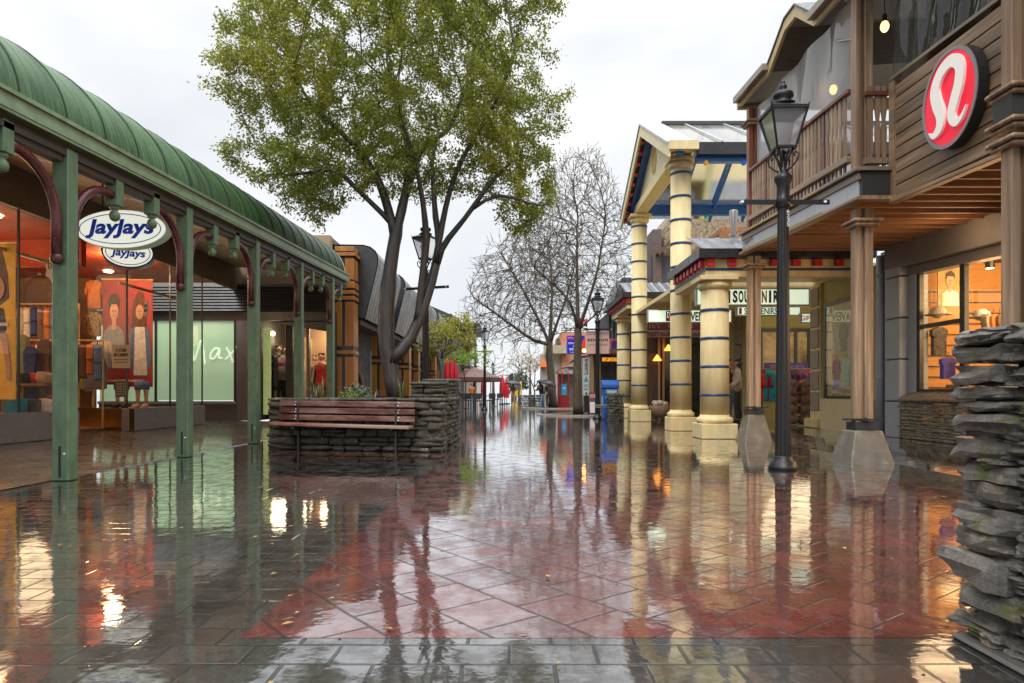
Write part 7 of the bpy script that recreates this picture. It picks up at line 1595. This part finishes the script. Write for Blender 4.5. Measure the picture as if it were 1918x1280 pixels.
# farther buildings on the right
o1 = building('orange_building', (5, 52, 0), 'orange rendered upper storey with a roof railing far behind the blue sign'); Y = 50
orm = M('orange_render', (.52, .22, .11), rough=.7, var=.1, scale=1, bump=0)
MB().box(X_(1052, Y), X_(1110, Y), Y, Y+8, 2.2, Z_(622, Y)).build('wall', orm, o1); MB().box(X_(1042, Y), X_(1052, Y), Y+1, Y+8, 2.2, Z_(640, Y)).build('wall', orm, o1)
MB().box(X_(1043.5, Y), X_(1050.5, Y), Y+.95, Y+1.0, Z_(655, Y), Z_(632, Y)).build('window', pane, o1); MB().box(X_(1018, Y), X_(1062, Y), Y-.6, Y, Z_(663, Y), Z_(648, Y)).build('cream_band', M('cream_band', (.42, .36, .25), bump=0), o1)
mb = MB()
for py in (615, 619): mb.beam(P(1052, py, Y), P(1100, py, Y), .05, .05)
for px in range(1052, 1101, 8): mb.beam(P(px, 622, Y), P(px, 615, Y), .05, .05)
mb.build('roof_rail', fr_m, o1); MB().box(X_(1012, Y), X_(1100, Y), Y+.2, Y+.4, 0, Z_(663, Y)).build('ground_wall', M('pale_shop', (.40, .36, .30), rough=.6, var=.3, scale=.8, bump=0), o1)
MB().box(X_(1012, Y), X_(1023, Y), Y-.4, Y+.2, Z_(688, Y), Z_(677, Y)).build('orange_sign', flat('orange_panel', (.75, .2, .05), .4, .2), o1)
c1 = building('cream_building', (5, 39, 0), 'cream walled shop with a small dark awning behind the phone box'); Y = 39
MB().box(X_(1075, Y), 9, Y+5, Y+8, 0, Z_(676, Y)).build('wall', M('cream_wall', (.45, .41, .34), rough=.6, var=.15, bump=0), c1); mb = MB(); mb.prism([P(1066, 680, Y), P(1110, 668, Y), P(1110, 664, Y), P(1080, 668, Y)], (0, 2, 0)); mb.build('awning', slate_m, c1)
fl = thing('flag', (3.2, 33, 4.2), 'small red and white flag on a slanting pole above the blue sign', 'flag'); MB().beam(P(1098, 626, 33), P(1081, 590, 33), .03, .03).build('pole', wht, fl)
rows = [[P(1082+j*3.6, 588+j*2.2+i*8+2*math.sin(j*.9), 33) + UY*.05*math.sin(j*1.1) for j in range(6)] for i in range(3)]; MB().sheet(rows).build('cloth', M('flag_cloth', (.55, .02, .04), rough=.7, var=.1, c2=(.75, .73, .72), c2lo=.5, c2hi=.52, c2scale=6), fl, True, solid=.01)
for a, (x, Y, lab) in enumerate(((4.6, 60, 'grey gabled shop at the far right end of the street'), (4.9, 70, 'pale two-storey shop at the farthest right end of the street'))):
    t = building('far_shop', (x+2, Y, 0), lab); MB().box(x, x+7, Y, Y+8, 0, 3.2+a).build('wall', M('far_wall%d' % a, (.3+.1*a, .29+.1*a, .27+.1*a), var=.3, scale=.6, bump=0), t); mb = MB(); mb.prism([(x-.4, Y-.3, 3.2+a), (x+7, Y-.3, 3.2+a), (x+3.3, Y-.3, 4.8+a)], (0, 8.4, 0)); mb.build('roof', slate_m, t); MB().box(x+.3, x+2, Y-.04, Y, .8, 2.2).build('window', pane, t)
# round tree kerbs
kc = M('tree_kerb', (.30, .27, .22), rough=.4, var=.3, bump=.3)
for x, Y, r, l_ in ((X_(1083, 28.1), 28.1, 1.7, 'round pale kerb at the foot of the nearer bare tree'), (X_(1036, 41), 41, 1.9, 'round pale kerb at the foot of the farther bare tree')):
    tag(MB().lathe([(r, 0), (r, .05), (r-.15, .06), (r-.15, .0)], (x, Y, 0), 40).build('tree_kerb', kc, loc=(x, Y, 0)), l_, 'kerb')
# people in the street with umbrellas
um = M('black_umbrella_cloth', (.02, .021, .026), rough=.35, var=.2, bump=0)
def umbrella(c, hand, r, tilt, label):
    t = thing('umbrella', c, label, 'umbrella', 'dark umbrellas held in the street'); n = 16; rows = []
    M3 = Matrix.Rotation(tilt, 3, 'Y')
    for i in range(6):
        a = i/5*1.15; rows.append([V(c) + M3 @ V((r*math.sin(a)/math.sin(1.15)*math.cos(6.2832*k/n)*(1-.05*(k % 2)*i/5), r*math.sin(a)/math.sin(1.15)*math.sin(6.2832*k/n)*(1-.05*(k % 2)*i/5), r*.45*(math.cos(a)-math.cos(1.15))/(1-math.cos(1.15)))) for k in range(n+1)])
    MB().sheet(rows).build('canopy', um, t, True, solid=.008); MB().tube([V(c) + M3 @ V((0, 0, r*.55)), V(hand)], .012, 6).build('shaft', fr_m, t)
    mb = MB()
    for k in range(8): mb.beam(V(c) + M3 @ V((0, 0, r*.42)), V(c) + M3 @ V((r*.95*math.cos(k*math.pi/4), r*.95*math.sin(k*math.pi/4), .01)), .012, .012)
    mb.build('ribs', fr_m, t)
x, Y = X_(961, 52), 52
figure('person', (x, Y, 0), R(5), 'person in a beige coat walking towards the camera under a black umbrella', 'person', 1.62, skin_tone, M('beige_coat', (.36, .26, .16), bump=.1), 1.0, M('beige_trousers', (.33, .25, .17), bump=0), fab['brown'], 'short', elbows=((-.24, .02, 1.14), (.25, -.05, 1.15)), wrists=((-.25, -.06, .9), (.16, -.24, 1.25)), step=.14, bulk=1.1)
umbrella((x-.02, Y-.15, 1.58), (x-.15, Y-.25, 1.2), .62, R(4), 'black umbrella over the person in the beige coat')
x, Y = X_(1015, 40), 40
figure('person', (x, Y, 0), R(-60), 'person in dark jacket and blue jeans stooping under a tilted umbrella', 'person', 1.66, skin_tone, fab['black'], 1.0, M('blue_jeans', (.10, .17, .30), rough=.8, var=.25, bump=.1), fab['black'], 'short', elbows=((-.24, -.1, 1.14), (.25, -.12, 1.15)), wrists=((-.14, -.3, 1.1), (.13, -.28, 1.3)), step=.16, bulk=1.2, lean=.22)
umbrella((x+.25, Y-.1, 1.42), (x+.1, Y-.2, 1.15), .62, R(16), 'dark grey tilted umbrella over the person in blue jeans')
figure('person', (X_(1027, 43), 43, 0), R(200), 'person in black standing beside the bare tree trunk behind the stooping person', 'person', 1.65, skin_tone, fab['black'], 1.0, fab['black'], fab['black'], 'short')
# far end: yellow van, planters, hedge-like trees
vn = thing('yellow_van', (X_(968, 100), 100, 0), 'yellow van with dark windows parked at the far end of the street', 'van'); x, Y = X_(968, 100), 100; ym = M('van_yellow', (.62, .36, .02), rough=.35, bump=0)
MB().box(x-.75, x+.75, Y, Y+4, .35, 2.6).build('body', ym, vn, bevel=.12, seg=3); MB().box(x-.6, x+.6, Y-.03, Y+.05, 1.45, 2.2).build('windscreen', pane, vn)
for s in (-.5, .5): mb = MB(); mb.tube([(x+s-.12, Y+.7, .35), (x+s+.12, Y+.7, .35)], .35, 16); mb.build('wheel', fr_m, vn); MB().box(x+s-.12, x+s+.12, Y-.03, Y, .75, .95).build('headlight', wht, vn)
for px, Y, w_, h, l_ in ((985, 60, 1.4, .75, 'dark stone planter block beneath the blossom tree'), (1004, 50, 1.1, .8, 'dark low block by the cafe table near the stooping person')):
    mb = MB(); x = X_(px, Y); stone_face(mb, V((x-w_/2, Y, 0)), UX, UZ, UY, w_, h, .6, (.08, .14), (.3, .6), T_LO, .02, rnd, 5, .02); tag(mb.build('stone_block', sch_dark, recalc=False), l_, 'planter')
copy_tree(t0, (X_(1000, 46), 46, 0), 0, 'round cafe table left of the person in blue jeans')
cn = thing('conifer', (X_(966, 120), 120, 0), 'dark rounded conifer at the far end of the street behind the yellow van', 'tree'); mb = MB(); leaf_ball(mb, V((X_(966, 120), 120, 1.8)), 2.6, 900, .6, rnd, 1.3); mb.build('crown', M('far_green', (.05, .07, .045), bump=0), cn, recalc=False); MB().tube([(X_(966, 120), 120, 0), (X_(966, 120), 120, 3)], .2, 6).build('trunk', bark_dark, cn)
